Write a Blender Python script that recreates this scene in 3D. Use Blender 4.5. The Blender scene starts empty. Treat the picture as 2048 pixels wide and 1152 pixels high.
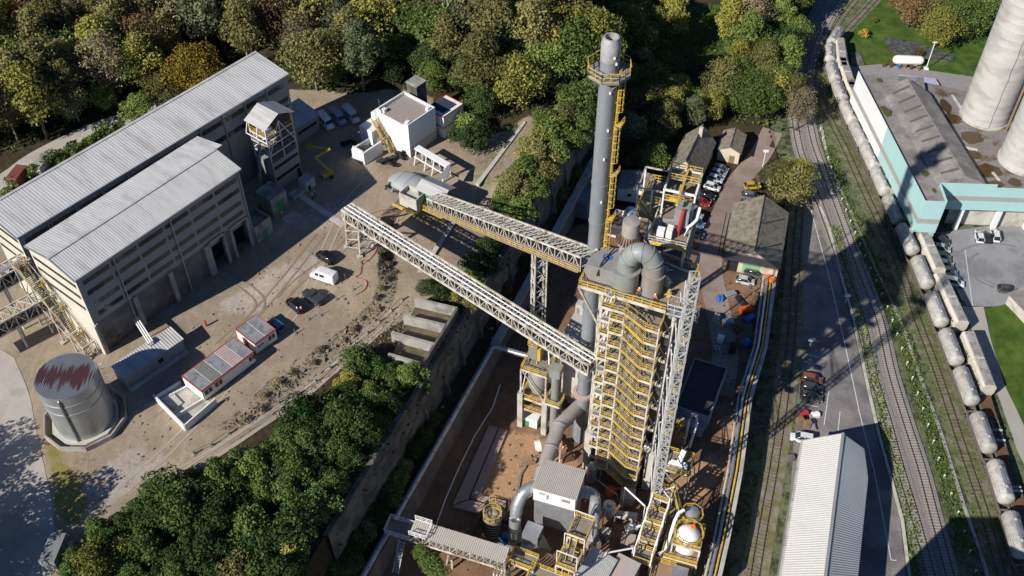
import bpy, math, random
import numpy as np
from mathutils import Vector, Matrix
R = math.radians
SC = bpy.context.scene
COL = SC.collection
random.seed(7)
RNG = np.random.default_rng(11)
# ---------------------------------------------------------------- survey: the drone's camera, and photo pixel -> point at a known height
FPX, PITCH, CH = 2080.0, R(46.0), 160.0
CP, SP = math.cos(PITCH), math.sin(PITCH)
def A(px, py, z=0.0):
    X, Y = (px-1024)/FPX, (py-576)/FPX
    dy, dz = CP-Y*SP, -SP-Y*CP
    t = (z-CH)/dz
    return (X*t, dy*t)
def A3(px, py, z=0.0):
    a = A(px, py, z); return Vector((a[0], a[1], z))
def PJ(x, y, z):
    w = y*CP-(z-CH)*SP
    return 1024+FPX*x/w, 576+FPX*(-y*SP-(z-CH)*CP)/w
def HT(x, y, py):           # height whose image row is py above the spot (x, y)
    k = (py-576)/FPX        # -y*SP-dz*CP = k*(y*CP-dz*SP)
    dz = (-y*SP-k*y*CP)/(CP-k*SP)
    return CH+dz
def azi(p, q): return math.degrees(math.atan2(q[0]-p[0], q[1]-p[1]))
T, TL, LN, DP = 18.0, 15.8, 6.0, -4.0        # yard, lower track, sunken lane, depot (plant floor = 0)
# ---------------------------------------------------------------- materials
MATS = {}
def M(name, col, rough=.7, metal=0., var=.18, scale=.6, col2=None, amount=.5, bump=0., bscale=6., obj=False, stretch=None, spec=.5, rnd=0., rot=0.):
    """Principled material: base colour broken up by two noises, an optional second colour in patches, optional bump."""
    if name in MATS: return MATS[name]
    m = bpy.data.materials.new(name); m.use_nodes = True
    nt = m.node_tree; N, L = nt.nodes, nt.links
    b = N['Principled BSDF']; b.inputs['Roughness'].default_value = rough; b.inputs['Metallic'].default_value = metal
    b.inputs['Specular IOR Level'].default_value = spec
    if obj: src = N.new('ShaderNodeTexCoord').outputs['Object']
    else: src = N.new('ShaderNodeNewGeometry').outputs['Position']
    if rot:
        mr_ = N.new('ShaderNodeMapping'); mr_.inputs['Rotation'].default_value = (0, 0, R(rot)); L.new(src, mr_.inputs['Vector']); src = mr_.outputs['Vector']
    if stretch:
        mp = N.new('ShaderNodeMapping'); mp.inputs['Scale'].default_value = stretch; L.new(src, mp.inputs['Vector']); src = mp.outputs['Vector']
    def noise(s, d=5, ro=.6):
        n = N.new('ShaderNodeTexNoise'); n.inputs['Scale'].default_value = s; n.inputs['Detail'].default_value = d; n.inputs['Roughness'].default_value = ro
        L.new(src, n.inputs['Vector']); return n.outputs['Fac']
    def mr(x, a, c, lo, hi):
        n = N.new('ShaderNodeMapRange'); n.inputs[1].default_value = a; n.inputs[2].default_value = c; n.inputs[3].default_value = lo; n.inputs[4].default_value = hi
        L.new(x, n.inputs[0]); return n.outputs[0]
    def mix(f, c1, c2, mode='MIX'):
        n = N.new('ShaderNodeMix'); n.data_type = 'RGBA'; n.blend_type = mode
        for i, c in ((0, f), (6, c1), (7, c2)):
            if isinstance(c, (int, float)): n.inputs[i].default_value = c
            elif isinstance(c, tuple): n.inputs[i].default_value = c
            else: L.new(c, n.inputs[i])
        return n.outputs[2]
    c = (*col, 1.)
    if col2:
        c = mix(mr(noise(scale*.7), .5-amount*.25-.08, .5-amount*.25+.2, 1, 0) if amount < 0 else mr(noise(scale*.7), .62-amount*.3, .75-amount*.3, 0, 1), c, (*col2, 1.))
    v = mix(1.0, c, (1, 1, 1, 1), 'MULTIPLY')
    vm = N.new('ShaderNodeMix'); vm.data_type = 'RGBA'; vm.blend_type = 'MULTIPLY'; vm.inputs[0].default_value = 1.
    if isinstance(c, tuple): vm.inputs[6].default_value = c
    else: L.new(c, vm.inputs[6])
    g = N.new('ShaderNodeMath'); g.operation = 'ADD'
    L.new(mr(noise(scale), .25, .75, 1-var, 1+var*.3), g.inputs[0]); L.new(mr(noise(scale*9, 3), .3, .7, -var*.35, var*.35), g.inputs[1])
    last = g.outputs[0]
    if rnd:
        oi = N.new('ShaderNodeObjectInfo'); a = N.new('ShaderNodeMath'); a.operation = 'MULTIPLY'
        L.new(mr(oi.outputs['Random'], 0, 1, 1-rnd, 1+rnd), a.inputs[0]); L.new(last, a.inputs[1]); last = a.outputs[0]
    cc = N.new('ShaderNodeCombineColor')
    for i in range(3): L.new(last, cc.inputs[i])
    L.new(cc.outputs[0], vm.inputs[7]); L.new(vm.outputs[2], b.inputs['Base Color'])
    L.new(mr(noise(scale*2.3, 3), .3, .7, max(.04, rough-.1), min(1, rough+.1)), b.inputs['Roughness'])
    if bump:
        bn = N.new('ShaderNodeBump'); bn.inputs['Strength'].default_value = bump; bn.inputs['Distance'].default_value = .15
        L.new(noise(bscale, 6, .7), bn.inputs['Height']); L.new(bn.outputs[0], b.inputs['Normal'])
    MATS[name] = m; return m
def leafmat(name, c1, c2, c3):
    m = bpy.data.materials.new(name); m.use_nodes = True; nt = m.node_tree; N, L = nt.nodes, nt.links
    b = N['Principled BSDF']; b.inputs['Roughness'].default_value = .75; b.inputs['Specular IOR Level'].default_value = .18
    g = N.new('ShaderNodeNewGeometry'); oi = N.new('ShaderNodeObjectInfo')
    rp = N.new('ShaderNodeValToRGB'); e = rp.color_ramp.elements
    e[0].position = .0; e[0].color = (*c1, 1); e[1].position = 1.; e[1].color = (*c3, 1); n = e.new(.5); n.color = (*c2, 1)
    ad = N.new('ShaderNodeMath'); ad.operation = 'ADD'; sc = N.new('ShaderNodeMath'); sc.operation = 'MULTIPLY_ADD'; sc.inputs[1].default_value = .6; sc.inputs[2].default_value = -.3
    L.new(oi.outputs['Random'], sc.inputs[0]); L.new(g.outputs['Random Per Island'], ad.inputs[0]); L.new(sc.outputs[0], ad.inputs[1]); L.new(ad.outputs[0], rp.inputs[0])
    hs = N.new('ShaderNodeHueSaturation'); mm = N.new('ShaderNodeMapRange'); mm.inputs[3].default_value = .72; mm.inputs[4].default_value = 1.2
    L.new(oi.outputs['Random'], mm.inputs[0]); L.new(mm.outputs[0], hs.inputs['Value']); L.new(rp.outputs[0], hs.inputs['Color']); L.new(hs.outputs[0], b.inputs['Base Color'])
    tr = N.new('ShaderNodeBsdfTranslucent'); L.new(hs.outputs[0], tr.inputs[0]); mx = N.new('ShaderNodeMixShader'); mx.inputs[0].default_value = .22
    L.new(b.outputs[0], mx.inputs[1]); L.new(tr.outputs[0], mx.inputs[2]); L.new(mx.outputs[0], N['Material Output'].inputs[0])
    MATS[name] = m; return m
STEEL = M('cream painted steel', (.63, .605, .53), .6, var=.3, scale=.8, col2=(.40, .33, .25), amount=.45)
YEL = M('yellow safety paint', (.66, .44, .05), .6, var=.3, scale=1.2, col2=(.44, .33, .14), amount=.5)
GREYP = M('grey painted steel', (.235, .255, .275), .5, var=.22, scale=.7, col2=(.20, .205, .205), amount=.4, stretch=(1, 1, .12))
DUCT = M('grey green duct paint', (.255, .275, .26), .55, var=.25, scale=.5, col2=(.29, .25, .20), amount=.4, stretch=(1, 1, .35))
GALV = M('galvanised steel', (.50, .52, .54), .38, .65, var=.2, scale=.7)
SHEET = M('light ribbed roofing', (.52, .515, .51), .5, .05, var=.16, scale=.9, col2=(.42, .41, .395), amount=.4, rot=-51, stretch=(1., .07, 1))
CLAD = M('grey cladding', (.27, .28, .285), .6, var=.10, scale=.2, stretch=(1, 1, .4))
CONC = M('raw concrete', (.36, .34, .31), .85, var=.3, scale=.5, col2=(.22, .21, .19), amount=.45, bump=.15)
CONCL = M('pale concrete', (.50, .48, .43), .85, var=.22, scale=.5, col2=(.36, .33, .28), amount=.4)
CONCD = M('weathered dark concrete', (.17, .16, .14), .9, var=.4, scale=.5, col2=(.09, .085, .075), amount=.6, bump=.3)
WHITE = M('white render', (.74, .74, .73), .6, var=.08, scale=.4)
WPAINT = M('white gloss paint', (.80, .80, .79), .28, var=.04, scale=1)
GLASS = M('dark glazing', (.025, .03, .035), .12, var=.3, scale=.8)
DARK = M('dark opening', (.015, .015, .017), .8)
BLACK = M('black rubber', (.018, .018, .019), .8, var=.2)
GRATE = M('dusty steel grating', (.27, .25, .22), .75, .2, var=.3, scale=1.5, col2=(.33, .24, .15), amount=.5)
DUST = M('brown kiln dust', (.30, .205, .13), .95, var=.25, scale=.6, bump=.1)
RED = M('red paint', (.42, .05, .035), .5, var=.25)
GREEN = M('green door paint', (.09, .26, .12), .5, var=.2)
BLUE = M('blue paint', (.05, .16, .42), .45, var=.2)
WOOD = M('old timber', (.25, .17, .10), .85, var=.35)
RUST = M('rusty steel', (.16, .085, .05), .85, .2, var=.4, scale=2)
ORANGE = M('orange work cloth', (.85, .17, .03), .8, var=.2)
LIME = M('yellow green vest cloth', (.55, .75, .05), .8, var=.2)
NAVY = M('navy work cloth', (.03, .04, .08), .85, var=.2)
SKIN = M('skin', (.45, .27, .19), .6, var=.05)
# ---------------------------------------------------------------- mesh building
ORG = {}
class Fr:
    def __init__(s, o, az=0.):
        s.o = o; s.az = az; a = R(az); s.a = (math.sin(a), math.cos(a)); s.b = (-math.cos(a), math.sin(a))
    def p(s, u, v, z): return (s.o[0]+s.a[0]*u+s.b[0]*v, s.o[1]+s.a[1]*u+s.b[1]*v, z+s.o[2])
class MB:
    def __init__(s, fr=None): s.v, s.f, s.m, s.cur, s.fr = [], [], [], 0, fr
    def add(s, vs, fs):
        n = len(s.v)
        if s.fr: vs = [s.fr.p(*q) for q in vs]
        s.v += [tuple(q) for q in vs]; s.f += [tuple(i+n for i in f) for f in fs]; s.m += [s.cur]*len(fs); return s
    def mat(s, i): s.cur = i; return s
    def bx(s, x0, x1, y0, y1, z0, z1):
        return s.add([(x, y, z) for z in (z0, z1) for y in (y0, y1) for x in (x0, x1)], [(0, 2, 3, 1), (4, 5, 7, 6), (0, 1, 5, 4), (2, 6, 7, 3), (0, 4, 6, 2), (1, 3, 7, 5)])
    def cb(s, c, w, d, h, rz=0.):
        ca, sa = math.cos(rz), math.sin(rz); vs = []
        for z in (0, h):
            for y in (-d/2, d/2):
                for x in (-w/2, w/2): vs.append((c[0]+x*ca-y*sa, c[1]+x*sa+y*ca, c[2]+z))
        return s.add(vs, [(0, 2, 3, 1), (4, 5, 7, 6), (0, 1, 5, 4), (2, 6, 7, 3), (0, 4, 6, 2), (1, 3, 7, 5)])
    def ring(s, p, d, r, n, ry=None, ph=0.):
        d = Vector(d).normalized(); up = Vector((0, 0, 1)) if abs(d.z) < .95 else Vector((0, 1, 0))
        x = d.cross(up).normalized(); y = x.cross(d)
        return [Vector(p)+x*(r*math.cos(2*math.pi*i/n+ph))+y*((ry or r)*math.sin(2*math.pi*i/n+ph)) for i in range(n)]
    def tube(s, p, q, r, n=8, r2=None, ph=0.):
        p, q = Vector(p), Vector(q); d = q-p
        if d.length < 1e-6: return s
        vs = s.ring(p, d, r, n, ph=ph)+s.ring(q, d, r if r2 is None else r2, n, ph=ph)
        return s.add(vs, [(i, (i+1) % n, n+(i+1) % n, n+i) for i in range(n)]+[tuple(range(n))[::-1], tuple(range(n, 2*n))])
    def bar(s, p, q, w, h=None):        # rectangular bar
        p, q = Vector(p), Vector(q); d = (q-p)
        if d.length < 1e-6: return s
        d.normalize(); up = Vector((0, 0, 1)) if abs(d.z) < .95 else Vector((0, 1, 0))
        x = d.cross(up).normalized()*(w/2); y = x.cross(d).normalized()*((h or w)/2)
        vs = [c+a*x+b*y for c in (p, q) for a, b in ((-1, -1), (1, -1), (1, 1), (-1, 1))]
        return s.add(vs, [(0, 3, 2, 1), (4, 5, 6, 7), (0, 1, 5, 4), (1, 2, 6, 5), (2, 3, 7, 6), (3, 0, 4, 7)])
    def path(s, pts, r, n=8, rs=None):
        P = [Vector(p) for p in pts]; k = len(P); vs = []
        for i, p in enumerate(P):
            d = (P[min(i+1, k-1)]-P[max(i-1, 0)]); vs += s.ring(p, d, rs[i] if rs else r, n)
        fs = [(i*n+j, i*n+(j+1) % n, (i+1)*n+(j+1) % n, (i+1)*n+j) for i in range(k-1) for j in range(n)]
        return s.add(vs, fs+[tuple(range(n))[::-1], tuple(range((k-1)*n, k*n))])
    def lathe(s, c, prof, n=24, cap=True):
        vs, fs = [], []
        for r, z in prof: vs += [(c[0]+r*math.cos(2*math.pi*i/n), c[1]+r*math.sin(2*math.pi*i/n), c[2]+z) for i in range(n)]
        for k in range(len(prof)-1): fs += [(k*n+i, k*n+(i+1) % n, (k+1)*n+(i+1) % n, (k+1)*n+i) for i in range(n)]
        if cap: fs += [tuple(range(n))[::-1], tuple(range((len(prof)-1)*n, len(prof)*n))]
        return s.add(vs, fs)
    def prism(s, pts, z0, z1):
        n = len(pts); zz0 = z0 if isinstance(z0, (list, tuple)) else [z0]*n; zz1 = z1 if isinstance(z1, (list, tuple)) else [z1]*n
        ar = sum(pts[i][0]*pts[(i+1) % n][1]-pts[(i+1) % n][0]*pts[i][1] for i in range(n))
        vs = [(p[0], p[1], zz0[i]) for i, p in enumerate(pts)]+[(p[0], p[1], zz1[i]) for i, p in enumerate(pts)]
        fs = [(i, (i+1) % n, n+(i+1) % n, n+i) for i in range(n)]+[tuple(range(n))[::-1], tuple(range(n, 2*n))]
        if (ar < 0): fs = [f[::-1] for f in fs]
        return s.add(vs, fs)
    def slab(s, q, th):                 # quad with thickness downwards; q: 4 points
        q = [Vector(p) for p in q]; return s.add(q+[p-Vector((0, 0, th)) for p in q], [(0, 1, 2, 3), (7, 6, 5, 4), (0, 4, 5, 1), (1, 5, 6, 2), (2, 6, 7, 3), (3, 7, 4, 0)])
    def ribs(s, a, b, c, d, n, h=.06, frac=.3):   # ribbed sheet a-b (eave) to d-c (ridge); ribs run a->d
        a, b, c, d = map(Vector, (a, b, c, d)); nm = (b-a).cross(d-a).normalized()
        if nm.z < -.01: nm = -nm
        vs, fs = [], []
        ts = []
        for i in range(n): ts += [(i/n, 0), ((i+1-frac)/n, 0), ((i+1-frac*.75)/n, h), ((i+1-frac*.25)/n, h)]
        ts.append((1., 0))
        for t, hh in ts: vs += [a.lerp(b, t)+nm*hh, d.lerp(c, t)+nm*hh]
        for i in range(len(ts)-1): fs.append((2*i, 2*i+2, 2*i+3, 2*i+1))
        return s.add(vs, fs)
    def rail(s, pts, h=1.1, w=.075, step=1.6, closed=False, mid=True):
        P = [Vector(p) for p in pts]
        if closed: P.append(P[0])
        for a, b in zip(P[:-1], P[1:]):
            u = Vector((0, 0, 1)); L = (b-a).length
            s.bar(a+u*h, b+u*h, w)
            if mid: s.bar(a+u*h*.55, b+u*h*.55, w*.8)
            s.bar(a+u*.08, b+u*.08, w*.6, .16)
            k = max(1, int(round(L/step)))
            for i in range(k+1): p = a.lerp(b, i/k); s.bar(p, p+u*h, w)
        return s
    def truss(s, a, b, n, w, dia=True):   # lattice between two chords a=(p,q), b=(p,q)
        a0, a1, b0, b1 = map(Vector, (*a, *b))
        for i in range(n+1):
            t = i/n; p, q = a0.lerp(a1, t), b0.lerp(b1, t); s.bar(p, q, w)
            if i < n:
                t2 = (i+1)/n
                if dia == 'x': s.bar(p, b0.lerp(b1, t2), w*.8); s.bar(q, a0.lerp(a1, t2), w*.8)
                elif i % 2: s.bar(q, a0.lerp(a1, t2), w*.8)
                else: s.bar(p, b0.lerp(b1, t2), w*.8)
        return s
    def build(s, name, mats, par=None, smooth=False):
        if not isinstance(mats, (list, tuple)): mats = [mats]
        o0 = ORG.get(par.name, Vector()) if par else Vector()
        me = bpy.data.meshes.new(name); me.from_pydata([(x-o0.x, y-o0.y, z-o0.z) for x, y, z in s.v], [], s.f)
        for m in mats: me.materials.append(m)
        if len(mats) > 1: me.polygons.foreach_set('material_index', s.m)
        if smooth:
            me.polygons.foreach_set('use_smooth', [True]*len(s.f)); 
            try: me.set_sharp_from_angle(angle=R(40))
            except Exception: pass
        me.validate()
        o = bpy.data.objects.new(name, me); COL.objects.link(o)
        if par: o.parent = par; ORG[o.name] = o0
        else: ORG[o.name] = Vector()
        return o
def tag(o, label=None, cat=None, group=None, kind=None):
    for k, v in (('label', label), ('category', cat), ('group', group), ('kind', kind)):
        if v: o[k] = v
    return o
def thing(name, label, cat, loc=(0, 0, 0), group=None):
    o = bpy.data.objects.new(name, None); COL.objects.link(o); o.location = loc; o.empty_display_size = .3; ORG[o.name] = Vector(loc)
    return tag(o, label, cat, group)
def KIDS(): 
    d = {}
    for o in bpy.data.objects:
        if o.parent: d.setdefault(o.parent.name, []).append(o)
    return d
def dup(root, loc, rz=0., sc=None, label=None, group=None, kids=None):
    kids = kids or KIDS()
    def cp(o, par):
        c = o.copy(); COL.objects.link(c)
        if par: c.parent = par
        for ch in kids.get(o.name, []): cp(ch, c)
        return c
    r = cp(root, None); place(r, loc, rz, sc)
    if label: r['label'] = label
    if group: r['group'] = group
    return r
def place(r, loc, rz=0., sc=None):
    r.location = loc; r.rotation_euler = (0, 0, rz)
    if sc: r.scale = sc if isinstance(sc, tuple) else (sc, sc, sc)
    return r
def struct(o): o['kind'] = 'structure'; return o
# ---------------------------------------------------------------- ground levels
def fit(pts): 
    a = np.array(pts); k, c = np.polyfit(a[:, 1], a[:, 0], 1); return lambda y: k*y+c
_l1 = fit([A(*p, LN) for p in ((1100, 420), (1000, 600), (906, 729), (873, 786), (800, 930), (700, 1110))])
def L1(y): return _l1(np.minimum(y, 205))-.45*np.maximum(0, np.asarray(y)-205.)
L2 = fit([A(*p, LN) for p in ((1190, 320), (990, 690), (785, 1060), (720, 1152))])
_l3 = sorted([A(*p, 0) for p in ((1562, 300), (1575, 420), (1565, 520), (1530, 700), (1500, 800), (1480, 950), (1440, 1152))], key=lambda q: q[1])
_l3 = [(_l3[0][0]-8, _l3[0][1]-25)]+_l3+[(_l3[-1][0]+1, 300), (_l3[-1][0]+1, 3000)]
def L3(y): return np.interp(y, [q[1] for q in _l3], [q[0] for q in _l3])
_lb = sorted([A(*p, T) for p in ((400, 880), (480, 832), (560, 757), (640, 692), (700, 645), (745, 600), (757, 560), (756, 480), (762, 430), (800, 395))], key=lambda q: q[1])
def LB(y): return np.interp(y, [q[1] for q in _lb], [q[0] for q in _lb])
def ss(x, a, b): t = np.clip((x-a)/(b-a), 0, 1); return t*t*(3-2*t)
def drop(y): return (.9+1.3*ss(y, 137, 148))*ss(y, 103, 113)*(1-ss(y, 157, 172))
def bw(y): return 3.8-1.8*ss(y, 137, 148)
def lane(y): return LN*(1-ss(y, 190, 215))-3.6*ss(y, 190, 215)
def plant(y): return -3.6*ss(y, 166, 196)
def gz(x, y):
    y = float(y)
    d = float(drop(y))
    if x < LB(y): return T
    if x < LB(y)+bw(y): return T-d*(x-LB(y))/float(bw(y))
    if x < L1(y): return T-d
    w = .6+max(0, y-196)*.3
    if x < L1(y)+w: return T-d+(float(lane(y))-(T-d))*(x-L1(y))/w
    if x < L2(y): return float(lane(y))
    if x < L3(y): return float(plant(y))
    return DP
def AG(px, py):
    z = 0.
    for t in (T, TL, LN, 0., DP):
        x, y = A(px, py, t)
        if abs(gz(x, y)-t) < .3: return Vector((x, y, gz(x, y)))
    z = T
    for _ in range(30):
        x, y = A(px, py, z); z = .5*z+.5*gz(x, y)
    return Vector((x, y, gz(x, y)))
ys = np.concatenate([np.arange(50, 330, 1.15), 330*1.09**np.arange(1, 22)])
rows, zz = [], []
for y in ys:
    d = float(drop(y)); lb, l1, l2, l3 = float(LB(y)), float(L1(y)), float(L2(y)), float(L3(y)); w = .6+max(0, y-196)*.3
    l2 = max(l2, l1+w+1); l3 = max(l3, l2+3)
    xs = np.concatenate([[-1500, -700, -350, -220], np.linspace(-170, lb, 105), np.linspace(lb+float(bw(y)), max(l1, lb+4.), 34), np.linspace(l1+w, l2, 7), np.linspace(l2+.4, l3, 46), np.linspace(l3+.3, max(180, l3+60), 110), [260, 400, 700, 1500]])
    zs = np.concatenate([[T]*109, [T-d]*34, [float(lane(y))]*7, [float(plant(y))]*46, [DP]*114])
    rows.append(np.stack([xs, np.full_like(xs, y), zs], 1))
G = np.array(rows); nr, nc = G.shape[:2]
GX, GY = G[..., 0].ravel(), G[..., 1].ravel()
# small lumps: loose ground is never a perfect plane
_lump = .12*np.sin(GX*.41+np.sin(GY*.23)*2)*np.sin(GY*.37+1.3*np.sin(GX*.19))
GZ = G[..., 2].ravel()-.02
bank = np.zeros((nr, nc)); bank[:, 107:111] = 1
GZ = GZ-np.abs(_lump)*.3
gv = np.stack([GX, GY, GZ], 1)
idx = np.arange(nr*nc).reshape(nr, nc)
gf = np.stack([idx[:-1, :-1], idx[:-1, 1:], idx[1:, 1:], idx[1:, :-1]], -1).reshape(-1, 4)
def inpoly(pts, X=None, Y=None):
    X = GX if X is None else X; Y = GY if Y is None else Y
    ins = np.zeros(X.shape, bool); n = len(pts)
    for i in range(n):
        x0, y0 = pts[i]; x1, y1 = pts[(i+1) % n]
        c = ((y0 > Y) != (y1 > Y)) & (X < (x1-x0)*(Y-y0)/((y1-y0) or 1e-9)+x0); ins ^= c
    return ins
PAINT = {k: np.zeros(nr*nc) for k in ('grass', 'dirt', 'pale', 'earth', 'stone', 'moss', 'rust')}  # 'rust' is the mask for painted sunlight on the pit floor
def paint(k, z, pts, v=1., world=False):
    P = pts if world else [A(x, y, z) for x, y in pts]; m = inpoly(P); PAINT[k][m] = v
def stripe(k, z, pts, w, v=1.):
    P = [np.array(A(x, y, z)) for x, y in pts]
    for a, b in zip(P[:-1], P[1:]):
        d = b-a; L2_ = d@d; t = np.clip(((GX-a[0])*d[0]+(GY-a[1])*d[1])/L2_, 0, 1)
        dist = np.hypot(GX-a[0]-t*d[0], GY-a[1]-t*d[1]); PAINT[k][dist < w/2] = v
# yard and tracks on the plateau
PAINT['grass'][(GX < L1(GY))] = .25
paint('dirt', T, [(-80, 600), (0, 400), (280, 250), (420, 190), (585, 178), (720, 186), (780, 176), (860, 190), (905, 285), (1020, 262), (1056, 240), (1075, 262), (1030, 340), (1000, 410), (960, 480), (930, 530), (880, 575), (830, 620), (760, 660), (700, 710), (610, 780), (490, 866), (360, 968), (250, 1025), (215, 1070), (160, 1110), (120, 1190), (-100, 1190)])
paint('dirt', TL, [(1000, 300), (1056, 240), (1075, 262), (1035, 345), (960, 480), (905, 575), (835, 640), (760, 668), (690, 735), (610, 800), (490, 890), (360, 980), (440, 860), (560, 780), (700, 668), (775, 590), (790, 440)])
for q in ([(925, 330), (1000, 262), (1056, 240), (985, 385), (950, 400)], [(1015, 250), (1060, 235), (1075, 270), (1030, 300)]): paint('grass', T, q, .62)
paint('grass', TL, [(870, 470), (925, 440), (945, 480), (905, 540), (860, 540)], .5)
paint('pale', T, [(420, 610), (530, 545), (610, 495), (655, 520), (560, 600), (480, 650)], .6)
paint('pale', T, [(150, 975), (250, 890), (350, 900), (330, 950), (230, 1010), (170, 1040)], .62)
paint('pale', T, [(520, 470), (640, 400), (720, 380), (700, 440), (600, 480)], .5)
stripe('pale', TL, [(800, 620), (700, 712), (600, 790), (480, 870)], 2.2, .42)
# dry grass on the bank, verges
for a in range(-1, 3):
    m = (np.abs(GX-(LB(GY)+.6+a)) < .9) & (GY > 104) & (GY < 160); PAINT['grass'][m] = .38; PAINT['dirt'][m] = .45
paint('moss', T, [(75, 800), (95, 790), (130, 900), (190, 1000), (150, 1060), (110, 1040), (95, 940)], .7)
paint('grass', T, [(95, 870), (180, 880), (215, 950), (160, 1040), (110, 1050)], .6)
stripe('grass', T, [(-20, 400), (100, 330), (190, 285), (290, 240)], 7, .8); paint('dirt', T, [(-20, 420), (0, 395), (190, 292), (300, 246), (300, 262), (150, 350), (0, 450)], .8)
# depot side
dep = (GX > L3(GY)); PAINT['grass'][dep] = .55; PAINT['stone'][dep] = .3
PAINT['earth'][(GX > L2(GY)) & (GX <= L3(GY)+.2)] = 1.
PAINT['earth'][(GX > L2(GY)) & (GX <= L3(GY)+.2) & (GY > 175)] = .35
lawn = [(1705, 40), (1760, 0), (1800, -40), (2060, -60), (2060, 150), (1950, 160), (1850, 140), (1700, 128), (1688, 90)]
paint('grass', DP, lawn, 1.); paint('stone', DP, lawn, 0)
for q in ([(1968, 618), (2060, 612), (2060, 860), (1990, 760)], [(1350, 20), (1440, 10), (1460, 110), (1440, 140), (1345, 120)]):
    paint('grass', DP, q, 1.); paint('stone', DP, q, 0); paint('earth', DP, q, 0)
paint('grass', DP, [(1250, 320), (1340, 290), (1340, 240), (1280, 240)], .8)
PAINT['earth'][(GX > L2(GY)) & (GX <= L3(GY)+.2) & (GY > 200)] = .1
paint('rust', 0, [(1000, 850), (1060, 870), (1110, 880), (1150, 900), (1160, 960), (1080, 1000), (1000, 1000), (955, 990)], 1.); paint('rust', 0, [(1330, 960), (1420, 900), (1460, 930), (1400, 1010), (1330, 1080)], .8); paint('rust', 0, [(1440, 830), (1500, 790), (1480, 900), (1430, 960)], .6)  # lighter orange earth stands in for sunlight on the pit floor
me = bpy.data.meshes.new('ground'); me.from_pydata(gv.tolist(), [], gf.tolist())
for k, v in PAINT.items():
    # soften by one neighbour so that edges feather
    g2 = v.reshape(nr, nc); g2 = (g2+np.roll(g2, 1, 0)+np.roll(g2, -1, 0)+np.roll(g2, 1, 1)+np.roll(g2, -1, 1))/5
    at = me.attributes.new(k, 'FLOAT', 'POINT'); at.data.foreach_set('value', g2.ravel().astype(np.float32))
ground = bpy.data.objects.new('ground', me); COL.objects.link(ground); struct(ground)
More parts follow.
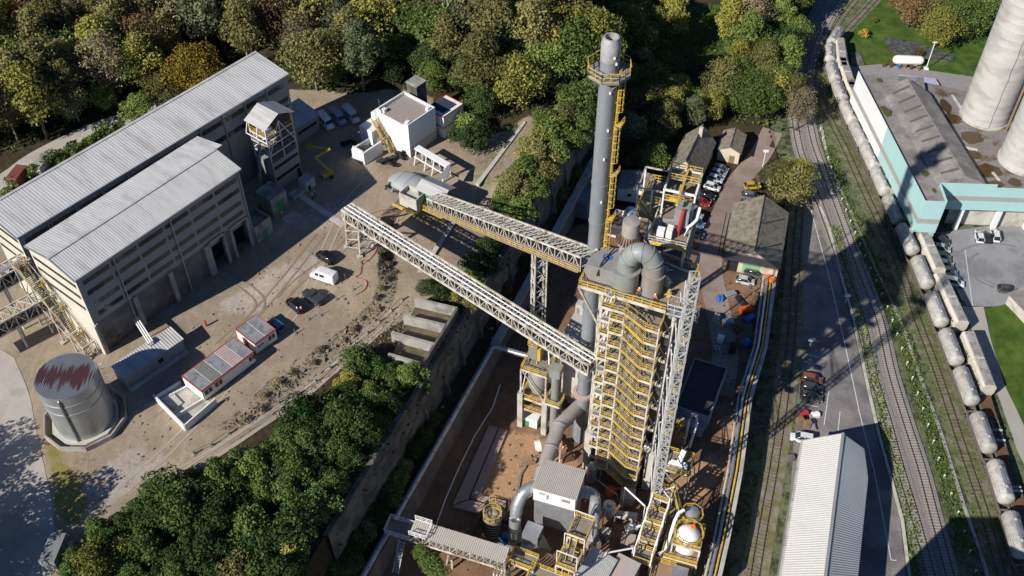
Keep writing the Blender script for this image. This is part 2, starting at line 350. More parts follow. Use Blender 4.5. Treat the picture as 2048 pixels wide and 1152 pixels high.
def groundmat():
    m = bpy.data.materials.new('ground cover'); m.use_nodes = True; nt = m.node_tree; N, L = nt.nodes, nt.links
    b = N['Principled BSDF']; b.inputs['Roughness'].default_value = .95; b.inputs['Specular IOR Level'].default_value = .15
    pos = N.new('ShaderNodeNewGeometry').outputs['Position']
    def nz(s, d=6, ro=.65, st=None):
        src = pos
        if st: mp = N.new('ShaderNodeMapping'); mp.inputs['Scale'].default_value = st; mp.inputs['Rotation'].default_value = (0, 0, R(-22)); L.new(pos, mp.inputs[0]); src = mp.outputs[0]
        n = N.new('ShaderNodeTexNoise'); n.inputs['Scale'].default_value = s; n.inputs['Detail'].default_value = d; n.inputs['Roughness'].default_value = ro; L.new(src, n.inputs[0]); return n.outputs[0]
    def mr(x, a, c, lo=0., hi=1.):
        n = N.new('ShaderNodeMapRange'); n.interpolation_type = 'SMOOTHSTEP'
        for i, v in ((1, a), (2, c), (3, lo), (4, hi)): n.inputs[i].default_value = v
        L.new(x, n.inputs[0]); return n.outputs[0]
    def ma(op, x, y):
        n = N.new('ShaderNodeMath'); n.operation = op
        for i, v in ((0, x), (1, y)):
            if isinstance(v, (int, float)): n.inputs[i].default_value = v
            else: L.new(v, n.inputs[i])
        return n.outputs[0]
    def mix(f, c1, c2, mode='MIX'):
        n = N.new('ShaderNodeMix'); n.data_type = 'RGBA'; n.blend_type = mode
        for i, c in ((0, f), (6, c1), (7, c2)):
            if isinstance(c, (int, float)): n.inputs[i].default_value = c
            elif isinstance(c, tuple): n.inputs[i].default_value = (*c, 1)
            else: L.new(c, n.inputs[i])
        return n.outputs[2]
    big, mid, fine, grain = nz(.06, 4), nz(.28, 6, .7), nz(1.3, 6, .75), nz(6, 4, .8)
    streak = nz(.8, 5, .7, (1.4, .16, 1))
    jit = ma('ADD', ma('MULTIPLY', ma('SUBTRACT', mid, .5), .9), ma('MULTIPLY', ma('SUBTRACT', fine, .5), .7))
    def w(k, lo=.36, hi=.62):
        a = N.new('ShaderNodeAttribute'); a.attribute_name = k; return mr(ma('ADD', a.outputs['Fac'], ma('MULTIPLY', jit, mr(a.outputs['Fac'], 0, .3))), lo, hi)
    floor = mix(mr(fine, .35, .7), (.035, .032, .018), (.085, .062, .034))
    grass = mix(mr(mid, .35, .65), (.04, .088, .012), (.09, .14, .026)); grass = mix(mr(fine, .5, .75, 0, .5), grass, (.12, .12, .05))
    dirt = mix(mr(mid, .35, .66), (.295, .235, .165), (.355, .29, .22)); dirt = mix(mr(streak, .48, .7, 0, .55), dirt, (.40, .34, .275)); dirt = mix(mr(fine, .56, .78, 0, .6), dirt, (.215, .17, .12))
    pale = mix(mr(fine, .35, .65), (.40, .35, .30), (.47, .42, .37))
    earth = mix(mr(mid, .3, .7), (.17, .10, .062), (.25, .155, .095)); earth = mix(mr(fine, .5, .75, 0, .5), earth, (.30, .21, .14))
    stone = mix(mr(fine, .35, .7), (.17, .155, .135), (.27, .25, .22))
    moss = mix(mr(fine, .3, .7), (.17, .15, .05), (.29, .24, .08))
    c = mix(w('grass'), floor, grass); c = mix(w('stone', .1, .62), c, stone); c = mix(w('dirt'), c, dirt); c = mix(w('pale', .3, .75), c, pale); c = mix(w('earth'), c, earth)
    rust = mix(mr(fine, .35, .7), (.36, .215, .125), (.45, .29, .18)); c = mix(w('rust', .3, .75), c, rust)  # sunlit pit floor tone, painted into the earth colour
    gg = N.new('ShaderNodeAttribute'); gg.attribute_name = 'grass'
    c = mix(ma('MULTIPLY', mr(ma('ADD', gg.outputs['Fac'], jit), .55, .8), .75), c, grass); c = mix(w('moss'), c, moss)
    c = mix(1., c, mix(mr(grain, .3, .7), (.82, .82, .82), (1.12, 1.12, 1.12)), 'MULTIPLY')
    c = mix(1., c, mix(mr(big, .35, .65), (.86, .86, .88), (1.08, 1.07, 1.04)), 'MULTIPLY')
    L.new(c, b.inputs['Base Color'])
    bn = N.new('ShaderNodeBump'); bn.inputs['Strength'].default_value = .5; bn.inputs['Distance'].default_value = .25
    L.new(ma('ADD', fine, ma('MULTIPLY', grain, .5)), bn.inputs['Height']); L.new(bn.outputs[0], b.inputs['Normal'])
    return m
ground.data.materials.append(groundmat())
# ---------------------------------------------------------------- flat sheets: roads, paving, ballast
ASPH = M('worn asphalt', (.225, .205, .20), .85, var=.28, scale=.22, col2=(.15, .14, .14), amount=.6, bump=.15)
ASPHB = M('bluish scuffed asphalt', (.27, .27, .285), .8, var=.18, scale=.2, col2=(.20, .20, .215), amount=.5)
ROADC = M('pale gravel road', (.42, .385, .345), .95, var=.12, scale=.4, col2=(.36, .32, .28), amount=.4, bump=.1, bscale=4)
ROADP = M('plant lane tarmac', (.29, .225, .19), .9, var=.18, scale=.3, col2=(.24, .18, .145), amount=.5)
BALL = M('track ballast', (.25, .23, .215), .95, var=.35, scale=2.5, bump=.6, bscale=9)
MARK = M('road marking paint', (.66, .66, .64), .7, var=.25, scale=1.5)
def wob(pts, n, amp):
    out = []
    for i, p in enumerate(pts):
        q = pts[(i+1) % len(pts)]; L = math.hypot(q[0]-p[0], q[1]-p[1]); k = max(1, int(L/n))
        for j in range(k):
            t = j/k; out.append((p[0]+(q[0]-p[0])*t+random.uniform(-amp, amp), p[1]+(q[1]-p[1])*t+random.uniform(-amp, amp)))
    return out
def sheet(name, z, pts, mat, amp=0., th=.03, world=False, lift=.02):
    P = pts if world else [A(x, y, z) for x, y in pts]
    if amp: P = wob(P, 2.5, amp)
    return struct(MB().prism(P, z+lift-th-.1, z+lift).build(name, mat))
def ribbon(pts, w, z0, z1, mb):
    P = [Vector((p[0], p[1], 0)) for p in pts]; Lf, Rt = [], []
    for i, p in enumerate(P):
        d = (P[min(i+1, len(P)-1)]-P[max(i-1, 0)]).normalized(); n = Vector((-d.y, d.x, 0))*w/2; Lf.append(p+n); Rt.append(p-n)
    n = len(P); vs = []
    for z in (z0, z1):
        vs += [(q.x, q.y, z) for q in Lf]+[(q.x, q.y, z) for q in Rt]
    fs = []
    for i in range(n-1): fs += [(2*n+i, 3*n+i, 3*n+i+1, 2*n+i+1), (i, i+1, 2*n+i+1, 2*n+i)[::-1], (n+i, n+i+1, 3*n+i+1, 3*n+i)]
    mb.add(vs, fs)
def smooth(pts, k=6):
    P = [np.array(p, float) for p in pts]; P = [2*P[0]-P[1]]+P+[2*P[-1]-P[-2]]; out = []
    for i in range(1, len(P)-2):
        for j in range(k):
            t = j/k; a, b, c, d = P[i-1], P[i], P[i+1], P[i+2]
            out.append(.5*((2*b)+(c-a)*t+(2*a-5*b+4*c-d)*t*t+(3*b-a-3*c+d)*t**3))
    out.append(P[-2]); return out
def even(pts, step):
    P = [np.array(p[:2], float) for p in pts]; out = [P[0]]; acc = 0.
    for a, b in zip(P[:-1], P[1:]):
        L = np.linalg.norm(b-a); pos = step-acc
        while pos <= L: out.append(a+(b-a)*pos/L); pos += step
        acc = L-(pos-step)
    return out
sheet('gravel_road', T, [(-150, 640), (0, 696), (28, 716), (60, 790), (76, 880), (104, 1000), (109, 1060), (100, 1180), (-150, 1180)], ROADC, .12)
_r = smooth([A(x, y, T) for x, y in ((-60, 400), (20, 352), (70, 316), (150, 275), (210, 250), (262, 232), (330, 190))]); mb = MB(); ribbon(_r, 4.6, T-.1, T+.02, mb); struct(mb.build('forest_road', ROADC))
# depot asphalt, markings
sheet('depot_road', DP, [(1607, 425), (1640, 415), (1652, 450), (1680, 560), (1702, 640), (1735, 790), (1756, 880), (1800, 1040), (1815, 1180), (1560, 1180), (1580, 1000), (1588, 880), (1600, 760), (1607, 640)], ASPH)
sheet('loading_yard', DP, [(1840, 470), (2070, 440), (2070, 590), (1995, 612), (1935, 614), (1905, 560)], ASPHB)
sheet('service_road', DP, [(1925, 612), (1966, 612), (1985, 690), (2010, 770), (2062, 880), (2062, 960), (2035, 900), (1985, 760), (1955, 690)], M('concrete service road', (.36, .335, .30), .9, var=.12, scale=.3), .08)
sheet('pavement', DP, [(1700, 133), (1770, 128), (1990, 160), (1990, 192), (1900, 188), (1780, 176), (1716, 165)], M('pavement slabs', (.27, .25, .25), .9, var=.15))
# plant lane (red-brown)
def drape(name, pts, w, mat, lift=.05):
    P = [Vector((p[0], p[1], 0)) for p in pts]; vs, fs, n = [], [], 7
    for i, p in enumerate(P):
        d = (P[min(i+1, len(P)-1)]-P[max(i-1, 0)]).normalized(); nn = Vector((-d.y, d.x, 0))
        ww = w[i] if isinstance(w, list) else w
        for j in range(n): q = p+nn*ww*(j/(n-1)-.5); vs.append((q.x, q.y, gz(q.x, q.y)+lift))
    for i in range(len(P)-1):
        for j in range(n-1): a = i*n+j; fs.append((a, a+n, a+n+1, a+1)[::-1])
    return struct(MB().add(vs, fs).build(name, mat))
_r = smooth([A(x, y, z) for x, y, z in ((1545, 262, -4), (1520, 310, -3.6), (1478, 356, -2.2), (1452, 410, -.7), (1428, 470, 0), (1420, 530, 0), (1432, 600, 0), (1450, 700, 0), (1440, 790, 0))])
drape('plant_lane', _r, 5.2, ROADP)
# ---------------------------------------------------------------- trees: tapered trunk and limbs, crown of many leaf clumps
BARK = M('grey brown bark', (.16, .13, .10), .9, var=.35, scale=1.5, obj=True)
BARKP = M('pale bark', (.30, .27, .22), .9, var=.3, scale=1.5, obj=True)
LEAF = {
 'dark': leafmat('dark green leaves', (0.032, 0.059, 0.020), (0.061, 0.100, 0.029), (0.109, 0.154, 0.047)),
 'mid': leafmat('mid green leaves', (0.068, 0.112, 0.028), (0.122, 0.182, 0.040), (0.228, 0.277, 0.076)),
 'olive': leafmat('olive leaves', (0.105, 0.115, 0.037), (0.193, 0.189, 0.063), (0.304, 0.269, 0.101)),
 'yellow': leafmat('yellowing leaves', (0.183, 0.146, 0.017), (0.329, 0.250, 0.030), (0.464, 0.342, 0.055)),
 'lime': leafmat('yellow green leaves', (0.125, 0.144, 0.030), (0.236, 0.239, 0.051), (0.370, 0.337, 0.084)),
 'russet': leafmat('russet leaves', (0.116, 0.076, 0.039), (0.189, 0.122, 0.059), (0.256, 0.171, 0.073)),
 'twig': leafmat('thin grey brown foliage', (0.168, 0.144, 0.087), (0.261, 0.222, 0.136), (0.353, 0.299, 0.168)),
 'shrub': leafmat('locust shrub leaves', (0.027, 0.061, 0.016), (0.056, 0.110, 0.027), (0.140, 0.201, 0.055)),
 'straw': leafmat('dry straw grass', (.16, .135, .08), (.26, .215, .13), (.36, .30, .19)),
 'bluegreen': leafmat('grey green leaves', (0.092, 0.122, 0.056), (0.160, 0.189, 0.092), (0.261, 0.277, 0.144)),
}
def leafmesh(name, lobes, n, size, seed, down=.25, fill=.3, drop=0.):
    r = np.random.default_rng(seed); lb = np.array(lobes); wt = lb[:, 3]**2; k = r.choice(len(lb), n, p=wt/wt.sum())
    d = r.normal(size=(n, 3)); d[:, 2] = np.where((d[:, 2] < 0) & (r.random(n) > down), -d[:, 2], d[:, 2]); d /= np.linalg.norm(d, axis=1)[:, None]
    rad = np.where(r.random(n) < fill, r.random(n)**.5, .85+.3*r.random(n))
    c = lb[k, :3]+d*(lb[k, 3]*rad)[:, None]*np.array([1, 1, .85])
    nm = d+.75*r.normal(size=(n, 3)); nm[:, 2] += .25; nm /= np.linalg.norm(nm, axis=1)[:, None]
    t = np.cross(nm, r.normal(size=(n, 3))); t /= np.linalg.norm(t, axis=1)[:, None]; b = np.cross(nm, t)
    s = size*(.55+.75*r.random(n))[:, None]; t *= s*.5; b *= s*.5*(.55+.4*r.random(n))[:, None]
    v = np.stack([c-t, c+b-.2*t, c+t, c-b+.25*t], 1).reshape(-1, 3)
    me = bpy.data.meshes.new(name); me.vertices.add(4*n); me.vertices.foreach_set('co', v.ravel().astype(np.float32))
    me.loops.add(4*n); me.loops.foreach_set('vertex_index', np.arange(4*n, dtype=np.int32)); me.polygons.add(n); me.polygons.foreach_set('loop_start', np.arange(0, 4*n, 4, dtype=np.int32)); me.polygons.foreach_set('loop_total', np.full(n, 4, np.int32))
    me.update(); me.materials.append(LEAF['mid']); return me
def treeshape(seed, h, w, z0, n, size, nl, style='round'):
    """h height, w crown width, z0 crown base; returns (trunk mesh, crown mesh)"""
    rn = random.Random(seed); lobes = []; zc = (z0+h)/2; rz = (h-z0)/2
    for i in range(nl):
        a = i*2.4+rn.uniform(-.4, .4); t = (i+.5)/nl; zz = -1+2*t; rr = math.sqrt(max(.05, 1-zz*zz))*w/2
        if style == 'tall': rr *= (1.05-.35*t)
        if style == 'flat': rr *= .8+.5*(1-abs(zz))
        k = rn.uniform(.4, .95); lr = rn.uniform(.13, .29)*w*(.8 if style == 'tall' else 1)
        lobes.append((rr*k*math.cos(a), rr*k*math.sin(a), zc+zz*rz*.78, lr))
    lobes.append((0, 0, zc+rz*.55, w*.24)); lobes.append((0, 0, zc-rz*.2, w*.3))
    crown = leafmesh('crown', lobes, n, size, seed, fill=.22 if style != 'bare' else .6)
    mb = MB(); lean = (rn.uniform(-.4, .4), rn.uniform(-.4, .4)); r0 = .013*h+.05
    mb.path([(0, 0, -.4), (0, 0, h*.12), (lean[0]*.5, lean[1]*.5, zc*.7), (lean[0], lean[1], zc+rz*.5)], 0, 6, [r0*1.25, r0, r0*.7, r0*.2])
    for i, l in enumerate(lobes[:(17 if style == 'bare' else min(nl, 9))]):
        zb = z0*.75+(l[2]-z0*.75)*.35; mb.path([(lean[0]*.4, lean[1]*.4, zb), (l[0]*.55, l[1]*.55, (zb+l[2])/2), (l[0], l[1], l[2]+l[3]*.6)], 0, 4, [r0*.45, r0*.28, .03])
        if style in ('bare', 'tall'):
            for q in range(5 if style == 'bare' else 2):
                a = rn.uniform(0, 6.28); u = rn.uniform(.6, 1.1)*l[3]; mb.path([(l[0]*.8, l[1]*.8, l[2]-l[3]*.2), (l[0]+u*.6*math.cos(a), l[1]+u*.6*math.sin(a), l[2]+u*.8)], 0, 3, [.06, .02])
    me = bpy.data.meshes.new('trunk'); me.from_pydata(mb.v, [], mb.f); me.materials.append(BARK); me.polygons.foreach_set('use_smooth', [True]*len(mb.f))
    return me, crown
SHP = {'round': [treeshape(s, 10, 8.6, 1.8, 4600, .46, 24) for s in (1, 2, 3)],
       'tall': [treeshape(s, 14, 7.8, 3.2, 4800, .43, 26, 'tall') for s in (11, 12, 13)],
       'bare': [treeshape(s, 13, 8.0, 2.6, 3200, .36, 24, 'bare') for s in (21, 22, 23)],
       'bush': [treeshape(s, 5, 5.6, .2, 3600, .38, 20, 'flat') for s in (31, 32, 33, 34)],
       'big': [treeshape(s, 13, 11.5, 2.0, 8200, .47, 36) for s in (41, 42)],
       'low': [treeshape(s, 2.2, 3.0, .0, 420, .42, 7, 'flat') for s in (51, 52)]}
NT = [0]
def tree(x, y, z, shape, leaf, sc, label, group=None, name='tree', cat='tree', szz=None, bark=None):
    NT[0] += 1; tm, cm = SHP[shape][random.randrange(len(SHP[shape]))]
    t = bpy.data.objects.new(name, None); COL.objects.link(t); t.location = (x, y, z); t.rotation_euler = (0, 0, random.uniform(0, 6.28)); t.empty_display_size = .3
    s = sc*random.uniform(.94, 1.06); t.scale = (s, s, s*(szz or random.uniform(.92, 1.1)))
    tag(t, label, cat, group)
    for nm, me, mt in (('trunk', tm, bark or BARK), ('crown', cm, LEAF[leaf])):
        o = bpy.data.objects.new(nm, me); COL.objects.link(o); o.parent = t; o.material_slots[0].link = 'OBJECT'; o.material_slots[0].material = mt
    return t
def poisson(poly, dmin, n=6000, seed=1, ok=None):
    r = random.Random(seed); xs = [p[0] for p in poly]; yy = [p[1] for p in poly]; out = []; cell = {}
    for _ in range(n):
        x, y = r.uniform(min(xs), max(xs)), r.uniform(min(yy), max(yy))
        if not inpoly(poly, np.array([x]), np.array([y]))[0]: continue
        if ok and not ok(x, y): continue
        c = (int(x//dmin), int(y//dmin))
        if any((x-q[0])**2+(y-q[1])**2 < dmin*dmin for i in (-1, 0, 1) for j in (-1, 0, 1) for q in cell.get((c[0]+i, c[1]+j), ())): continue
        cell.setdefault(c, []).append((x, y)); out.append((x, y))
    return out
def PXY(pts, z): return [A(x, y, z) for x, y in pts]
# the forest behind the halls
FOREST = PXY([(-120, 330), (0, 318), (130, 262), (235, 212), (330, 200), (420, 160), (560, 120), (600, 178), (700, 190), (790, 172), (905, 190), (960, 250), (1030, 235), (1080, 200), (1130, 190), (1185, 150), (1215, 60), (1260, -10), (1280, -75), (-140, -75)], T)
def fk(px, py):       # which kinds grow where, read off the photo
    u = random.random()
    if px < 330: return ('russet', 'bare') if u < .12 else ('twig', 'bare') if u < .36 else ('olive', 'tall') if u < .70 else ('lime', 'tall') if u < .84 else ('mid', 'round')
    if px < 650: return ('russet', 'bare') if u < .05 else ('twig', 'bare') if u < .20 else ('olive', 'tall') if u < .55 else ('bluegreen', 'tall') if u < .78 else ('lime', 'round') if u < .83 else ('olive', 'round')
    if px < 1000: return ('twig', 'bare') if u < .10 else ('olive', 'tall') if u < .40 else ('bluegreen', 'tall') if u < .68 else ('mid', 'round') if u < .84 else ('lime', 'round') if u < .93 else ('dark', 'round')
    return ('lime', 'round') if u < .22 else ('olive', 'tall') if u < .45 else ('mid', 'round') if u < .7 else ('yellow', 'round') if u < .8 else ('dark', 'round')
KN = {'russet': 'russet brown half bare tree', 'twig': 'thin grey brown tree losing its leaves', 'olive': 'tall olive green tree', 'lime': 'yellow green tree', 'mid': 'leafy mid green tree', 'dark': 'dense dark green tree', 'bluegreen': 'tall grey green tree', 'yellow': 'golden yellow tree'}
def where(px): return 'in the forest left of the long hall' if px < 330 else 'in the forest behind the long hall' if px < 650 else 'in the forest behind the white block' if px < 1000 else 'in the forest beside the chimney top'
for x, y in poisson(FOREST, 4.95, 16000, 5):
    px, py = PJ(x, y, T)
    if abs(px-395) < 50 and 130 < py < 260: continue
    leaf, shp = fk(px, py); s = random.uniform(.95, 1.4)*(1.15 if py > 60 else 1.3)
    edge = (600 < px < 960 and py > 130) 
    if edge and random.random() < .7: leaf, shp, s = random.choice(('dark', 'mid', 'dark')), 'round', random.uniform(.62, .85)
    tree(x, y, gz(x, y), shp, leaf, s, KN[leaf]+' '+where(px), 'forest trees, '+KN[leaf].split(' tree')[0]+', '+where(px)[7:], 'forest_tree', bark=BARKP if leaf in ('twig', 'olive', 'bluegreen') else BARK)
def one(px, py, z, shape, leaf, sc, label, group=None, name='tree', cat='tree', szz=None):
    x, y = A(px, py, z); return tree(x, y, z, shape, leaf, sc, label, group, name, cat, szz)
one(408, 205, T, 'big', 'yellow', .98, 'large golden yellow tree standing directly behind the long hall roof')
one(1135, 158, T, 'big', 'yellow', .72, 'bright yellow tree left of the tall chimney')
one(1068, 150, T, 'tall', 'olive', 1.25, 'tall olive tree with pale trunk left of the bright yellow tree')
for i, (px, py, s, l, lab) in enumerate(((285, 250, .8, 'mid', 'round green bush tree at the bend of the forest road'), (335, 222, .9, 'olive', 'spreading olive tree hiding the end of the forest road'), (150, 245, .9, 'bluegreen', 'grey green tree overhanging the forest road'), (215, 225, .7, 'mid', 'small leafy tree behind the forest road'))):
    one(px, py, T, 'round', l, s, lab)
# low shrubs between the forest road and the hall
for px, py, s in ((30, 372, .9), (70, 352, 1.1), (110, 330, 1.2), (150, 312, 1.2), (180, 300, 1.1), (215, 275, 1.2), (245, 262, 1.0), (15, 395, .8), (130, 318, .9), (200, 288, 1.)):
    one(px, py, T, 'low', 'mid' if s < 1.15 else 'dark', s*1.25, 'low green shrub in the hedge row between forest road and long hall', 'shrubs along the forest road', 'shrub', 'shrub')
# trees and shrubs along the top of the retaining wall
for i, (px, py, s, leaf, shp) in enumerate(((950, 298, .95, 'dark', 'bush'), (938, 268, .8, 'mid', 'bush'), (1090, 265, .8, 'mid', 'bush'), (1120, 285, .85, 'lime', 'bush'), (1080, 310, .8, 'lime', 'bush'), (1110, 325, .8, 'mid', 'bush'), (1062, 345, .8, 'mid', 'bush'), (1090, 360, .7, 'olive', 'bush'), (1040, 378, .75, 'lime', 'bush'), (1068, 392, .65, 'mid', 'bush'), (1022, 405, .7, 'olive', 'bush'), (1045, 425, .6, 'lime', 'bush'), (1005, 430, .65, 'mid', 'bush'), (1020, 450, .55, 'olive', 'bush'), (1140, 240, .9, 'mid', 'bush'), (1165, 270, .8, 'mid', 'bush'), (1150, 300, .7, 'mid', 'bush'), (1100, 300, 1.0, 'mid', 'bush'), (1075, 335, 1.0, 'olive', 'bush'), (1052, 362, .9, 'mid', 'bush'), (1030, 395, .85, 'olive', 'bush'), (1012, 420, .8, 'mid', 'bush'), (1035, 440, .7, 'mid', 'bush'), (1130, 262, 1.0, 'olive', 'bush'), (1150, 225, 1.1, 'mid', 'bush'), (1175, 215, 1.1, 'mid', 'bush'))):
    o = one(px, py, T if py < 400 else TL+1, shp, leaf, s*1.3, {'dark': 'dark', 'mid': 'green', 'lime': 'yellow green', 'olive': 'olive'}[leaf]+' bush on the wall top between the concrete strip and the chimney', 'wall top bushes, '+leaf, 'bush', 'bush')
for i, (px, py, s, leaf, lab) in enumerate(((975, 510, .8, 'dark', 'dark bush under the upper conveyor at the wall edge'), (945, 540, .75, 'mid', 'green bush below the upper conveyor beside the concrete strip'), (985, 545, .6, 'dark', 'small dark bush on the wall edge between the two conveyors'), (950, 572, .55, 'mid', 'little green bush just above the lower conveyor'),
    (850, 588, .62, 'bluegreen', 'grey green bush behind the open concrete bins'), (885, 600, .72, 'dark', 'dark bush touching the back wall of the open bins'), (915, 598, .62, 'lime', 'yellow green bush at the back corner of the open bins'), (940, 620, .5, 'olive', 'olive bush under the lower conveyor beside the open bins'), (868, 578, .5, 'mid', 'small green bush next to the track behind the open bins'))):
    one(px, py, TL, 'bush', leaf, s, lab, None, 'bush', 'bush')
for px, py, s_ in ((860, 812, .5), (838, 842, .6), (815, 868, .7), (800, 905, .6), (780, 935, .7), (762, 972, .6), (735, 1000, .7), (715, 1040, .6), (845, 800, .6), (1010, 545, .5), (985, 580, .55), (1040, 490, .5), (1085, 430, .5), (1120, 360, .55), (1150, 310, .5), (960, 610, .5), (700, 1062, .8), (682, 1092, .8), (662, 1122, .8), (726, 1034, .7), (748, 1002, .7), (690, 1112, .7), (772, 962, .7), (792, 926, .6), (825, 872, .6)):
    x, y = A(px, py, 12); tree(x, y, max(LN, gz(x, y)-3), 'bush', random.choice(('shrub', 'mid', 'olive')), s_*1.1, 'bush growing out of the crumbling retaining wall above the lane', 'bushes on the retaining wall face', 'bush', 'bush')
# the thicket on the slope below the track
THICK = PXY([(160, 1110), (215, 1075), (300, 1022), (380, 985), (490, 938), (580, 884), (645, 850), (684, 805), (700, 768), (732, 738), (765, 733), (800, 752), (838, 790), (815, 840), (790, 900), (745, 960), (715, 1010), (690, 1050), (655, 1090), (620, 1120), (580, 1180), (140, 1185)], TL)
for x, y in poisson(THICK, 2.85, 6000, 9, ok=lambda x, y: x < L1(y)-1.2):
    px, py = PJ(x, y, TL); u = random.random(); leaf = 'shrub' if u < .62 else 'mid' if u < .8 else 'dark' if u < .9 else 'lime' if u < .96 else 'olive'
    side = 'lower end of the thicket' if px < 400 else 'middle of the thicket' if px < 620 else 'upper end of the thicket by the wall'
    tree(x, y, gz(x, y)-.3, 'bush', leaf, random.choice((random.uniform(.45, .8), random.uniform(.7, 1.25))), {'shrub': 'dark glossy green', 'mid': 'fresh green', 'dark': 'blackish green', 'lime': 'yellowish green', 'olive': 'dull olive'}[leaf]+' shrub tree in the '+side, 'thicket shrubs, '+leaf+', '+side[:6], 'shrub_tree', 'shrub', 1.15)
one(603, 965, TL, 'bush', 'yellow', .85, 'yellowing shrub with thin foliage standing out of the dark green thicket', None, 'shrub_tree', 'shrub')
one(345, 1138, TL, 'bush', 'yellow', .7, 'small yellow shrub at the bottom of the thicket', None, 'shrub_tree', 'shrub')
for px, py, s in ((716, 1000, .4), (842, 1108, .35), (862, 1138, .4), (880, 1148, .3)): one(px, py, LN, 'bush', 'mid', s*1.6, 'small green bush growing in the sunken lane beside the pipe', 'bushes in the sunken lane', 'bush', 'bush')
# trees right of the chimney, around the old houses
for px, py, z, shp, leaf, s, lab in (
    (1340, 95, DP, 'tall', 'lime', 1.15, 'tall yellow green poplar at the left edge of the small lawn'), (1318, 70, DP, 'tall', 'yellow', 1.0, 'slim yellow poplar behind the small lawn'), (1225, 75, -3., 'tall', 'olive', 1.2, 'olive tree right behind the chimney mouth'), (1262, 60, -3., 'tall', 'bluegreen', 1.1, 'grey green tree right of the chimney mouth'),
    (1300, 250, -3., 'round', 'olive', 1.1, 'olive tree beside the yellow ladder of the chimney'), (1345, 215, -3.4, 'round', 'lime', 1.0, 'yellow green tree between chimney ladder and tiled house'), (1322, 290, -3., 'round', 'bluegreen', .8, 'grey green tree in front of the chimney ladder trees'), (1290, 205, -3, 'round', 'mid', 1.1, 'green tree half hidden by the chimney shaft'), (1250, 150, -3, 'round', 'dark', 1.1, 'dark tree right beside the chimney platform'), (1270, 110, -3, 'round', 'dark', 1.0, 'dark tree under the chimney mouth on its right'),
    (1440, 215, DP, 'big', 'olive', .95, 'broad olive tree above the tiled house roof'), (1500, 235, DP, 'big', 'mid', 1.0, 'broad green tree above the low outbuilding'), (1545, 215, DP, 'round', 'lime', 1.15, 'yellow green tree left of the curving tracks'), (1590, 262, DP, 'bare', 'twig', 1.0, 'brownish half bare tree where the lane meets the tracks'), (1515, 160, DP, 'big', 'lime', .85, 'tall yellow green tree in the middle of the grove beside the tracks'), (1450, 100, DP, 'tall', 'lime', 1.25, 'tall lime green tree right of the small lawn'), (1490, 95, DP, 'bare', 'twig', 1.35, 'tall bare grey tree right of the small lawn'), (1530, 70, DP, 'tall', 'olive', 1.25, 'tall olive tree at the top of the grove beside the tracks'), (1560, 130, DP, 'round', 'dark', 1.1, 'dark green tree shading the tracks'), (1465, 40, DP, 'tall', 'bluegreen', 1.2, 'grey green tree at the far end of the grove'), (1505, 20, DP, 'tall', 'mid', 1.2, 'mid green tree at the far end of the grove beside the tracks'), (1570, 40, DP, 'round', 'dark', 1.1, 'dark tree overhanging the far tracks'), 
    (1580, 415, DP, 'round', 'olive', 1.05, 'dull olive green tree behind the tiled shed beside the tracks'), (1555, 385, DP, 'round', 'olive', .8, 'olive tree overhanging the yellow car'), (1590, 372, DP, 'round', 'lime', .75, 'small pale green tree beside the curving tracks'),
    (1305, 345, -1.5, 'round', 'mid', .75, 'bright green tree behind the white low building'), (1275, 330, -1.5, 'bush', 'mid', .9, 'green bush between chimney ladder and tiled house'), (1330, 330, -2, 'bush', 'shrub', .8, 'dark bush at the back wall of the tiled house'),
    (1905, 75, DP, 'big', 'mid', .95, 'large round green chestnut on the lawn nearest the silos'), (1868, 95, DP, 'big', 'lime', .85, 'round yellow green chestnut in front of the lawn clump'), (1855, 50, DP, 'big', 'olive', .85, 'round olive chestnut in the middle of the lawn clump'), (1940, 80, DP, 'round', 'mid', 1.1, 'green chestnut beside the silo foot on the lawn'), (1815, 55, DP, 'round', 'russet', 1.0, 'russet brown tree at the left of the lawn clump'), (1795, 30, DP, 'round', 'russet', .85, 'smaller russet tree behind the lawn clump'), (1960, 30, DP, 'big', 'mid', .8, 'green chestnut at the back of the lawn clump'),
    (1727, 74, DP, 'low', 'yellow', .9, 'single small yellow sapling on the lawn'), (1748, 45, DP, 'low', 'olive', .6, 'tiny olive sapling at the back of the lawn'), (1835, 112, DP, 'low', 'russet', .9, 'brownish shrub at the foot of the lawn clump'), (1655, 160, DP, 'low', 'mid', 1.0, 'green shrub between the tracks below the trees'), (1618, 195, DP, 'low', 'mid', .9, 'small shrub beside the shaded tracks')):
    one(px, py, z, shp, leaf, s, lab, None, 'shrub' if shp == 'low' else 'bush' if shp == 'bush' else 'tree', 'shrub' if shp in ('low', 'bush') else 'tree')
GROVE = PXY([(1195, 40), (1295, 20), (1312, 60), (1312, 140), (1340, 228), (1440, 232), (1400, 268), (1345, 265), (1330, 300), (1262, 335), (1215, 320), (1205, 200)], -3.4)
for x, y in poisson(GROVE, 4.6, 3000, 31):
    u = random.random(); leaf = 'olive' if u < .25 else 'lime' if u < .45 else 'mid' if u < .75 else 'dark' if u < .9 else 'bluegreen'
    tree(x, y, gz(x, y), random.choice(('round', 'tall', 'round')), leaf, random.uniform(.75, 1.1), KN[leaf]+' in the grove behind the chimney shaft', 'grove trees behind the chimney, '+leaf)
GROVE2 = PXY([(1462, 30), (1540, -40), (1590, -30), (1570, 120), (1585, 250), (1480, 235), (1468, 150)], DP)
for x, y in poisson(GROVE2, 5.2, 2500, 33):
    u = random.random(); leaf = 'olive' if u < .3 else 'lime' if u < .55 else 'mid' if u < .85 else 'bluegreen'
    tree(x, y, DP, random.choice(('round', 'tall')), leaf, random.uniform(.85, 1.2), KN[leaf]+' in the grove left of the curving tracks', 'grove trees by the tracks, '+leaf)
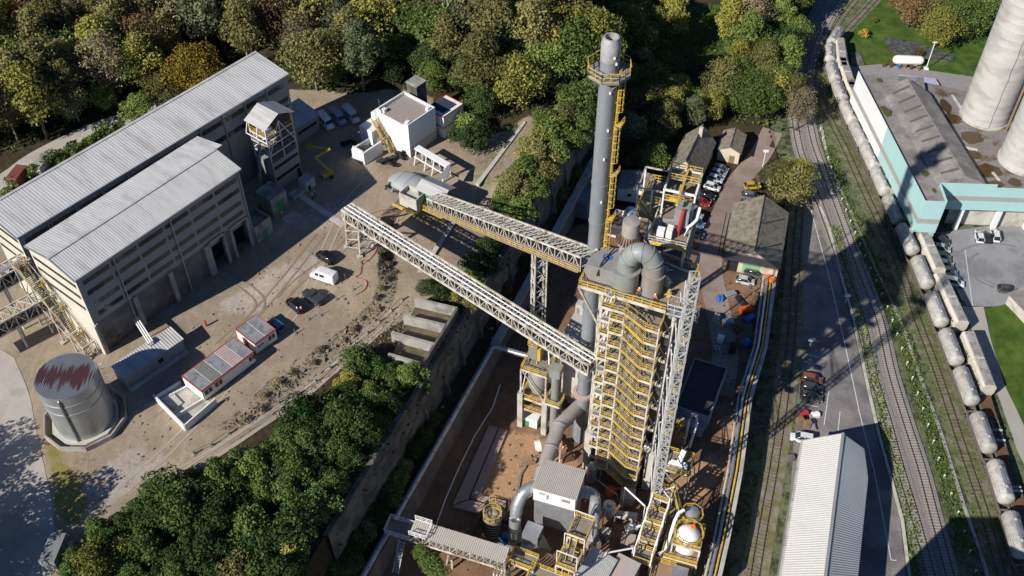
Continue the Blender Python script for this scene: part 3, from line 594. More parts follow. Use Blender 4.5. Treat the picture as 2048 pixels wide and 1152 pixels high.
for i, (px, py) in enumerate(((1215, 110), (1200, 165), (1240, 215), (1225, 250), (1265, 180), (1260, 285), (1300, 180), (1545, 20), (1590, 90), (1600, 20), (1310, 150))):
    one(px, py, -3.4, 'round', random.choice(('dark', 'mid')), random.uniform(.7, .95), 'dark green understorey tree in the shade behind the chimney shaft', 'shaded trees behind the chimney', 'tree')
# trees off the left edge whose shade falls across the gravel road
for (px, py), h in (((15, 905), 1.35), ((20, 1010), 1.3), ((25, 1100), 1.2), ((170, 985), 1.3),   ((95, 1090), 1.2)):
    q = A(px, py, T); L = 9.*h*1.51; x, y = q[0]-L*.76, q[1]-L*.65
    while PJ(x+3.5*h, y, T+6)[0] > -15 and PJ(x, y+3, T+11*h)[1] < 1165: x -= .8
    tree(x, y, T, 'round', 'mid', h, 'green tree beside the gravel road at its near end', 'trees beside the gravel road', 'tree')
# undergrowth on the forest floor and along walls
def scatter(name, poly, z, n, leaf, size, seed, hmax=.8, zf=None):
    r = np.random.default_rng(seed); P = np.array(poly); X = r.uniform(P[:, 0].min(), P[:, 0].max(), n); Y = r.uniform(P[:, 1].min(), P[:, 1].max(), n); k = inpoly(poly, X, Y); X, Y = X[k], Y[k]; m = len(X)
    Z = np.full(m, z) if zf is None else np.array([zf(a, b) for a, b in zip(X, Y)])
    c = np.stack([X, Y, Z+hmax*r.random(m)**2], 1); nm = r.normal(size=(m, 3))*.6; nm[:, 2] += 1; nm /= np.linalg.norm(nm, axis=1)[:, None]
    t = np.cross(nm, r.normal(size=(m, 3))); t /= np.linalg.norm(t, axis=1)[:, None]; b = np.cross(nm, t); s = size*(.5+r.random(m))[:, None]/2
    v = np.stack([c-t*s, c+b*s*.7, c+t*s, c-b*s*.7], 1).reshape(-1, 3)
    me = bpy.data.meshes.new(name); me.from_pydata(v.tolist(), [], np.arange(4*m).reshape(-1, 4).tolist()); me.materials.append(LEAF[leaf]); o = bpy.data.objects.new(name, me); COL.objects.link(o); o['kind'] = 'stuff'; return o
scatter('undergrowth', FOREST, T, 22000, 'dark', .9, 3, 1.4, zf=gz)
scatter('ground_cover', [(x-1.5, y) for x, y in THICK], TL, 12000, 'mid', .7, 4, 1.0, zf=gz)
scatter('ground_cover', PXY([(1070, 235), (1180, 200), (1190, 260), (1060, 420), (985, 520), (960, 500), (1040, 350)], T), T, 4500, 'olive', .6, 5, .9, zf=gz)
scatter('ground_cover', PXY([(1200, 60), (1600, -30), (1600, 270), (1420, 240), (1300, 330), (1220, 330)], DP), -3.6, 9000, 'dark', .8, 6, .8, zf=gz)
_bk = [(float(LB(y))+.1, y) for y in np.arange(104, 162, 2)]; scatter('dry_grass', _bk+[(x+3.2, y) for x, y in _bk[::-1]], T, 8000, 'straw', .42, 7, .18, zf=gz)
scatter('dry_grass', PXY([(800, 620), (835, 605), (800, 690), (720, 720), (640, 790), (560, 850), (545, 840), (650, 765), (730, 690)], TL), TL, 2200, 'straw', .4, 8, .2, zf=gz)
for i, y in enumerate(np.arange(106, 156, 2.6)):
    x = float(LB(y))+random.uniform(.3, 3.2); leaf = random.choice(('twig', 'olive', 'straw', 'straw'))
    tree(x, float(y), gz(x, float(y))-.15, 'low', leaf, random.uniform(.35, .7), {'twig': 'grey brown', 'olive': 'olive green', 'straw': 'straw coloured'}[leaf]+' scrub tuft on the earth bank between yard and lower track', 'scrub on the earth bank, '+leaf, 'shrub', 'shrub', .7)
# ---------------------------------------------------------------- railway
RAILM = M('brown rail steel', (.13, .085, .06), .6, .5, var=.25, scale=1.5)
SLEEP = M('concrete sleepers', (.36, .33, .29), .9, var=.3, scale=2)
SLEEPW = M('old timber sleepers', (.20, .165, .13), .95, var=.45, scale=2)
def track(label, pts, z, sleep=SLEEP, ball=True, bw=3.3, step=.62, miss=0., zo=0.):
    P = smooth([A(x, y, z+zo) for x, y in pts], 8)
    if ball: mb = MB(); ribbon(P, bw, z-.1, z+.16, mb); struct(mb.build('ballast', BALL))
    zb = z+(.16 if ball else .02); mb = MB()
    for s in (-.72, .72):
        Q = []
        for i, p in enumerate(P):
            d = P[min(i+1, len(P)-1)]-P[max(i-1, 0)]; d = d/np.linalg.norm(d); Q.append((p[0]-d[1]*s, p[1]+d[0]*s))
        ribbon(Q, .11, zb, zb+.20, mb)
    o = struct(mb.build('railway_track', RAILM)); o['label'] = label
    mb = MB(); E = even(P, step)
    for i in range(len(E)-1):
        if random.random() < miss: continue
        d = E[i+1]-E[i]; mb.cb((E[i][0], E[i][1], zb-.05), .27, 2.3, .05+random.uniform(.06, .085), math.atan2(d[1], d[0]))
    mb.build('sleepers', sleep, o); return P
T_A = [(1604, 330), (1600, 420), (1594, 500), (1588, 600), (1583, 680), (1574, 752), (1563, 830), (1547, 934), (1528, 1040), (1507, 1165)]
T_B = [(1697, -60), (1642, 10), (1605, 90), (1587, 180), (1595, 280), (1619, 355), (1642, 417), (1681, 526), (1721, 636), (1745, 748), (1773, 840), (1799, 935), (1829, 1035), (1863, 1160)]
T_C = [(1733, -60), (1675, 12), (1631, 95), (1614, 185), (1625, 275), (1651, 350), (1676, 417), (1716, 526), (1757, 636), (1783, 748), (1814, 850), (1843, 940), (1868, 1035), (1902, 1160)]
T_D = [(1770, -60), (1700, 15), (1652, 90), (1634, 157), (1648, 215), (1687, 292), (1735, 398), (1796, 526), (1833, 636), (1875, 748), (1919, 880), (1967, 1022), (2006, 1160)]
T_E = [(1795, -60), (1730, 10), (1684, 60), (1662, 95), (1663, 140), (1692, 220), (1736, 312), (1782, 415), (1840, 540), (1869, 616), (1929, 770), (1964, 866), (1998, 962), (2028, 1068), (2060, 1180)]
T_F = [(1690, 60), (1681, 100), (1692, 150), (1722, 220), (1772, 320), (1830, 440), (1866, 520), (1885, 570), (1940, 690), (1966, 757), (2007, 887), (2042, 995), (2085, 1140)]
PA = track('overgrown single track below the plant wall', T_A, DP, SLEEPW, False, step=.75, miss=.35)
PB = track('left track of the concrete sleeper double line', T_B, DP); PC = track('right track of the concrete sleeper double line', T_C, DP)
PD = track('weedy track left of the tank wagons', T_D, DP, SLEEPW, False, step=.8, miss=.3); PE_ = track('track under the tank wagons', T_E, DP, SLEEPW, False, step=.9, miss=.3, zo=2.6); PF_ = track('track under the hopper wagons', T_F, DP, SLEEPW, False, step=.9, miss=.3, zo=3.)
mb = MB(); ribbon([(a[0]*.5+b[0]*.5, a[1]*.5+b[1]*.5) for a, b in zip(PB, PC)], 6.0, DP-.1, DP+.08, mb); struct(mb.build('ballast', BALL))
GRV = M('weedy gravel', (.20, .18, .14), .95, var=.35, scale=.9, col2=(.10, .13, .04), amount=.75, bump=.3)
GRVY = M('mossy gravel', (.17, .155, .07), .95, var=.35, scale=.7, col2=(.23, .21, .17), amount=.6, bump=.3)
mb = MB(); ribbon(PD, 4.4, DP-.1, DP+.012, mb); struct(mb.build('gravel_strip', GRV)); mb = MB(); ribbon(PE_, 3.4, DP-.1, DP+.010, mb); struct(mb.build('gravel_strip', GRV))
mb = MB(); ribbon(PA, 4.6, DP-.1, DP+.012, mb); struct(mb.build('gravel_strip', GRVY))
# cable trough and white marker pegs along the weeds between the lines
CT = smooth([A(x, y, DP) for x, y in ((1642, 250), (1660, 330), (1700, 420), (1752, 540), (1800, 640), (1838, 748), (1880, 860), (1924, 1000), (1962, 1110), (1978, 1165))], 6)
mb = MB(); ribbon(CT, .6, DP-.1, DP+.16, mb); tag(mb.build('cable_trough', CONC), 'long straight concrete cable trough running between the two railway lines', 'cable trough')
peg = MB(); peg.bx(-.05, .05, -.05, .05, 0, 1.0); peg.bx(-.16, .16, -.05, .05, .85, 1.1)
pm = None
PEG = smooth([A(x, y, DP) for x, y in ((1640, 262), (1655, 320), (1685, 410), (1730, 520), (1770, 610), (1800, 695), (1830, 780), (1860, 872), (1888, 960), (1918, 1040), (1950, 1150))], 6)
for i, p in enumerate(even(PEG, 3.9)):
    if pm is None: o = peg.build('marker_peg', WPAINT); pm = o.data
    else: o = bpy.data.objects.new('marker_peg', pm); COL.objects.link(o)
    place(o, (p[0], p[1], DP), -.4); tag(o, 'white marker peg in the row along the weeds between the railway lines', 'marker', 'white marker pegs')
# retaining kerb right of the depot road
KB = [A(x, y, DP) for x, y in ((1640, 415), (1656, 450), (1684, 560), (1707, 640), (1739, 790), (1760, 880), (1804, 1040), (1820, 1165))]
mb = MB(); ribbon(KB, .5, DP-.1, DP+.35, mb); tag(mb.build('kerb_wall', CONCL), 'low pale kerb wall between depot road and grass bank of the double line', 'kerb')
gb = smooth([A(x, y, DP) for x, y in ((1668, 455), (1696, 560), (1718, 640), (1752, 790), (1774, 880), (1818, 1040), (1836, 1165))], 5)
scatter('grass', [(p[0]-1.0, p[1]) for p in gb]+[(p[0]+1.3, p[1]) for p in gb[::-1]], DP, 14000, 'mid', .4, 21, .7)
wd = smooth([A(x, y, DP) for x, y in ((1660, 290), (1705, 420), (1757, 540), (1800, 640), (1838, 748), (1872, 860), (1900, 950), (1945, 1110))], 5)
scatter('weeds', [(p[0]-2.6, p[1]) for p in wd]+[(p[0]+.6, p[1]) for p in wd[::-1]], DP, 13000, 'mid', .4, 22, .5)
wd = smooth([A(x, y, DP) for x, y in ((1610, 300), (1625, 420), (1590, 560), (1560, 700), (1548, 780), (1525, 900), (1500, 1020), (1475, 1165))], 5)
scatter('weeds', [(p[0]-1.6, p[1]) for p in wd]+[(p[0]+1.4, p[1]) for p in wd[::-1]], DP, 5000, 'olive', .4, 23, .5)
scatter('weeds', [(p[0]-3.6, p[1]) for p in PD]+[(p[0]-1.2, p[1]) for p in PD[::-1]], DP, 8000, 'mid', .36, 24, .3)
scatter('weeds', [(p[0]+1.2, p[1]) for p in PD]+[(p[0]+2.8, p[1]) for p in PD[::-1]], DP, 7000, 'mid', .36, 25, .3)
# painted lines on the depot road
def lines(name, z, segs, w=.16, lift=.026):
    mb = MB()
    for a, b in segs:
        p, q = Vector(A3(*a, z)), Vector(A3(*b, z)); d = (q-p).normalized(); n = Vector((-d.y, d.x, 0))*w/2
        mb.add([(*(p-n)[:2], z+lift), (*(q-n)[:2], z+lift), (*(q+n)[:2], z+lift), (*(p+n)[:2], z+lift)], [(0, 1, 2, 3)])
    return struct(mb.build(name, MARK))
lines('road_markings', DP, [((1622, 420), (1660, 560)), ((1660, 560), (1690, 690)), ((1690, 690), (1720, 830)), ((1720, 830), (1748, 940)), ((1748, 940), (1782, 1120)), ((1782, 1120), (1793, 1121))] +
      [((1610, 708), (1650, 717)), ((1608, 723), (1648, 732)), ((1606, 738), (1646, 747)), ((1596, 806), (1636, 814)), ((1658, 780), (1648, 850)), ((1680, 823), (1676, 862))])
lines('road_markings', DP, [((1868, 478), (1925, 600)), ((1930, 500), (1945, 612))], .14)
# tyre marks swept onto the loading yard
SKID = M('tyre marks', (.20, .20, .21), .9, var=.3, scale=1)
mb = MB()
for r, a0, a1, w_ in ((6.2, 120, 250, .6), (5.2, 150, 260, .35), (8.6, 60, 150, .5)):
    c = A(2008, 540, DP); ribbon([(c[0]+r*1.25*math.cos(R(t)), c[1]+r*math.sin(R(t))) for t in range(a0, a1, 10)], w_, DP+.02, DP+.024, mb)
struct(mb.build('tyre_marks', SKID))
# ---- wagons
WAG = M('grey wagon tank', (.45, .44, .41), .65, .05, var=.3, scale=.9, col2=(.35, .325, .285), amount=.6, obj=True, rnd=.12)
WAGC = M('cream hopper wagon', (.58, .55, .46), .6, var=.16, scale=.6, col2=(.40, .37, .29), amount=.35, obj=True, rnd=.06)
WROOF = M('grey hopper roof', (.38, .37, .35), .8, var=.3, scale=.8, col2=(.24, .23, .21), amount=.5, obj=True)
UNDER = M('dirty wagon frame', (.16, .14, .12), .85, var=.4, scale=1.5, obj=True)
LETT = M('dark blue lettering', (.04, .06, .15), .6, obj=True)
def wheelset(par, x):
    for s in (-.74, .74):
        w_ = MB(); w_.tube((x, s-.06, .46), (x, s+.06, .46), .46, 14); w_.build('wheel', RUST, par)
def tankwagon(L=9.0, r=1.58):
    t = thing('tank_wagon', '', 'tank wagon'); zc = 1.35+r; h = L/2-.55
    f = MB(); f.bx(-L/2-.6, L/2+.6, -1.15, -.85, .75, 1.15); f.bx(-L/2-.6, L/2+.6, .85, 1.15, .75, 1.15)
    for x in (-L/2-.5, -L/4, 0, L/4, L/2+.3): f.bx(x, x+.25, -1.2, 1.2, .8, 1.1)
    for s in (-1, 1):
        for y in (-.85, .85): f.tube((s*(L/2+.6), y, .95), (s*(L/2+1.15), y, .95), .2, 8)
    for x in (-L*.3, L*.3): f.bx(x-.25, x+.25, -1.1, 1.1, 1.1, zc-r*.72)
    f.build('frame', UNDER, t)
    b = MB(); pr = [(.02, -h-.55), (r*.45, -h-.5), (r*.8, -h-.3), (r*.96, -h), (r, -h+.3), (r, h-.3), (r*.96, h), (r*.8, h+.3), (r*.45, h+.5), (.02, h+.55)]; n = 28
    vs = [(z, rr*math.cos(2*math.pi*i/n), zc+rr*math.sin(2*math.pi*i/n)) for rr, z in pr for i in range(n)]
    b.add(vs, [(k*n+i, k*n+(i+1) % n, (k+1)*n+(i+1) % n, (k+1)*n+i) for k in range(len(pr)-1) for i in range(n)]); b.build('tank', WAG, t, True)
    k = MB(); k.bx(-L*.42, L*.42, -.28, .28, zc+r+.06, zc+r+.12)
    for x in np.linspace(-L*.4, L*.4, 7): k.bx(x-.05, x+.05, -.5, .5, zc+r-.1, zc+r+.06)
    k.build('walkway', GALV, t)
    for x in (-L*.24, L*.24): c = MB(); c.lathe((x, .0, zc+r), [(.33, -.05), (.33, .25), (.25, .32), (.02, .34)], 12); c.build('hatch', WAG, t, True)
    ld = MB()
    for y in (-.25, .25): ld.bar((L*.46, y, 1.1), (L*.40, y, zc+r+.1), .06)
    for i in range(9): ld.bar((L*.46-L*.06*i/9, -.25, 1.1+(zc+r-1.)*i/9), (L*.46-L*.06*i/9, .25, 1.1+(zc+r-1.)*i/9), .04)
    ld.build('ladder', UNDER, t)
    m = MB()
    for s in (-1, 1):
        for i in range(4): a = .35; x = -L*.36+i*.42; m.add([(x, s*(r*math.cos(a)+.01), zc+r*math.sin(a)), (x+.3, s*(r*math.cos(a)+.01), zc+r*math.sin(a)), (x+.3, s*(r*math.cos(a+.35)+.012), zc+r*math.sin(a+.35)), (x, s*(r*math.cos(a+.35)+.012), zc+r*math.sin(a+.35))], [(0, 1, 2, 3)])
    m.build('lettering', LETT, t)
    for x in (-L*.33, L*.33): wheelset(t, x)
    return t
def hopper(L=14.6):
    t = thing('hopper_wagon', '', 'hopper wagon'); w_ = 1.4
    f = MB(); f.bx(-L/2, L/2, -1.2, -.9, .75, 1.15); f.bx(-L/2, L/2, .9, 1.2, .75, 1.15)
    for x in np.linspace(-L/2, L/2-.25, 6): f.bx(x, x+.25, -1.2, 1.2, .8, 1.1)
    for s in (-1, 1):
        for y in (-.85, .85): f.tube((s*L/2, y, .95), (s*(L/2+.5), y, .95), .2, 8)
    f.build('frame', UNDER, t)
    for s in (-1, 1):
        x0, x1 = (.08, L/2-.15) if s > 0 else (-L/2+.15, -.08); b = MB()
        P = [(-w_*.75, 1.3), (-w_, 2.0), (-w_, 3.75), (-w_*.72, 4.15), (w_*.72, 4.15), (w_, 3.75), (w_, 2.0), (w_*.75, 1.3)]; n = len(P)
        xs = [(x0+.55, .9), (x0, 0), (x1, 0), (x1-.55, .9)]
        vs = [(x0 if k == 0 else x1, y, z) for k in (0, 1) for y, z in P]
        b.add(vs, [(i, (i+1) % n, n+(i+1) % n, n+i) for i in range(n)]+[tuple(range(n))[::-1], tuple(range(n, 2*n))])
        for x in np.linspace(x0+.3, x1-.3, 6): b.bx(x-.05, x+.05, -w_-.06, -w_+.01, 1.9, 3.8); b.bx(x-.05, x+.05, w_-.01, w_+.06, 1.9, 3.8)
        b.build('hopper_body', WAGC, t)
        r_ = MB(); r_.bx(x0+.2, x1-.2, -.82, .82, 4.16, 4.24)
        for x in np.linspace(x0+.6, x1-.6, 4): r_.bx(x-.04, x+.04, -.95, .95, 4.24, 4.3)
        r_.build('roof_hatch', WROOF, t)
        m = MB()
        for sy in (-1, 1):
            for i in range(3): x = x0+1.2+i*.7; m.bx(x, x+.5, sy*(w_+.012)-.006, sy*(w_+.012)+.006, 2.7, 3.2)
        m.build('lettering', LETT, t)
    for x in (-L*.4, -L*.28, L*.28, L*.4): wheelset(t, x)
    return t
def flatwagon(L=12.5):
    t = thing('flat_wagon', '', 'flat wagon'); f = MB()
    for y in (-1.25, 1.1): f.bx(-L/2, L/2, y, y+.16, .8, 1.2)
    f.bx(-L/2, L/2, -.3, .3, .8, 1.1)
    for x in np.linspace(-L/2, L/2-.2, 9): f.bx(x, x+.22, -1.25, 1.25, .85, 1.12)
    for s in (-1, 1):
        for y in (-.85, .85): f.tube((s*L/2, y, .95), (s*(L/2+.5), y, .95), .2, 8)
    f.build('frame', UNDER, t)
    d = MB(); d.bx(-L*.2, L*.3, -1.2, 1.2, 1.2, 1.26); d.build("deck_plate", RUST, t)
    for x in (-L*.42, L*.42): b = MB(); b.bx(x-.15, x+.15, -1.3, 1.3, 1.12, 1.5); b.build('end_rail', STEEL, t)
    for x in (-L*.36, -L*.24, L*.24, L*.36): wheelset(t, x)
    return t
def along(P, px, py, zz):
    q = np.array(A(px, py, DP+zz)); D = [np.linalg.norm(p-q) for p in P]; i = int(np.argmin(D)); i = max(1, min(len(P)-2, i)); d = P[i+1]-P[i-1]; d = d/np.linalg.norm(d)
    p = P[i]+d*np.dot(q-P[i], d); return (p[0], p[1], DP+.2), math.atan2(d[1], d[0])+math.pi
tw = [(1653, 72, 'farthest tank wagon, at the head of the row by the lawn'), (1655, 110, 'second tank wagon from the far end, beside the first hopper wagon'), (1662, 148, 'grey tank wagon level with the pavement corner, third from the far end'), (1675, 186, 'pale tank wagon level with the white clad wall end, fourth from the far end'), (1693, 228, 'beige stained tank wagon beside the white cladding'), (1713, 272, 'bluish grey tank wagon where white cladding meets mint cladding'), (1735, 318, 'beige tank wagon beside the first mint cladding panels'), (1757, 366, 'dull grey tank wagon crossed by the end of the chimney shadow'), (1782, 422, 'tank wagon lying wholly in the dark tower shadow'), (1809, 482, 'tank wagon half in shadow below the corner of the mint building'), (1839, 548, 'stained tank wagon beside the row of parked cars'), (1869, 622, 'clean pale tank wagon beside the middle hopper wagon'), (1899, 697, 'tank wagon beside the nearest hopper wagon'), (1930, 775, 'long pale tank wagon at the end of the hopper wagons'), (1963, 868, 'tank wagon beside the first empty flat wagon'), (1997, 966, 'dirty topped tank wagon beside the second flat wagon'), (2028, 1072, 'nearest tank wagon, at the lower right corner')]
p0 = tankwagon(); kd = KIDS()
for i, (px, py, lab) in enumerate(tw):
    loc, rz = along(PE_, px, py, 2.6)
    if i: o = dup(p0, loc, rz, kids=kd)
    else: o = place(p0, loc, rz)
    sc = .88 if i < 4 else .98; o.scale = (sc, 1, 1); tag(o, lab, None, 'tank wagons on the siding')
hw = [(1681, 112, 'farthest hopper wagon, next to the lawn'), (1693, 152, 'hopper wagon in front of the white cladding corner'), (1712, 200, 'hopper wagon entering under the clad loading building'), (1852, 500, 'cream hopper wagon coming out from under the mint building'), (1897, 602, 'cream hopper wagon between the parked cars and the service road'), (1952, 725, 'nearest cream hopper wagon, ahead of the empty flat wagons')]
p1 = hopper(); kd = KIDS()
for i, (px, py, lab) in enumerate(hw):
    loc, rz = along(PF_, px, py, 3.0); o = dup(p1, loc, rz, kids=kd) if i else place(p1, loc, rz)
    tag(o, lab, None, 'hopper wagons on the siding')
fw = [(1985, 820, 'empty rusty flat wagon coupled behind the nearest hopper wagon'), (2020, 930, 'empty rusty flat wagon between two tank wagons near the lower right'), (2052, 1035, 'empty flat wagon cut by the right picture edge')]
p2 = flatwagon(); kd = KIDS()
for i, (px, py, lab) in enumerate(fw):
    loc, rz = along(PF_, px, py, 1.0); o = dup(p2, loc, rz, kids=kd) if i else place(p2, loc, rz)
    tag(o, lab, None, 'empty flat wagons')
# ---------------------------------------------------------------- the two halls
PANEL = M('stained concrete panels', (.20, .195, .19), .85, var=.35, scale=.35, col2=(.13, .125, .12), amount=.6)
CLADC = M('cream cladding', (.60, .56, .47), .6, var=.12, scale=.3)
TRIM = M('grey steel trim', (.33, .35, .37), .45, .3, var=.15)
def gabled(fr, t, L, W, H, rise, rv=.5, nr=90, mw=CLAD, over=.35, ext=0., wallz=0.):
    w_ = MB(fr); w_.bx(0, L, 0, .25, wallz, H); w_.bx(0, L, W-.25, W, 0, H)
    for u0, u1 in ((0, .25), (L-.25, L)):
        P = [(0.25, 0), (W-.25, 0), (W-.25, H), (W*rv, H+rise), (.25, H)]
        w_.add([(u0, v, z) for v, z in P]+[(u1, v, z) for v, z in P], [(0, 1, 2, 3, 4), (9, 8, 7, 6, 5)]+[(i, 5+i, 5+(i+1) % 5, (i+1) % 5) for i in range(5)])
    w_.build('wall', mw, t)
    r = MB(fr); k = rise/(W*rv); z0 = H-over*k+.12; r.ribs((-over, -over, z0), (L+over, -over, z0), (L+over, W*rv, H+rise+.12), (-over, W*rv, H+rise+.12), nr, .035)
    k2 = rise/(W*(1-rv)); z1 = H-over*k2+.12; r.ribs((-over, W+over, z1), (L+over+ext, W+over, z1), (L+over+ext, W*rv, H+rise+.13), (-over, W*rv, H+rise+.13), nr, .035)
    r.build('roof', SHEET, t)
    c = MB(fr); c.bx(-over-.05, L+over+.05, W*rv-.3, W*rv+.3, H+rise+.14, H+rise+.24); c.build('ridge_cap', SHEET, t)
    g = MB(fr); g.bx(-over, L+over, -over-.22, -over-.02, z0-.25, z0+.02); g.build('gutter', TRIM, t)
    g = MB(fr)
    for u in (-over-.1, L+over+.02): g.prism([(u, -over), (u+.08, -over), (u+.08, W+over), (u, W+over)], H-.35, H-.2) if False else g.add([(u+q, v, z) for q in (0, .09) for v, z in ((-over, z0-.3), (-over, z0+.05), (W*rv, H+rise+.22), (W*rv, H+rise-.15), (W+over, z1+.05), (W+over, z1-.3))], [(0, 1, 2, 3), (9, 8, 7, 6), (3, 2, 4, 5), (11, 10, 8, 9), (0, 6, 7, 1), (1, 7, 8, 2), (2, 8, 10, 4), (4, 10, 11, 5), (5, 11, 9, 3), (3, 9, 6, 0)])
    g.build('verge_trim', TRIM, t)
def bands(fr, t, rows, u0, u1, n, gap=.5, v=0., jitter=0):
    for z0, z1 in rows:
        st = (u1-u0)/n
        for i in range(n):
            b = MB(fr); a, c = u0+i*st+gap/2, u0+(i+1)*st-gap/2; b.bx(a, c, v-.05, v+.05, z0, z1)
            b.mat(1)
            for x in np.arange(a+1.2, c-.4, 1.2): b.bx(x-.03, x+.03, v-.065, v-.05, z0, z1)
            b.build('window_band', [GLASS, M('dark mullion', (.09, .095, .10), .5)], t)
def vbands(fr, t, rows, v0, v1, u):
    for z0, z1 in rows: b = MB(fr); b.bx(u-.05, u+.05, v0, v1, z0, z1); b.build('window_band', GLASS, t)
bl, br = A(213, 706, T), A(512, 486, T)
HAZ = azi(bl, br); FA = Fr((*bl, T), HAZ); LA_ = math.hypot(br[0]-bl[0], br[1]-bl[1]); HA = .5*(HT(*bl, 560.4)-T)+.5*(HT(*br, 336)-T); WA = 13.2
def uA(px, py, fr=FA, z=T): q = A(px, py, z); return (q[0]-fr.o[0])*fr.a[0]+(q[1]-fr.o[1])*fr.a[1]
t = thing('industrial_hall', 'tall grey hall with pale ribbed roof, dark window bands and two tall open doorways', 'hall', FA.o)
zc = HA*.40
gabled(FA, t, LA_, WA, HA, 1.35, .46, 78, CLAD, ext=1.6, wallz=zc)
bands(FA, t, ((HA*.875, HA*.925), (HA*.74, HA*.79)), .8, LA_-.6, 6)
bands(FA, t, ((HA*.585, HA*.635), (HA*.46, HA*.51)), 1.2, LA_-.9, 6)
vbands(FA, t, ((HA*.86, HA*.90), (HA*.72, HA*.76), (HA*.57, HA*.61)), .6, WA-.6, -.02)
d1, d2 = (uA(425, 538), uA(449, 520)), (uA(476, 512), uA(503, 493))
for i, (a, c) in enumerate(((0, .235), (.235, .455), (.455, .69))):
    p = MB(FA); p.bx(LA_*a+.5, LA_*c-.4, .3, .6, 0, zc); p.build('concrete_panel', PANEL, t)
for a, c in ((LA_*.69, d1[0]), (d1[1], d2[0]), (d2[1], LA_-.3)): p = MB(FA); p.bx(a, c, .05, .5, 0, zc); p.build('concrete_panel', PANEL, t)
for a in (0.0, .235, .455, .69): p = MB(FA); p.bx(LA_*a-.35+.35*(a == 0), LA_*a+.5, -.4, .3, 0, zc+.05); p.build('pilaster', CONC, t)
for a in (d1[0]-.6, d1[1], d2[0]-.6, d2[1]): p = MB(FA); p.bx(a, a+.6, -.35, .3, 0, zc+.2); p.build('pilaster', CONC, t)
for a, c in (d1, d2):
    p = MB(FA); p.bx(a, c, .9, 1.0, zc*.72, zc); s_ = p.build('roller_shutter', TRIM, t)
    p = MB(FA); p.bx(a-.1, c+.1, -.35, .2, zc-.1, zc+.35); p.build('lintel', TRIM, s_)
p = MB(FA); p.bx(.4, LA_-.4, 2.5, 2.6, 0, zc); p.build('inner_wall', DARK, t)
p = MB(FA); p.bx(0.25, LA_-.25, .25, 2.5, zc-.1, zc); p.build('soffit', CONC, t)
p = MB(FA); p.bx(-.35, .0, -.4, WA, 0, zc*.98); p.build('plinth_wall', CLADC, t)
p = MB(FA); p.bx(-.03, -.0, .0, WA, zc*.98, HA); p.build('gable_cladding', CLADC, t)
for u in (LA_*.205, LA_*.545, LA_-.25): p = MB(FA); p.bar((u, -.18, .1), (u, -.18, HA-.1), .22); p.build('downpipe', TRIM, t)
for u, z in ((LA_*.09, .8), (LA_*.42, .9)): p = MB(FA); p.bx(u, u+.5, -.0, .3, z, z+.8); p.build('hose_cabinet', RED, t)
# long hall behind
HB = 19.; cr = A(572, 148, T+HB); cl = A(34, 473, T+HB); LB_ = math.hypot(cr[0]-cl[0], cr[1]-cl[1]); FB = Fr((*cl, T), azi(cl, cr))
t = thing('industrial_hall', 'very long grey hall behind, single pale roof slope in view against the forest', 'hall', FB.o)
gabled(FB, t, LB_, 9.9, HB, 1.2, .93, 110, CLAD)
p = MB(FB); p.bx(-.03, 0, 0, 9.9, 0, HB); p.build('gable_cladding', CLADC, t)
bands(FB, t, ((HB-2.6, HB-1.5), (HB-6.2, HB-5.1)), .8, LB_-.5, 11, .35)
vbands(FB, t, ((HB-1.9, HB-1.3), (HB-4.6, HB-4.), (HB-7.4, HB-6.8)), .6, 9.3, -.06)
for k in range(1, 11): p = MB(FB); u = LB_*k/11; p.bar((u, -.14, .2), (u, -.14, HB-.4), .2); p.build('downpipe', TRIM, t)
p = MB(FB); p.bx(LB_-5.2, LB_-1.6, -.08, -.02, 0, HB-7.5); p.build('doorway', DARK, t)
for u in (LB_-1.5, LB_-6.1): p = MB(FB); p.bx(u, u+.9, -.5, -.0, 0, HB-7.2); p.build('pilaster', CONC, t)
# lean-to at the far end of the long hall
f2 = Fr(FB.p(LB_+.3, 1.0, 0), FB.az); t = thing('annex_shed', 'low shaded annex with ribbed lean-to roof at the end of the long hall', 'shed', f2.o)
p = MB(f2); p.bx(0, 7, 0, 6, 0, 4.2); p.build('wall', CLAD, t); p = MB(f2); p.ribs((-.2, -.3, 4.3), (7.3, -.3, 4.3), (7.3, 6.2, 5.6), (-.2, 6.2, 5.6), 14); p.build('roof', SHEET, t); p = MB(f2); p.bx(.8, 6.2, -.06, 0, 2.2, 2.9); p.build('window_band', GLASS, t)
# ---------------------------------------------------------------- stairs, rails: shared pieces
def flight(mb, p, q, w, ax, n=None):           # open stair flight from p up to q, stringers w apart along unit ax
    p, q, ax = Vector(p), Vector(q), Vector(ax); n = n or max(4, int(abs(q.z-p.z)/.28))
    for s in (-.5, .5): mb.bar(p+ax*w*s, q+ax*w*s, .09, .28)
    mb.mat(1)
    for i in range(1, n): c = p.lerp(q, i/n); h = (q-p); h.z = 0; h.normalize(); mb.slab([c+ax*w*.48+h*.13, c-ax*w*.48+h*.13, c-ax*w*.48-h*.13, c+ax*w*.48-h*.13], .05)
    mb.mat(0)
def flight_rail(mb, p, q, w, ax, h=1.0, bw=.075):
    p, q, ax = Vector(p), Vector(q), Vector(ax)
    for s in (-.5, .5): mb.rail([p+ax*w*s, q+ax*w*s], h, bw, 1.7)
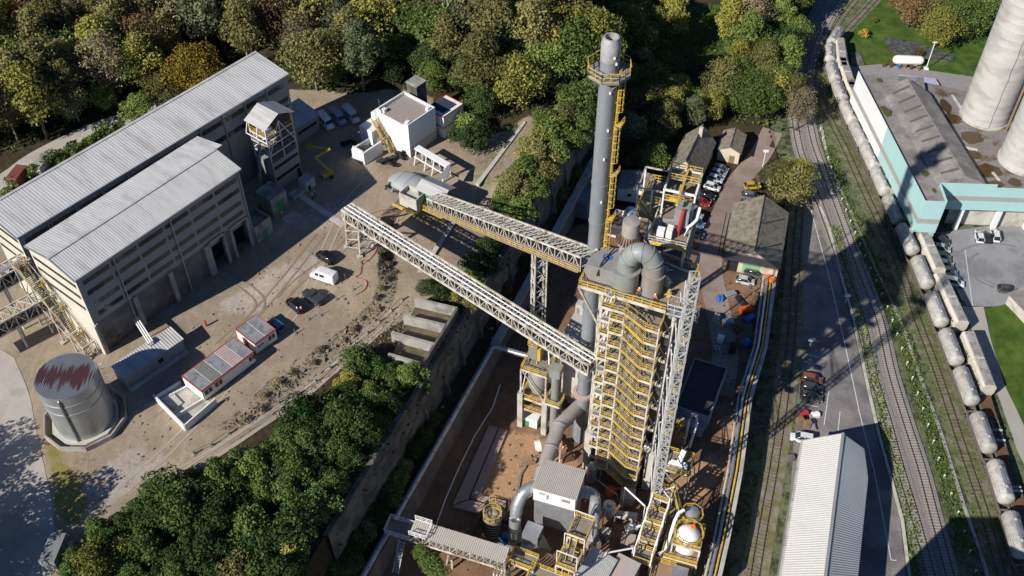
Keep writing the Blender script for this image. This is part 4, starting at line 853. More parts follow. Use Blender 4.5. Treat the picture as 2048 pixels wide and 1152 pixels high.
# stair tower on the gable end of the front hall
ft = Fr(FA.p(0, 0, 0), HAZ); t = thing('stair_tower', 'cream and yellow outside stair climbing the lit gable end of the front hall', 'stairs', ft.p(-2, 6, 0))
pts = [(1.2, 0.1), (3.8, 3.4), (5.0, 3.4), (7.6, 7.4), (8.8, 7.4), (11.0, 11.2), (12.2, 11.2), (14.4, 14.6), (15.8, 14.6)]
ax = Vector((*FA.a, 0))
for i in range(0, len(pts)-1):
    (v0, z0), (v1, z1) = pts[i], pts[i+1]; a, b = Vector(ft.p(-2.0, v0, z0)), Vector(ft.p(-2.0, v1, z1))
    if z0 != z1:
        m = MB(); flight(m, a, b, 1.3, ax); m.build('stair_flight', [STEEL, GRATE], t); m = MB(); flight_rail(m, a, b, 1.3, ax); m.build('handrail', YEL, t)
    else:
        m = MB(ft); m.bx(-2.75, -.9, v0-.1, v1+.1, z0-.15, z0); l_ = m.build('landing', GRATE, t); m = MB(ft); m.rail([(-2.75, v0, z0), (-2.75, v1, z0)]); m.rail([(-.9, v0, z0), (-.9, v1, z0)]); m.build('handrail', YEL, t)
for v, z in ((1.3, 3.2), (4.4, 4.6), (8.2, 8.6), (11.6, 12.4), (15, 15.8)):
    m = MB(ft)
    for u in (-3.0, -.7): m.bar((u, v, 0), (u, v, z), .2)
    m.bar((-3, v, z-.1), (-.7, v, z-.1), .16); m.bar((-3, v, z*.45), (-.7, v, z*.45), .12); m.bar((-3, v, .2), (-.7, v, z*.45), .1); m.bar((-3, v, z*.45), (-.7, v, z-.1), .1); m.build('trestle', STEEL, t)
m = MB(ft); m.bar((-3, 1.3, 2.8), (-3, 15, 15.5), .16); m.bar((-3, 1.3, .6), (-3, 15, 9), .14); m.bar((-.7, 1.3, 2.8), (-.7, 15, 15.5), .12); m.build('side_brace', STEEL, t)
for u, v in ((-3, 1.3), (-.7, 1.3), (-3, 8.2)): m = MB(ft); m.bx(u-.6, u+.6, v-.5, v+.5, 0, .35); m.build('footing', CONCL, t)
# conveyor galleries entering from the left, big pipe
def gallery(t, a, b, w=2.6, h=2.6, n=14, cs=.16, bs=.11, floor=GRATE, roof=None, belt=True, steel=STEEL, x=True, rails=False):
    a, b = Vector(a), Vector(b); d = (b-a); hz = Vector((d.x, d.y, 0)).normalized(); s = Vector((-hz.y, hz.x, 0))*w/2; u = Vector((0, 0, h))
    for nm, sg in (('side_truss', 1), ('side_truss', -1)):
        m = MB(); m.bar(a+s*sg, b+s*sg, cs, cs*1.3); m.bar(a+s*sg+u, b+s*sg+u, cs, cs*1.3); m.truss((a+s*sg, b+s*sg), (a+s*sg+u, b+s*sg+u), n, bs); m.build(nm, steel, t)
    m = MB(); m.truss((a+s+u, b+s+u), (a-s+u, b-s+u), n, bs, 'x' if x else True); m.build('top_bracing', steel, t)
    m = MB(); m.slab([a+s*.96, a-s*.96, b-s*.96, b+s*.96], .12); m.build('walkway_floor', floor, t)
    if belt:
        k = u*.38; m = MB(); m.slab([a+s*.1+k, a-s*.8+k, b-s*.8+k, b+s*.1+k], .14); bo = m.build('belt', BLACK, t)
        m = MB()
        for i in range(n*2+1): c = a.lerp(b, i/(n*2))+k-Vector((0, 0, .25)); m.tube(c-s*.85, c+s*.15, .1, 6)
        m.build('rollers', STEEL, bo)
    if rails: m = MB(); m.rail([a+s*.9, b+s*.9], 1.1, .08, 2.); m.build('handrail', YEL, t)
    if roof: m = MB(); m.ribs(a+s*1.05+u, b+s*1.05+u, b-s*1.05+u, a-s*1.05+u, n*4); m.build('roof', roof, t)
for lab, p, q in (('shaded steel conveyor gallery entering at the left edge behind the outside stair', ((-70, 700), 5), ((112, 600), 6)), ('upper conveyor gallery at the left edge running up to the long hall gable', ((-70, 610), 10), ((66, 535), 11))):
    a, b = A3(*p[0], T+p[1]), A3(*q[0], T+q[1]); t = thing('conveyor_gallery', lab, 'conveyor', a); gallery(t, a, b, 3., 2.8, 9, .2, .14, WOOD)
    for k in (.55, .95):
        c = a.lerp(b, k); m = MB()
        for s in (-1.2, 1.2): m.bar((c.x-s*.5, c.y+s, T), (c.x-s*.5, c.y+s, c.z), .25)
        m.bar((c.x-.6, c.y+1.2, T+.3), (c.x+.6, c.y-1.2, c.z-.3), .14); m.build('trestle', STEEL, t)
a, b = A3(-40, 572, T+13), A3(58, 515, T+13); m = MB(); m.path([a, b, b+Vector((1.2, 2.5, .2))], .75, 14); tag(m.build('pipe', TRIM, None, True), 'thick dark grey pipe at the left edge entering the long hall gable', 'pipe')
# ---------------------------------------------------------------- transfer tower between the halls
o = A(556, 385, T); FT = Fr((*o, T), HAZ); t = thing('transfer_tower', 'open steel tower with little gabled roof over a clad base between the halls', 'tower', FT.o)
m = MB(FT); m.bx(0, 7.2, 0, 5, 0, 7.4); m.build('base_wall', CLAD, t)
bands(FT, t, ((5.6, 6.4), (2.8, 3.6)), .2, 7, 1, .3)
zt = HT(*FT.p(0, 1, 0)[:2], 250)-T-.6; zt = max(13, min(19, zt))
m = MB(FT); m.bx(6.0, 6.9, -.06, 0, 0, 2.4); m.build('doorway', DARK, t)
for u in (.1, 3.6, 7.1):
    for v in (.1, 4.9): m = MB(FT); m.bar((u, v, 7.4), (u, v, zt), .24); m.build('column', STEEL, t)
for z in (9.6, 11.8, zt-2.4):
    m = MB(FT); m.bx(0, 7.2, 0, 5, z-.15, z); fl = m.build('deck', GRATE, t)
    m = MB(FT); m.rail([(0, 0, z), (7.2, 0, z), (7.2, 5, z), (0, 5, z)], 1.1, .06, closed=True); m.build('railing', YEL if z > 12 else TRIM, fl)
    m = MB(FT); m.bar((0, -.05, z-.1), (7.2, -.05, z-.1), .16, .3); m.bar((-.05, 0, z-.1), (-.05, 5, z-.1), .16, .3); m.build('edge_beam', STEEL, fl)
m = MB(FT); m.bar((.1, 0, 9.6), (3.6, 0, zt), .14); m.bar((7.1, 0, 9.6), (3.6, 0, zt), .14); m.bar((0, .1, 9.6), (0, 4.9, zt-2), .14); m.bar((0, 4.9, 9.6), (0, .1, zt-2), .14)
m.bar((-.6, -.6, zt-3), (0, 0, zt), .14); m.bar((-.6, -.6, zt-3), (-.6, 5.4, zt-3), .16); m.bar((-.6, 5.4, zt-3), (0, 5, zt), .14); m.bar((-.6, -.6, zt-3), (3, -.4, zt-3), .16); m.bar((-.6, 2.4, zt-3), (.3, 2.4, zt), .14); m.build('cross_brace', WPAINT, t)
m = MB(FT); m.ribs((-.5, -.5, zt), (-.5, 5.5, zt), (3.6, 5.5, zt+1.9), (3.6, -.5, zt+1.9), 12, .05); m.ribs((7.7, -.5, zt), (7.7, 5.5, zt), (3.6, 5.5, zt+1.9), (3.6, -.5, zt+1.9), 12, .05); m.build('roof', SHEET, t)
for u, v, z, c, nm, s in ((1.2, 1.4, zt-2.4, WPAINT, 'hopper', 1.2), (4.6, 1.2, 11.8, RED, 'motor', .9), (5.6, 1.6, 11.8, RED, 'motor', .8), (2.4, 3, zt-2.4, YEL, 'gearbox', 1.)):
    m = MB(FT); m.bx(u, u+1.4*s, v, v+1.1*s, z, z+.6*s); m.tube((u+.2, v+.5*s, z+.75*s), (u+1.2*s, v+.5*s, z+.75*s), .36*s, 10); m.build(nm, c, t)
m = MB(FT); m.bar((-2.8, 2.4, 0), (.2, 2.4, zt-2.5), .5); m.build('inclined_chute', TRIM, t)
# small concrete sheds in the shade of the halls
def shed(name, lab, px, py, az, u, v, h, wall=CONC, roof=None, door=None, parapet=0, cat='shed', z=T):
    f = Fr((*A(px, py, z), z), az); t = thing(name, lab, cat, f.o); m = MB(f); m.bx(0, u, 0, v, 0, h)
    if parapet:
        m = MB(f); m.bx(0, u, 0, v, 0, h-parapet)
        for q in ((0, u, 0, .2), (0, u, v-.2, v), (0, .2, .2, v-.2), (u-.2, u, .2, v-.2)): m.bx(*q, h-parapet, h)
    m.build('wall', wall, t)
    if roof: m = MB(f); m.ribs((-.15, -.15, h+.05), (u+.15, -.15, h+.05), (u+.15, v+.15, h+.3), (-.15, v+.15, h+.3), max(6, int(u*2)), .04); m.build('roof', roof, t)
    if door: m = MB(f); m.bx(*door[:2], -.05, .0, 0, door[2]); m.build('door', door[3], t)
    return t, f
shed('switch_house', 'concrete box house with green door in hall shade beside the transfer tower', 548, 436, HAZ, 4.2, 4.6, 4.6, CONC, None, (1.2, 3.2, 3.2, GREEN), .4)
shed('gate_house', 'small roofless concrete lean-to with green door at the right end of the front hall', 516, 487, HAZ, 4.2, 5, 4.2, CONC, None, (1.6, 2.8, 2.2, GREEN), 1.4)
shed('concrete_box', 'bluish concrete box with square openings beside the boom lift', 614, 384, HAZ, 2.6, 2.2, 2.4, CONCL, None, (.5, 1.2, 1.2, DARK), .3, 'box')
shed('pit_frame', 'low concrete pit frame on the yard in front of the transfer tower', 588, 400, HAZ, 3.4, 1.8, .5, CONCL, None, None, .35, 'pit')
struct(MB().prism([A(x, y, T) for x, y in ((597, 395), (606, 389), (692, 446), (684, 456))], T-.2, T+.03).build('concrete_path', CONCL))
struct(MB().prism([A(x, y, T) for x, y in ((562, 437), (586, 421), (603, 432), (577, 449))], T-.2, T+.035).build('concrete_pad', CONCL))
for i, q in enumerate((((1048, 243), (1052, 246), (958, 372), (951, 368)), ((906, 440), (912, 443), (843, 548), (833, 545)))):
    struct(MB().prism([A(x, y, T if i == 0 else TL+.6) for x, y in q], T-.2 if i == 0 else TL-.2, T+.25 if i == 0 else TL+.55).build('concrete_strip', CONCL))
# ---------------------------------------------------------------- white block with outside stair, stacked cabins beside it
c0, c1 = A(821, 315, T), A(874, 278, T); WAZ = azi(c0, c1); FW = Fr((*c0, T), WAZ); WL = math.hypot(c1[0]-c0[0], c1[1]-c0[1]); WW = 9.2; WH = HT(*c0, 251)-T
t = thing('plant_building', 'white concrete block with flat parapet roof and yellow outside stair near the forest', 'building', FW.o)
m = MB(FW); m.bx(0, WL, 0, WW, 0, WH-.7)
for q in ((0, WL, 0, .25), (0, WL, WW-.25, WW), (WL-.25, WL, .25, WW-.25), (0, .25, .25, 1.2), (0, .25, WW-1.2, WW-.25)): m.bx(*q, WH-.7, WH)
m.build('wall', WHITE, t)
m = MB(FW); m.bx(.25, WL-.25, .25, WW-.25, WH-.7, WH-.66); m.build('roof', M('pinkish roof gravel', (.31, .265, .24), .95, var=.2, scale=1.5, bump=.2), t)
m = MB(FW); m.bx(-.0, WL*1.0, -.03, .0, 0, WH*.3); m.build('dado_band', CONCL, t)
m = MB(FW); m.bx(-.03, .12, -.12, .0, 0, WH); m.build('corner_pipe', WPAINT, t)
for u, v in ((.9, .9), (.9, WW-1.4), (WL-1.2, 1.0)): m = MB(FW); m.bx(u-.4, u+.4, v-.4, v+.4, WH-.66, WH+.15); m.build('roof_vent', WHITE, t)
for u, v in ((WL-.6, WW-.6), (.6, WW-.3), (WL+.1, 2)): m = MB(FW); m.bar((u, v, WH-.6), (u, v, WH+2.2), .07); m.build('lightning_rod', TRIM, t)
m = MB(FW); m.bx(-.05, 0, 5.6, 6.8, 0, 2.2); m.build('door', GREEN, t)
ay = Vector((*FW.b, 0))
a, b, c = Vector(FW.p(-1.2, 4.4, .1)), Vector(FW.p(-1.2, 6.6, 3.0)), Vector(FW.p(-1.2, 9.2, WH-2.2)); axu = Vector((*FW.a, 0))
m = MB(); flight(m, a, b, 1.2, axu); flight(m, b, c, 1.2, axu); m.build('stair_flight', [YEL, GRATE], t); m = MB(); flight_rail(m, a, b, 1.2, axu); flight_rail(m, b, c, 1.2, axu); m.build('handrail', YEL, t)
m = MB(FW); m.bx(-2.6, 0, 5.8, 7.2, 2.85, 3.0); m.build('landing', GRATE, t); m = MB(FW)
for u, v in ((-2.5, 5.9), (-2.5, 7.1), (-.2, 5.9)): m.bar((u, v, 0), (u, v, 2.9), .12)
m.build('landing_post', STEEL, t)
m = MB(FW); m.bx(0.5, WL-1.5, WW, WW+2.6, 0, WH*.72); m.bx(-3.2, .5, WW-1.2, WW+2.6, 0, WH*.55); m.build('side_wing', WHITE, t)
f3 = Fr(FW.p(-8.2, 5.6, 0), WAZ); t = thing('loading_ramp', 'open white concrete hopper ramp left of the yellow stair in shade', 'ramp', f3.o)
m = MB(f3); m.bx(0, 5.4, 0, .4, 0, 3.2); m.bx(0, .4, .4, 3.4, 0, 3.4); m.bx(0, 5.4, 3.4, 3.8, 0, 2.6); m.build('wall', WHITE, t); m = MB(f3); m.slab([(.4, .4, 3), (5.4, .4, .6), (5.4, 3.4, .6), (.4, 3.4, 3)], .3); m.build('slide', CONCD, t)
f4 = Fr(FW.p(WL+1.2, -1.2, 0), WAZ); t = thing('site_cabins', 'pair of white cabins stacked two high with red trim beside the white block', 'cabin', f4.o)
for k in (0, 1):
    m = MB(f4); m.bx(0, 6.4, 0, 5.2, k*2.9, k*2.9+2.8); m.build('module', WHITE, t); m = MB(f4)
    for q in ((-.05, 6.45, -.05, .06), (-.05, 6.45, 5.14, 5.25), (-.05, .06, .06, 5.14), (6.34, 6.45, .06, 5.14)): m.bx(*q, k*2.9+2.68, k*2.9+2.92)
    m.build('trim', RED, t)
m = MB(f4); m.bx(1, 5.2, 1, 5.1, 5.82, 5.88); m.build('roof_membrane', M('dark blue roof membrane', (.03, .04, .07), .8), t)
f5 = Fr(FW.p(WL+1.5, 6.8, 0), WAZ); t = thing('vent_tower', 'small weathered concrete tower behind the white block', 'tower', f5.o); m = MB(f5); m.bx(0, 3, 0, 3, 0, WH+1.2); m.build('wall', CONCD, t); m = MB(f5); m.bx(-.15, 3.15, -.15, 3.15, WH+1.2, WH+1.4); m.build('cap', CONC, t)
# white pipe gantry in front of the block
a, b = A3(833, 293, T+4.2), A3(897, 330, T+4.2); t = thing('pipe_gantry', 'white steel gantry bridge with sloping legs in front of the white block', 'gantry', (a.x, a.y, T))
d = (b-a).normalized(); s = Vector((-d.y, d.x, 0)); m = MB(); m.slab([a+s*.7, a-s*.7, b-s*.7, b+s*.7], .35); m.build('deck', WPAINT, t)
m = MB(); m.slab([b+s*.7+d*.1, b-s*.7+d*.1, b-s*4.4+d*1.2, b-s*3.2+d*2.6], .3); m.build('return_deck', TRIM, t)
for k in (.06, .38, .62, .95):
    c = a.lerp(b, k); m = MB()
    for e in (-1, 1): m.bar(c+s*e*.6, Vector((c.x, c.y, T))+s*e*1.3-d*.4, .22)
    m.bar(c+s*.9-Vector((0, 0, 2)), c-s*.9-Vector((0, 0, 2)), .16); m.build('leg_frame', WPAINT, t)
m = MB(); m.bar(a-s*.9-Vector((0, 0, 2.2)), b-s*.9-Vector((0, 0, 2.2)), .2); m.build('tie_beam', WPAINT, t)
# ---------------------------------------------------------------- transfer house, grey dome cover, concrete hopper
TARP = M('grey tarpaulin', (.33, .35, .36), .55, var=.15, scale=.6)
f = Fr((*A(838, 412, T), T), azi(A(838, 412, T), A(900, 440, T))); t = thing('transfer_house', 'small house with pale ribbed gable roof where the upper conveyor starts', 'shed', f.o)
for u in (.1, 3, 5.9):
    for v in (.1, 4.1): m = MB(f); m.bar((u, v, 0), (u, v, 4.6), .22); m.build('column', TRIM, t)
m = MB(f); m.bx(0, 6, 4.0, 4.2, 0, 4.6); m.bx(-.1, .1, 0, 4.2, 1.5, 4.6); m.build('wall', TRIM, t)
m = MB(f); m.ribs((-.4, -.4, 4.6), (6.4, -.4, 4.6), (6.4, 2.1, 5.7), (-.4, 2.1, 5.7), 16, .05); m.ribs((-.4, 4.6, 4.6), (6.4, 4.6, 4.6), (6.4, 2.1, 5.7), (-.4, 2.1, 5.7), 16, .05); m.build('roof', SHEET, t)
m = MB(f); m.bx(.4, 5.6, .5, 3.6, 1.6, 2.6); m.tube((1, 1, 3), (5, 1, 3), .4, 10); m.build('crusher', GREEN, t)
m = MB(f); m.rail([(0, -.6, .3), (6.4, -.6, .3)], 1.1, .1); m.bx(0, 6.4, -.9, -.5, .3, .45); m.build('walkway', YEL, t)
c = A(822, 372, T); t = thing('hopper_dome', 'rounded grey tarpaulin cover beside the transfer house', 'cover', (*c, T))
vs, fs = [], []; nn = 14
az = R(90-f.az)
for j in range(9):
    uu = -5+10*j/8; hh = 2.1*math.sqrt(max(.03, 1-(uu/5.3)**2))
    for i in range(nn+1):
        a = math.pi*i/nn; x, y = uu, 3.1*math.cos(a)*math.sqrt(max(.1, 1-(uu/5.6)**2)); vs.append((c[0]+x*math.cos(az)-y*math.sin(az), c[1]+x*math.sin(az)+y*math.cos(az), T+hh*math.sin(a)**.7))
fs = [(j*(nn+1)+i, j*(nn+1)+i+1, (j+1)*(nn+1)+i+1, (j+1)*(nn+1)+i) for j in range(8) for i in range(nn)]
m = MB(); m.add(vs, fs); m.build('cover', TARP, t, True); m = MB()
for j in (2, 4, 6): m.path([vs[j*(nn+1)+i] for i in range(nn+1)], .07, 5)
m.build('hoops', TRIM, t)
sh_t, sf = shed('concrete_hopper', 'pale concrete hopper box with yellow beam below the grey cover', 800, 412, f.az, 4.4, 3.2, 3.6, CONCL, None, None, 1.0, 'hopper'); m = MB(sf); m.bx(-1, 4.6, -1.2, -.8, .5, 1.0); m.build('beam', YEL, sh_t)
# site cabins, walls and shed on the yard
def cq(x, y): return (340+x/4.43, 600+y/4.43)
CABR = M('silver cabin roof', (.44, .45, .46), .45, .4, var=.25, scale=1.2, col2=(.30, .30, .30), amount=.4)
CABD = M('dull grey green cabin roof', (.20, .21, .19), .6, var=.25)
PINK = M('faded red cabin roof', (.43, .35, .33), .6, var=.25)
def cabin(lab, p, q, r, z, mods, wins, door=None):
    f = Fr((*A(*p, z), z), azi(A(*p, z), A(*q, z))); L = math.dist(A(*p, z), A(*q, z)); W = 5.6 if r is None else r; t = thing('site_cabin', lab, 'cabin', f.o); st = L/len(mods)
    for i, mt in enumerate(mods):
        m = MB(f); m.bx(i*st+.02, (i+1)*st-.02, 0, W, .35, 2.9); mo = m.build('module', WPAINT, t)
        m = MB(f); m.ribs((i*st+.08, W-.1, 2.94), (i*st+.08, .1, 2.94), ((i+1)*st-.08, .1, 2.94), ((i+1)*st-.08, W-.1, 2.94), 10, .06); m.build('roof', mt, mo)
    m = MB(f)
    for qd in ((-.04, L+.04, -.05, .08), (-.04, L+.04, W-.08, W+.05), (-.04, .08, .08, W-.08), (L-.08, L+.04, .08, W-.08)): m.bx(*qd, 2.72, 3.0)
    m.build('trim', RED, t)
    for u, w_, h0, h1 in wins:
        m = MB(f); m.bx(u, u+w_, -.05, .0, h0, h1); wd_ = m.build('window', GLASS, t); m = MB(f); m.bx(u+w_/2-.05, u+w_/2+.05, -.07, -.05, h0, h1); m.build('mullion', WPAINT, wd_)
    m = MB(f)
    for u in np.linspace(.3, L-.3, len(mods)+1): m.bx(u-.2, u+.2, .2, W-.2, 0, .35)
    m.build('skid', CONCD, t)
    if door: m = MB(f); m.bx(-.05, 0, door, door+1., .4, 2.4); m.build('door', GLASS, t)
    return f, L, W
p = (340+310/4.43, 600+905/4.43); q = (340+765/4.43, 600+555/4.43)
fc, LC, WC = cabin('long white cabin row of five modules with streaky silver and red striped roof', p, q, 5.3, T, [CABR, CABD, CABR, PINK, CABR], [(.5, 1.5, 1.3, 2.4), (2.7, 1.5, 1.3, 2.4), (10.2, 1.3, 1.3, 2.4)])
cabin('shorter white cabin with ribbed silver roof beside the blue car', cq(775, 487), cq(958, 355), 5.4, T, [CABR, CABR], [(.5, 1.3, 1.6, 1.9), (2.9, 1.4, 1.3, 2.3)], 2.2)
t = thing('walled_pen', 'low white walled pen with concrete paving at the end of the long cabin row', 'wall', A3(372, 858, T))
for i, (a, b, h) in enumerate((((311, 800), (372, 862), 1.6), ((372, 862), (434, 808), 1.6), ((311, 800), (362, 768), .9), ((350, 838), (412, 800), .8), ((340, 795), (378, 775), .7))):
    a, b = A3(*a, T), A3(*b, T); m = MB(); m.bar(a+Vector((0, 0, h/2)), b+Vector((0, 0, h/2)), .25, h); m.build('pen_wall', WHITE, t)
m = MB(); m.prism([A(x, y, T) for x, y in ((316, 800), (362, 770), (425, 806), (372, 852))], T-.1, T+.04); m.build('paving', CONCL, t)
m = MB(); m.prism([A(x, y, T) for x, y in ((322, 800), (345, 786), (366, 808), (350, 820))], T, T+.35); m.build('slab', CONCL, t)
# long low shed in the shade of the front hall
e0, e1 = A(257, 778, T), A(372, 700, T); fs_ = Fr((*e0, T), azi(e0, e1)); LS = math.dist(e0, e1); t = thing('equipment_shed', 'long low ribbed equipment shed in the hall shadow beside the steel tank', 'shed', fs_.o)
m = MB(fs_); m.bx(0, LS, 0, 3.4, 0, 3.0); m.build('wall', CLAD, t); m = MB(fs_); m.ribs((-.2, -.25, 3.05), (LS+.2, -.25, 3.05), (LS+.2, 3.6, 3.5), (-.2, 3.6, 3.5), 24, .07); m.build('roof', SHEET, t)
m = MB(fs_); m.bx(LS*.55, LS*.63, -.05, 0, .9, 1.9); m.build('window', GLASS, t); m = MB(fs_); m.bx(-.1, LS, -1.0, -.1, 0, .2); m.build('plinth', CONCL, t)
m = MB(fs_); m.bx(LS*.3, LS*.38, -.05, 0, 0, 2.2); m.build('door', TRIM, t)
a = Vector(FA.p(uA(265, 655)+.5, -.2, 3.2)); b = Vector(fs_.p(LS*.62, 2.4, 3.6)); t = thing('pipe_bridge', 'bundle of three bright pipes bridging from the front hall to the low shed', 'pipes', a)
for s in (-.4, 0, .4): m = MB(); o_ = Vector((FA.a[0], FA.a[1], 0))*s; m.path([a+o_, b+o_+Vector((0, 0, .5)), b+o_-Vector((0, 0, .3))], .14, 8); m.build('pipe', WPAINT, t, True)
for k in (.35, .8): m = MB(); c = a.lerp(b, k); m.bar((c.x, c.y, T), (c.x, c.y, c.z), .14); m.build('support', TRIM, t)
# steel tank
tc = A(172, 838, T); rt = 4.75; th = HT(*tc, 752)-T
t = thing('steel_tank', 'big galvanised cylindrical tank with red stained ribbed lid and octagonal basin', 'tank', (*tc, T))
TANKM = M('galvanised tank wall', (.46, .48, .49), .46, .6, var=.12, scale=.3, col2=(.40, .40, .38), amount=.4, stretch=(1, 1, .3))
m = MB(); m.lathe((*tc, T), [(rt, .3), (rt, th)], 56, False); m.build('shell', TANKM, t, True)
def stained():
    mt = M('red stained tank lid', (.36, .38, .41), .5, .3, var=.12, scale=.4); nt = mt.node_tree; N, L = nt.nodes, nt.links; b = N['Principled BSDF']; src = b.inputs['Base Color'].links[0].from_socket
    g = N.new('ShaderNodeNewGeometry'); mp = N.new('ShaderNodeMapping'); mp.vector_type = 'POINT'; mp.inputs['Location'].default_value = (-tc[0], -tc[1], 0); L.new(g.outputs['Position'], mp.inputs[0])
    n = N.new('ShaderNodeTexNoise'); n.inputs['Scale'].default_value = 1.; n.inputs['Detail'].default_value = 4; m2 = N.new('ShaderNodeMapping'); m2.inputs['Scale'].default_value = (2.2, .12, 1); L.new(g.outputs['Position'], m2.inputs[0]); L.new(m2.outputs[0], n.inputs[0])
    sx = N.new('ShaderNodeSeparateXYZ'); L.new(mp.outputs[0], sx.inputs[0]); ab = N.new('ShaderNodeMath'); ab.operation = 'ABSOLUTE'; L.new(sx.outputs[1], ab.inputs[0])
    sb = N.new('ShaderNodeMath'); sb.operation = 'MULTIPLY_ADD'; sb.inputs[1].default_value = 9.5; sb.inputs[2].default_value = -3.0; L.new(n.outputs[0], sb.inputs[0])
    c = N.new('ShaderNodeMath'); c.operation = 'SUBTRACT'; L.new(sb.outputs[0], c.inputs[0]); L.new(ab.outputs[0], c.inputs[1]); r = N.new('ShaderNodeMapRange'); r.inputs[1].default_value = -.2; r.inputs[2].default_value = .7; r.inputs[4].default_value = .85; L.new(c.outputs[0], r.inputs[0])
    mx = N.new('ShaderNodeMix'); mx.data_type = 'RGBA'; mx.inputs[7].default_value = (.15, .03, .03, 1); L.new(r.outputs[0], mx.inputs[0]); L.new(src, mx.inputs[6]); L.new(mx.outputs[2], b.inputs['Base Color']); return mt
m = MB(); nrb = 34
for i in range(nrb):
    x0, x1 = -rt+2*rt*i/nrb, -rt+2*rt*(i+1)/nrb; xm = (x0*.45+x1*.55); 
    for xa, xb, z in ((x0, xm, 0), (xm, x1, .1)):
        ya, yb = math.sqrt(max(0, rt*rt-xa*xa)), math.sqrt(max(0, rt*rt-xb*xb)); m.add([(tc[0]+xa, tc[1]-ya, T+th+z), (tc[0]+xb, tc[1]-yb, T+th+z), (tc[0]+xb, tc[1]+yb, T+th+z), (tc[0]+xa, tc[1]+ya, T+th+z)], [(0, 1, 2, 3)])
    m.add([(tc[0]+x1, tc[1]-ya*0-yb, T+th), (tc[0]+x1, tc[1]+yb, T+th), (tc[0]+x1, tc[1]+yb, T+th+.1), (tc[0]+x1, tc[1]-yb, T+th+.1)], [(0, 1, 2, 3)])
m.build('lid', stained(), t)
for z in (th-.05, th*.80, th*.62): m = MB(); m.lathe((*tc, T), [(rt, z-.09), (rt+.09, z-.09), (rt+.09, z+.06), (rt, z+.06)], 56, False); m.build('hoop', GALV, t)
m = MB(); m.path([(tc[0]+.2, tc[1]-rt-.05, T+th-.3), (tc[0]+.2, tc[1]-rt-.2, T+th-.5), (tc[0]+.2, tc[1]-rt-.2, T+.4)], .16, 8); m.build('overflow_pipe', GALV, t, True)
m = MB(); a0 = R(22); bx_, by_ = math.cos(a0), math.sin(a0)
for s in (-.3, .3): m.bar((tc[0]+(rt+.25)*bx_-by_*s, tc[1]+(rt+.25)*by_+bx_*s, T), (tc[0]+(rt+.25)*bx_-by_*s, tc[1]+(rt+.25)*by_+bx_*s, T+th+1), .1)
for i in range(30): z = T+.4*i+.3; m.bar((tc[0]+(rt+.25)*bx_-by_*.3, tc[1]+(rt+.25)*by_+bx_*.3, z), (tc[0]+(rt+.25)*bx_+by_*.3, tc[1]+(rt+.25)*by_-bx_*.3, z), .06)
for i in range(9): z = T+3+i*1.1; m.path([(tc[0]+(rt+.25)*bx_-by_*.35+.9*bx_*math.sin(q*math.pi/6)+by_*.7*q/6, tc[1]+(rt+.25)*by_+bx_*.35+.9*by_*math.sin(q*math.pi/6)-bx_*.7*q/6, z) for q in range(7)], .04, 4)
m.build('caged_ladder', GALV, t)
m = MB(); m.lathe((*tc, T), [(rt+.9, 0), (rt+.9, .35), (rt-.2, .35)], 10, False); m.build('base_slab', CONCL, t)
for i in range(10):
    a0, a1 = 2*math.pi*i/10, 2*math.pi*(i+1)/10; r1 = rt+2.1; p, q = Vector((tc[0]+r1*math.cos(a0), tc[1]+r1*math.sin(a0), T+.5)), Vector((tc[0]+r1*math.cos(a1), tc[1]+r1*math.sin(a1), T+.5)); m = MB(); m.bar(p, q, .3, 1.0); m.build('basin_wall', CONC, t)
# containers and scrap by the forest road
def container(lab, px, py, az, L, mat, z=T, sz=(2.4, 2.5)):
    f = Fr((*A(px, py, z), z), az); t = thing('shipping_container', lab, 'container', f.o); m = MB(f); w_, h = sz; m.bx(.05, L-.05, .05, w_-.05, .12, h-.05)
    for u in np.arange(.3, L-.2, .4): m.bx(u, u+.2, .0, w_, .2, h-.15)
    m.build('body', mat, t); m = MB(f); m.ribs((.05, w_, h), (.05, 0, h), (L-.05, 0, h), (L-.05, w_, h), 12, .04); m.build('roof', mat, t); m = MB(f)
    for u in (0, L-.14):
        for v in (0, w_-.14): m = MB(f); m.bx(u, u+.14, v, v+.14, 0, h+.04); m.build('corner_post', mat, t)
    m = MB(f); m.bx(-.03, .05, .15, w_/2-.04, .25, h-.15); m.bx(-.03, .05, w_/2+.04, w_-.15, .25, h-.15); d_ = m.build('door', mat, t); m = MB(f)
    for v in (.5, .95, w_-.95, w_-.5): m.bar((-.06, v, .3), (-.06, v, h-.2), .05)
    m.build('lock_bars', GALV, d_); return t
container('faded red shipping container at the far left by the forest road', 40, 377, 10, 4.6, M('faded red container paint', (.28, .10, .08), .6, var=.25))
container('dirty white shipping container beside the red one', 86, 355, 12, 5., M('dirty white container paint', (.50, .48, .44), .6, var=.25, col2=(.33, .29, .24), amount=.4))
container('small grey container hut with ribbed roof at the bottom left road edge', 118, 1142, 4, 5., M('grey hut sheet', (.30, .31, .30), .6, var=.2))
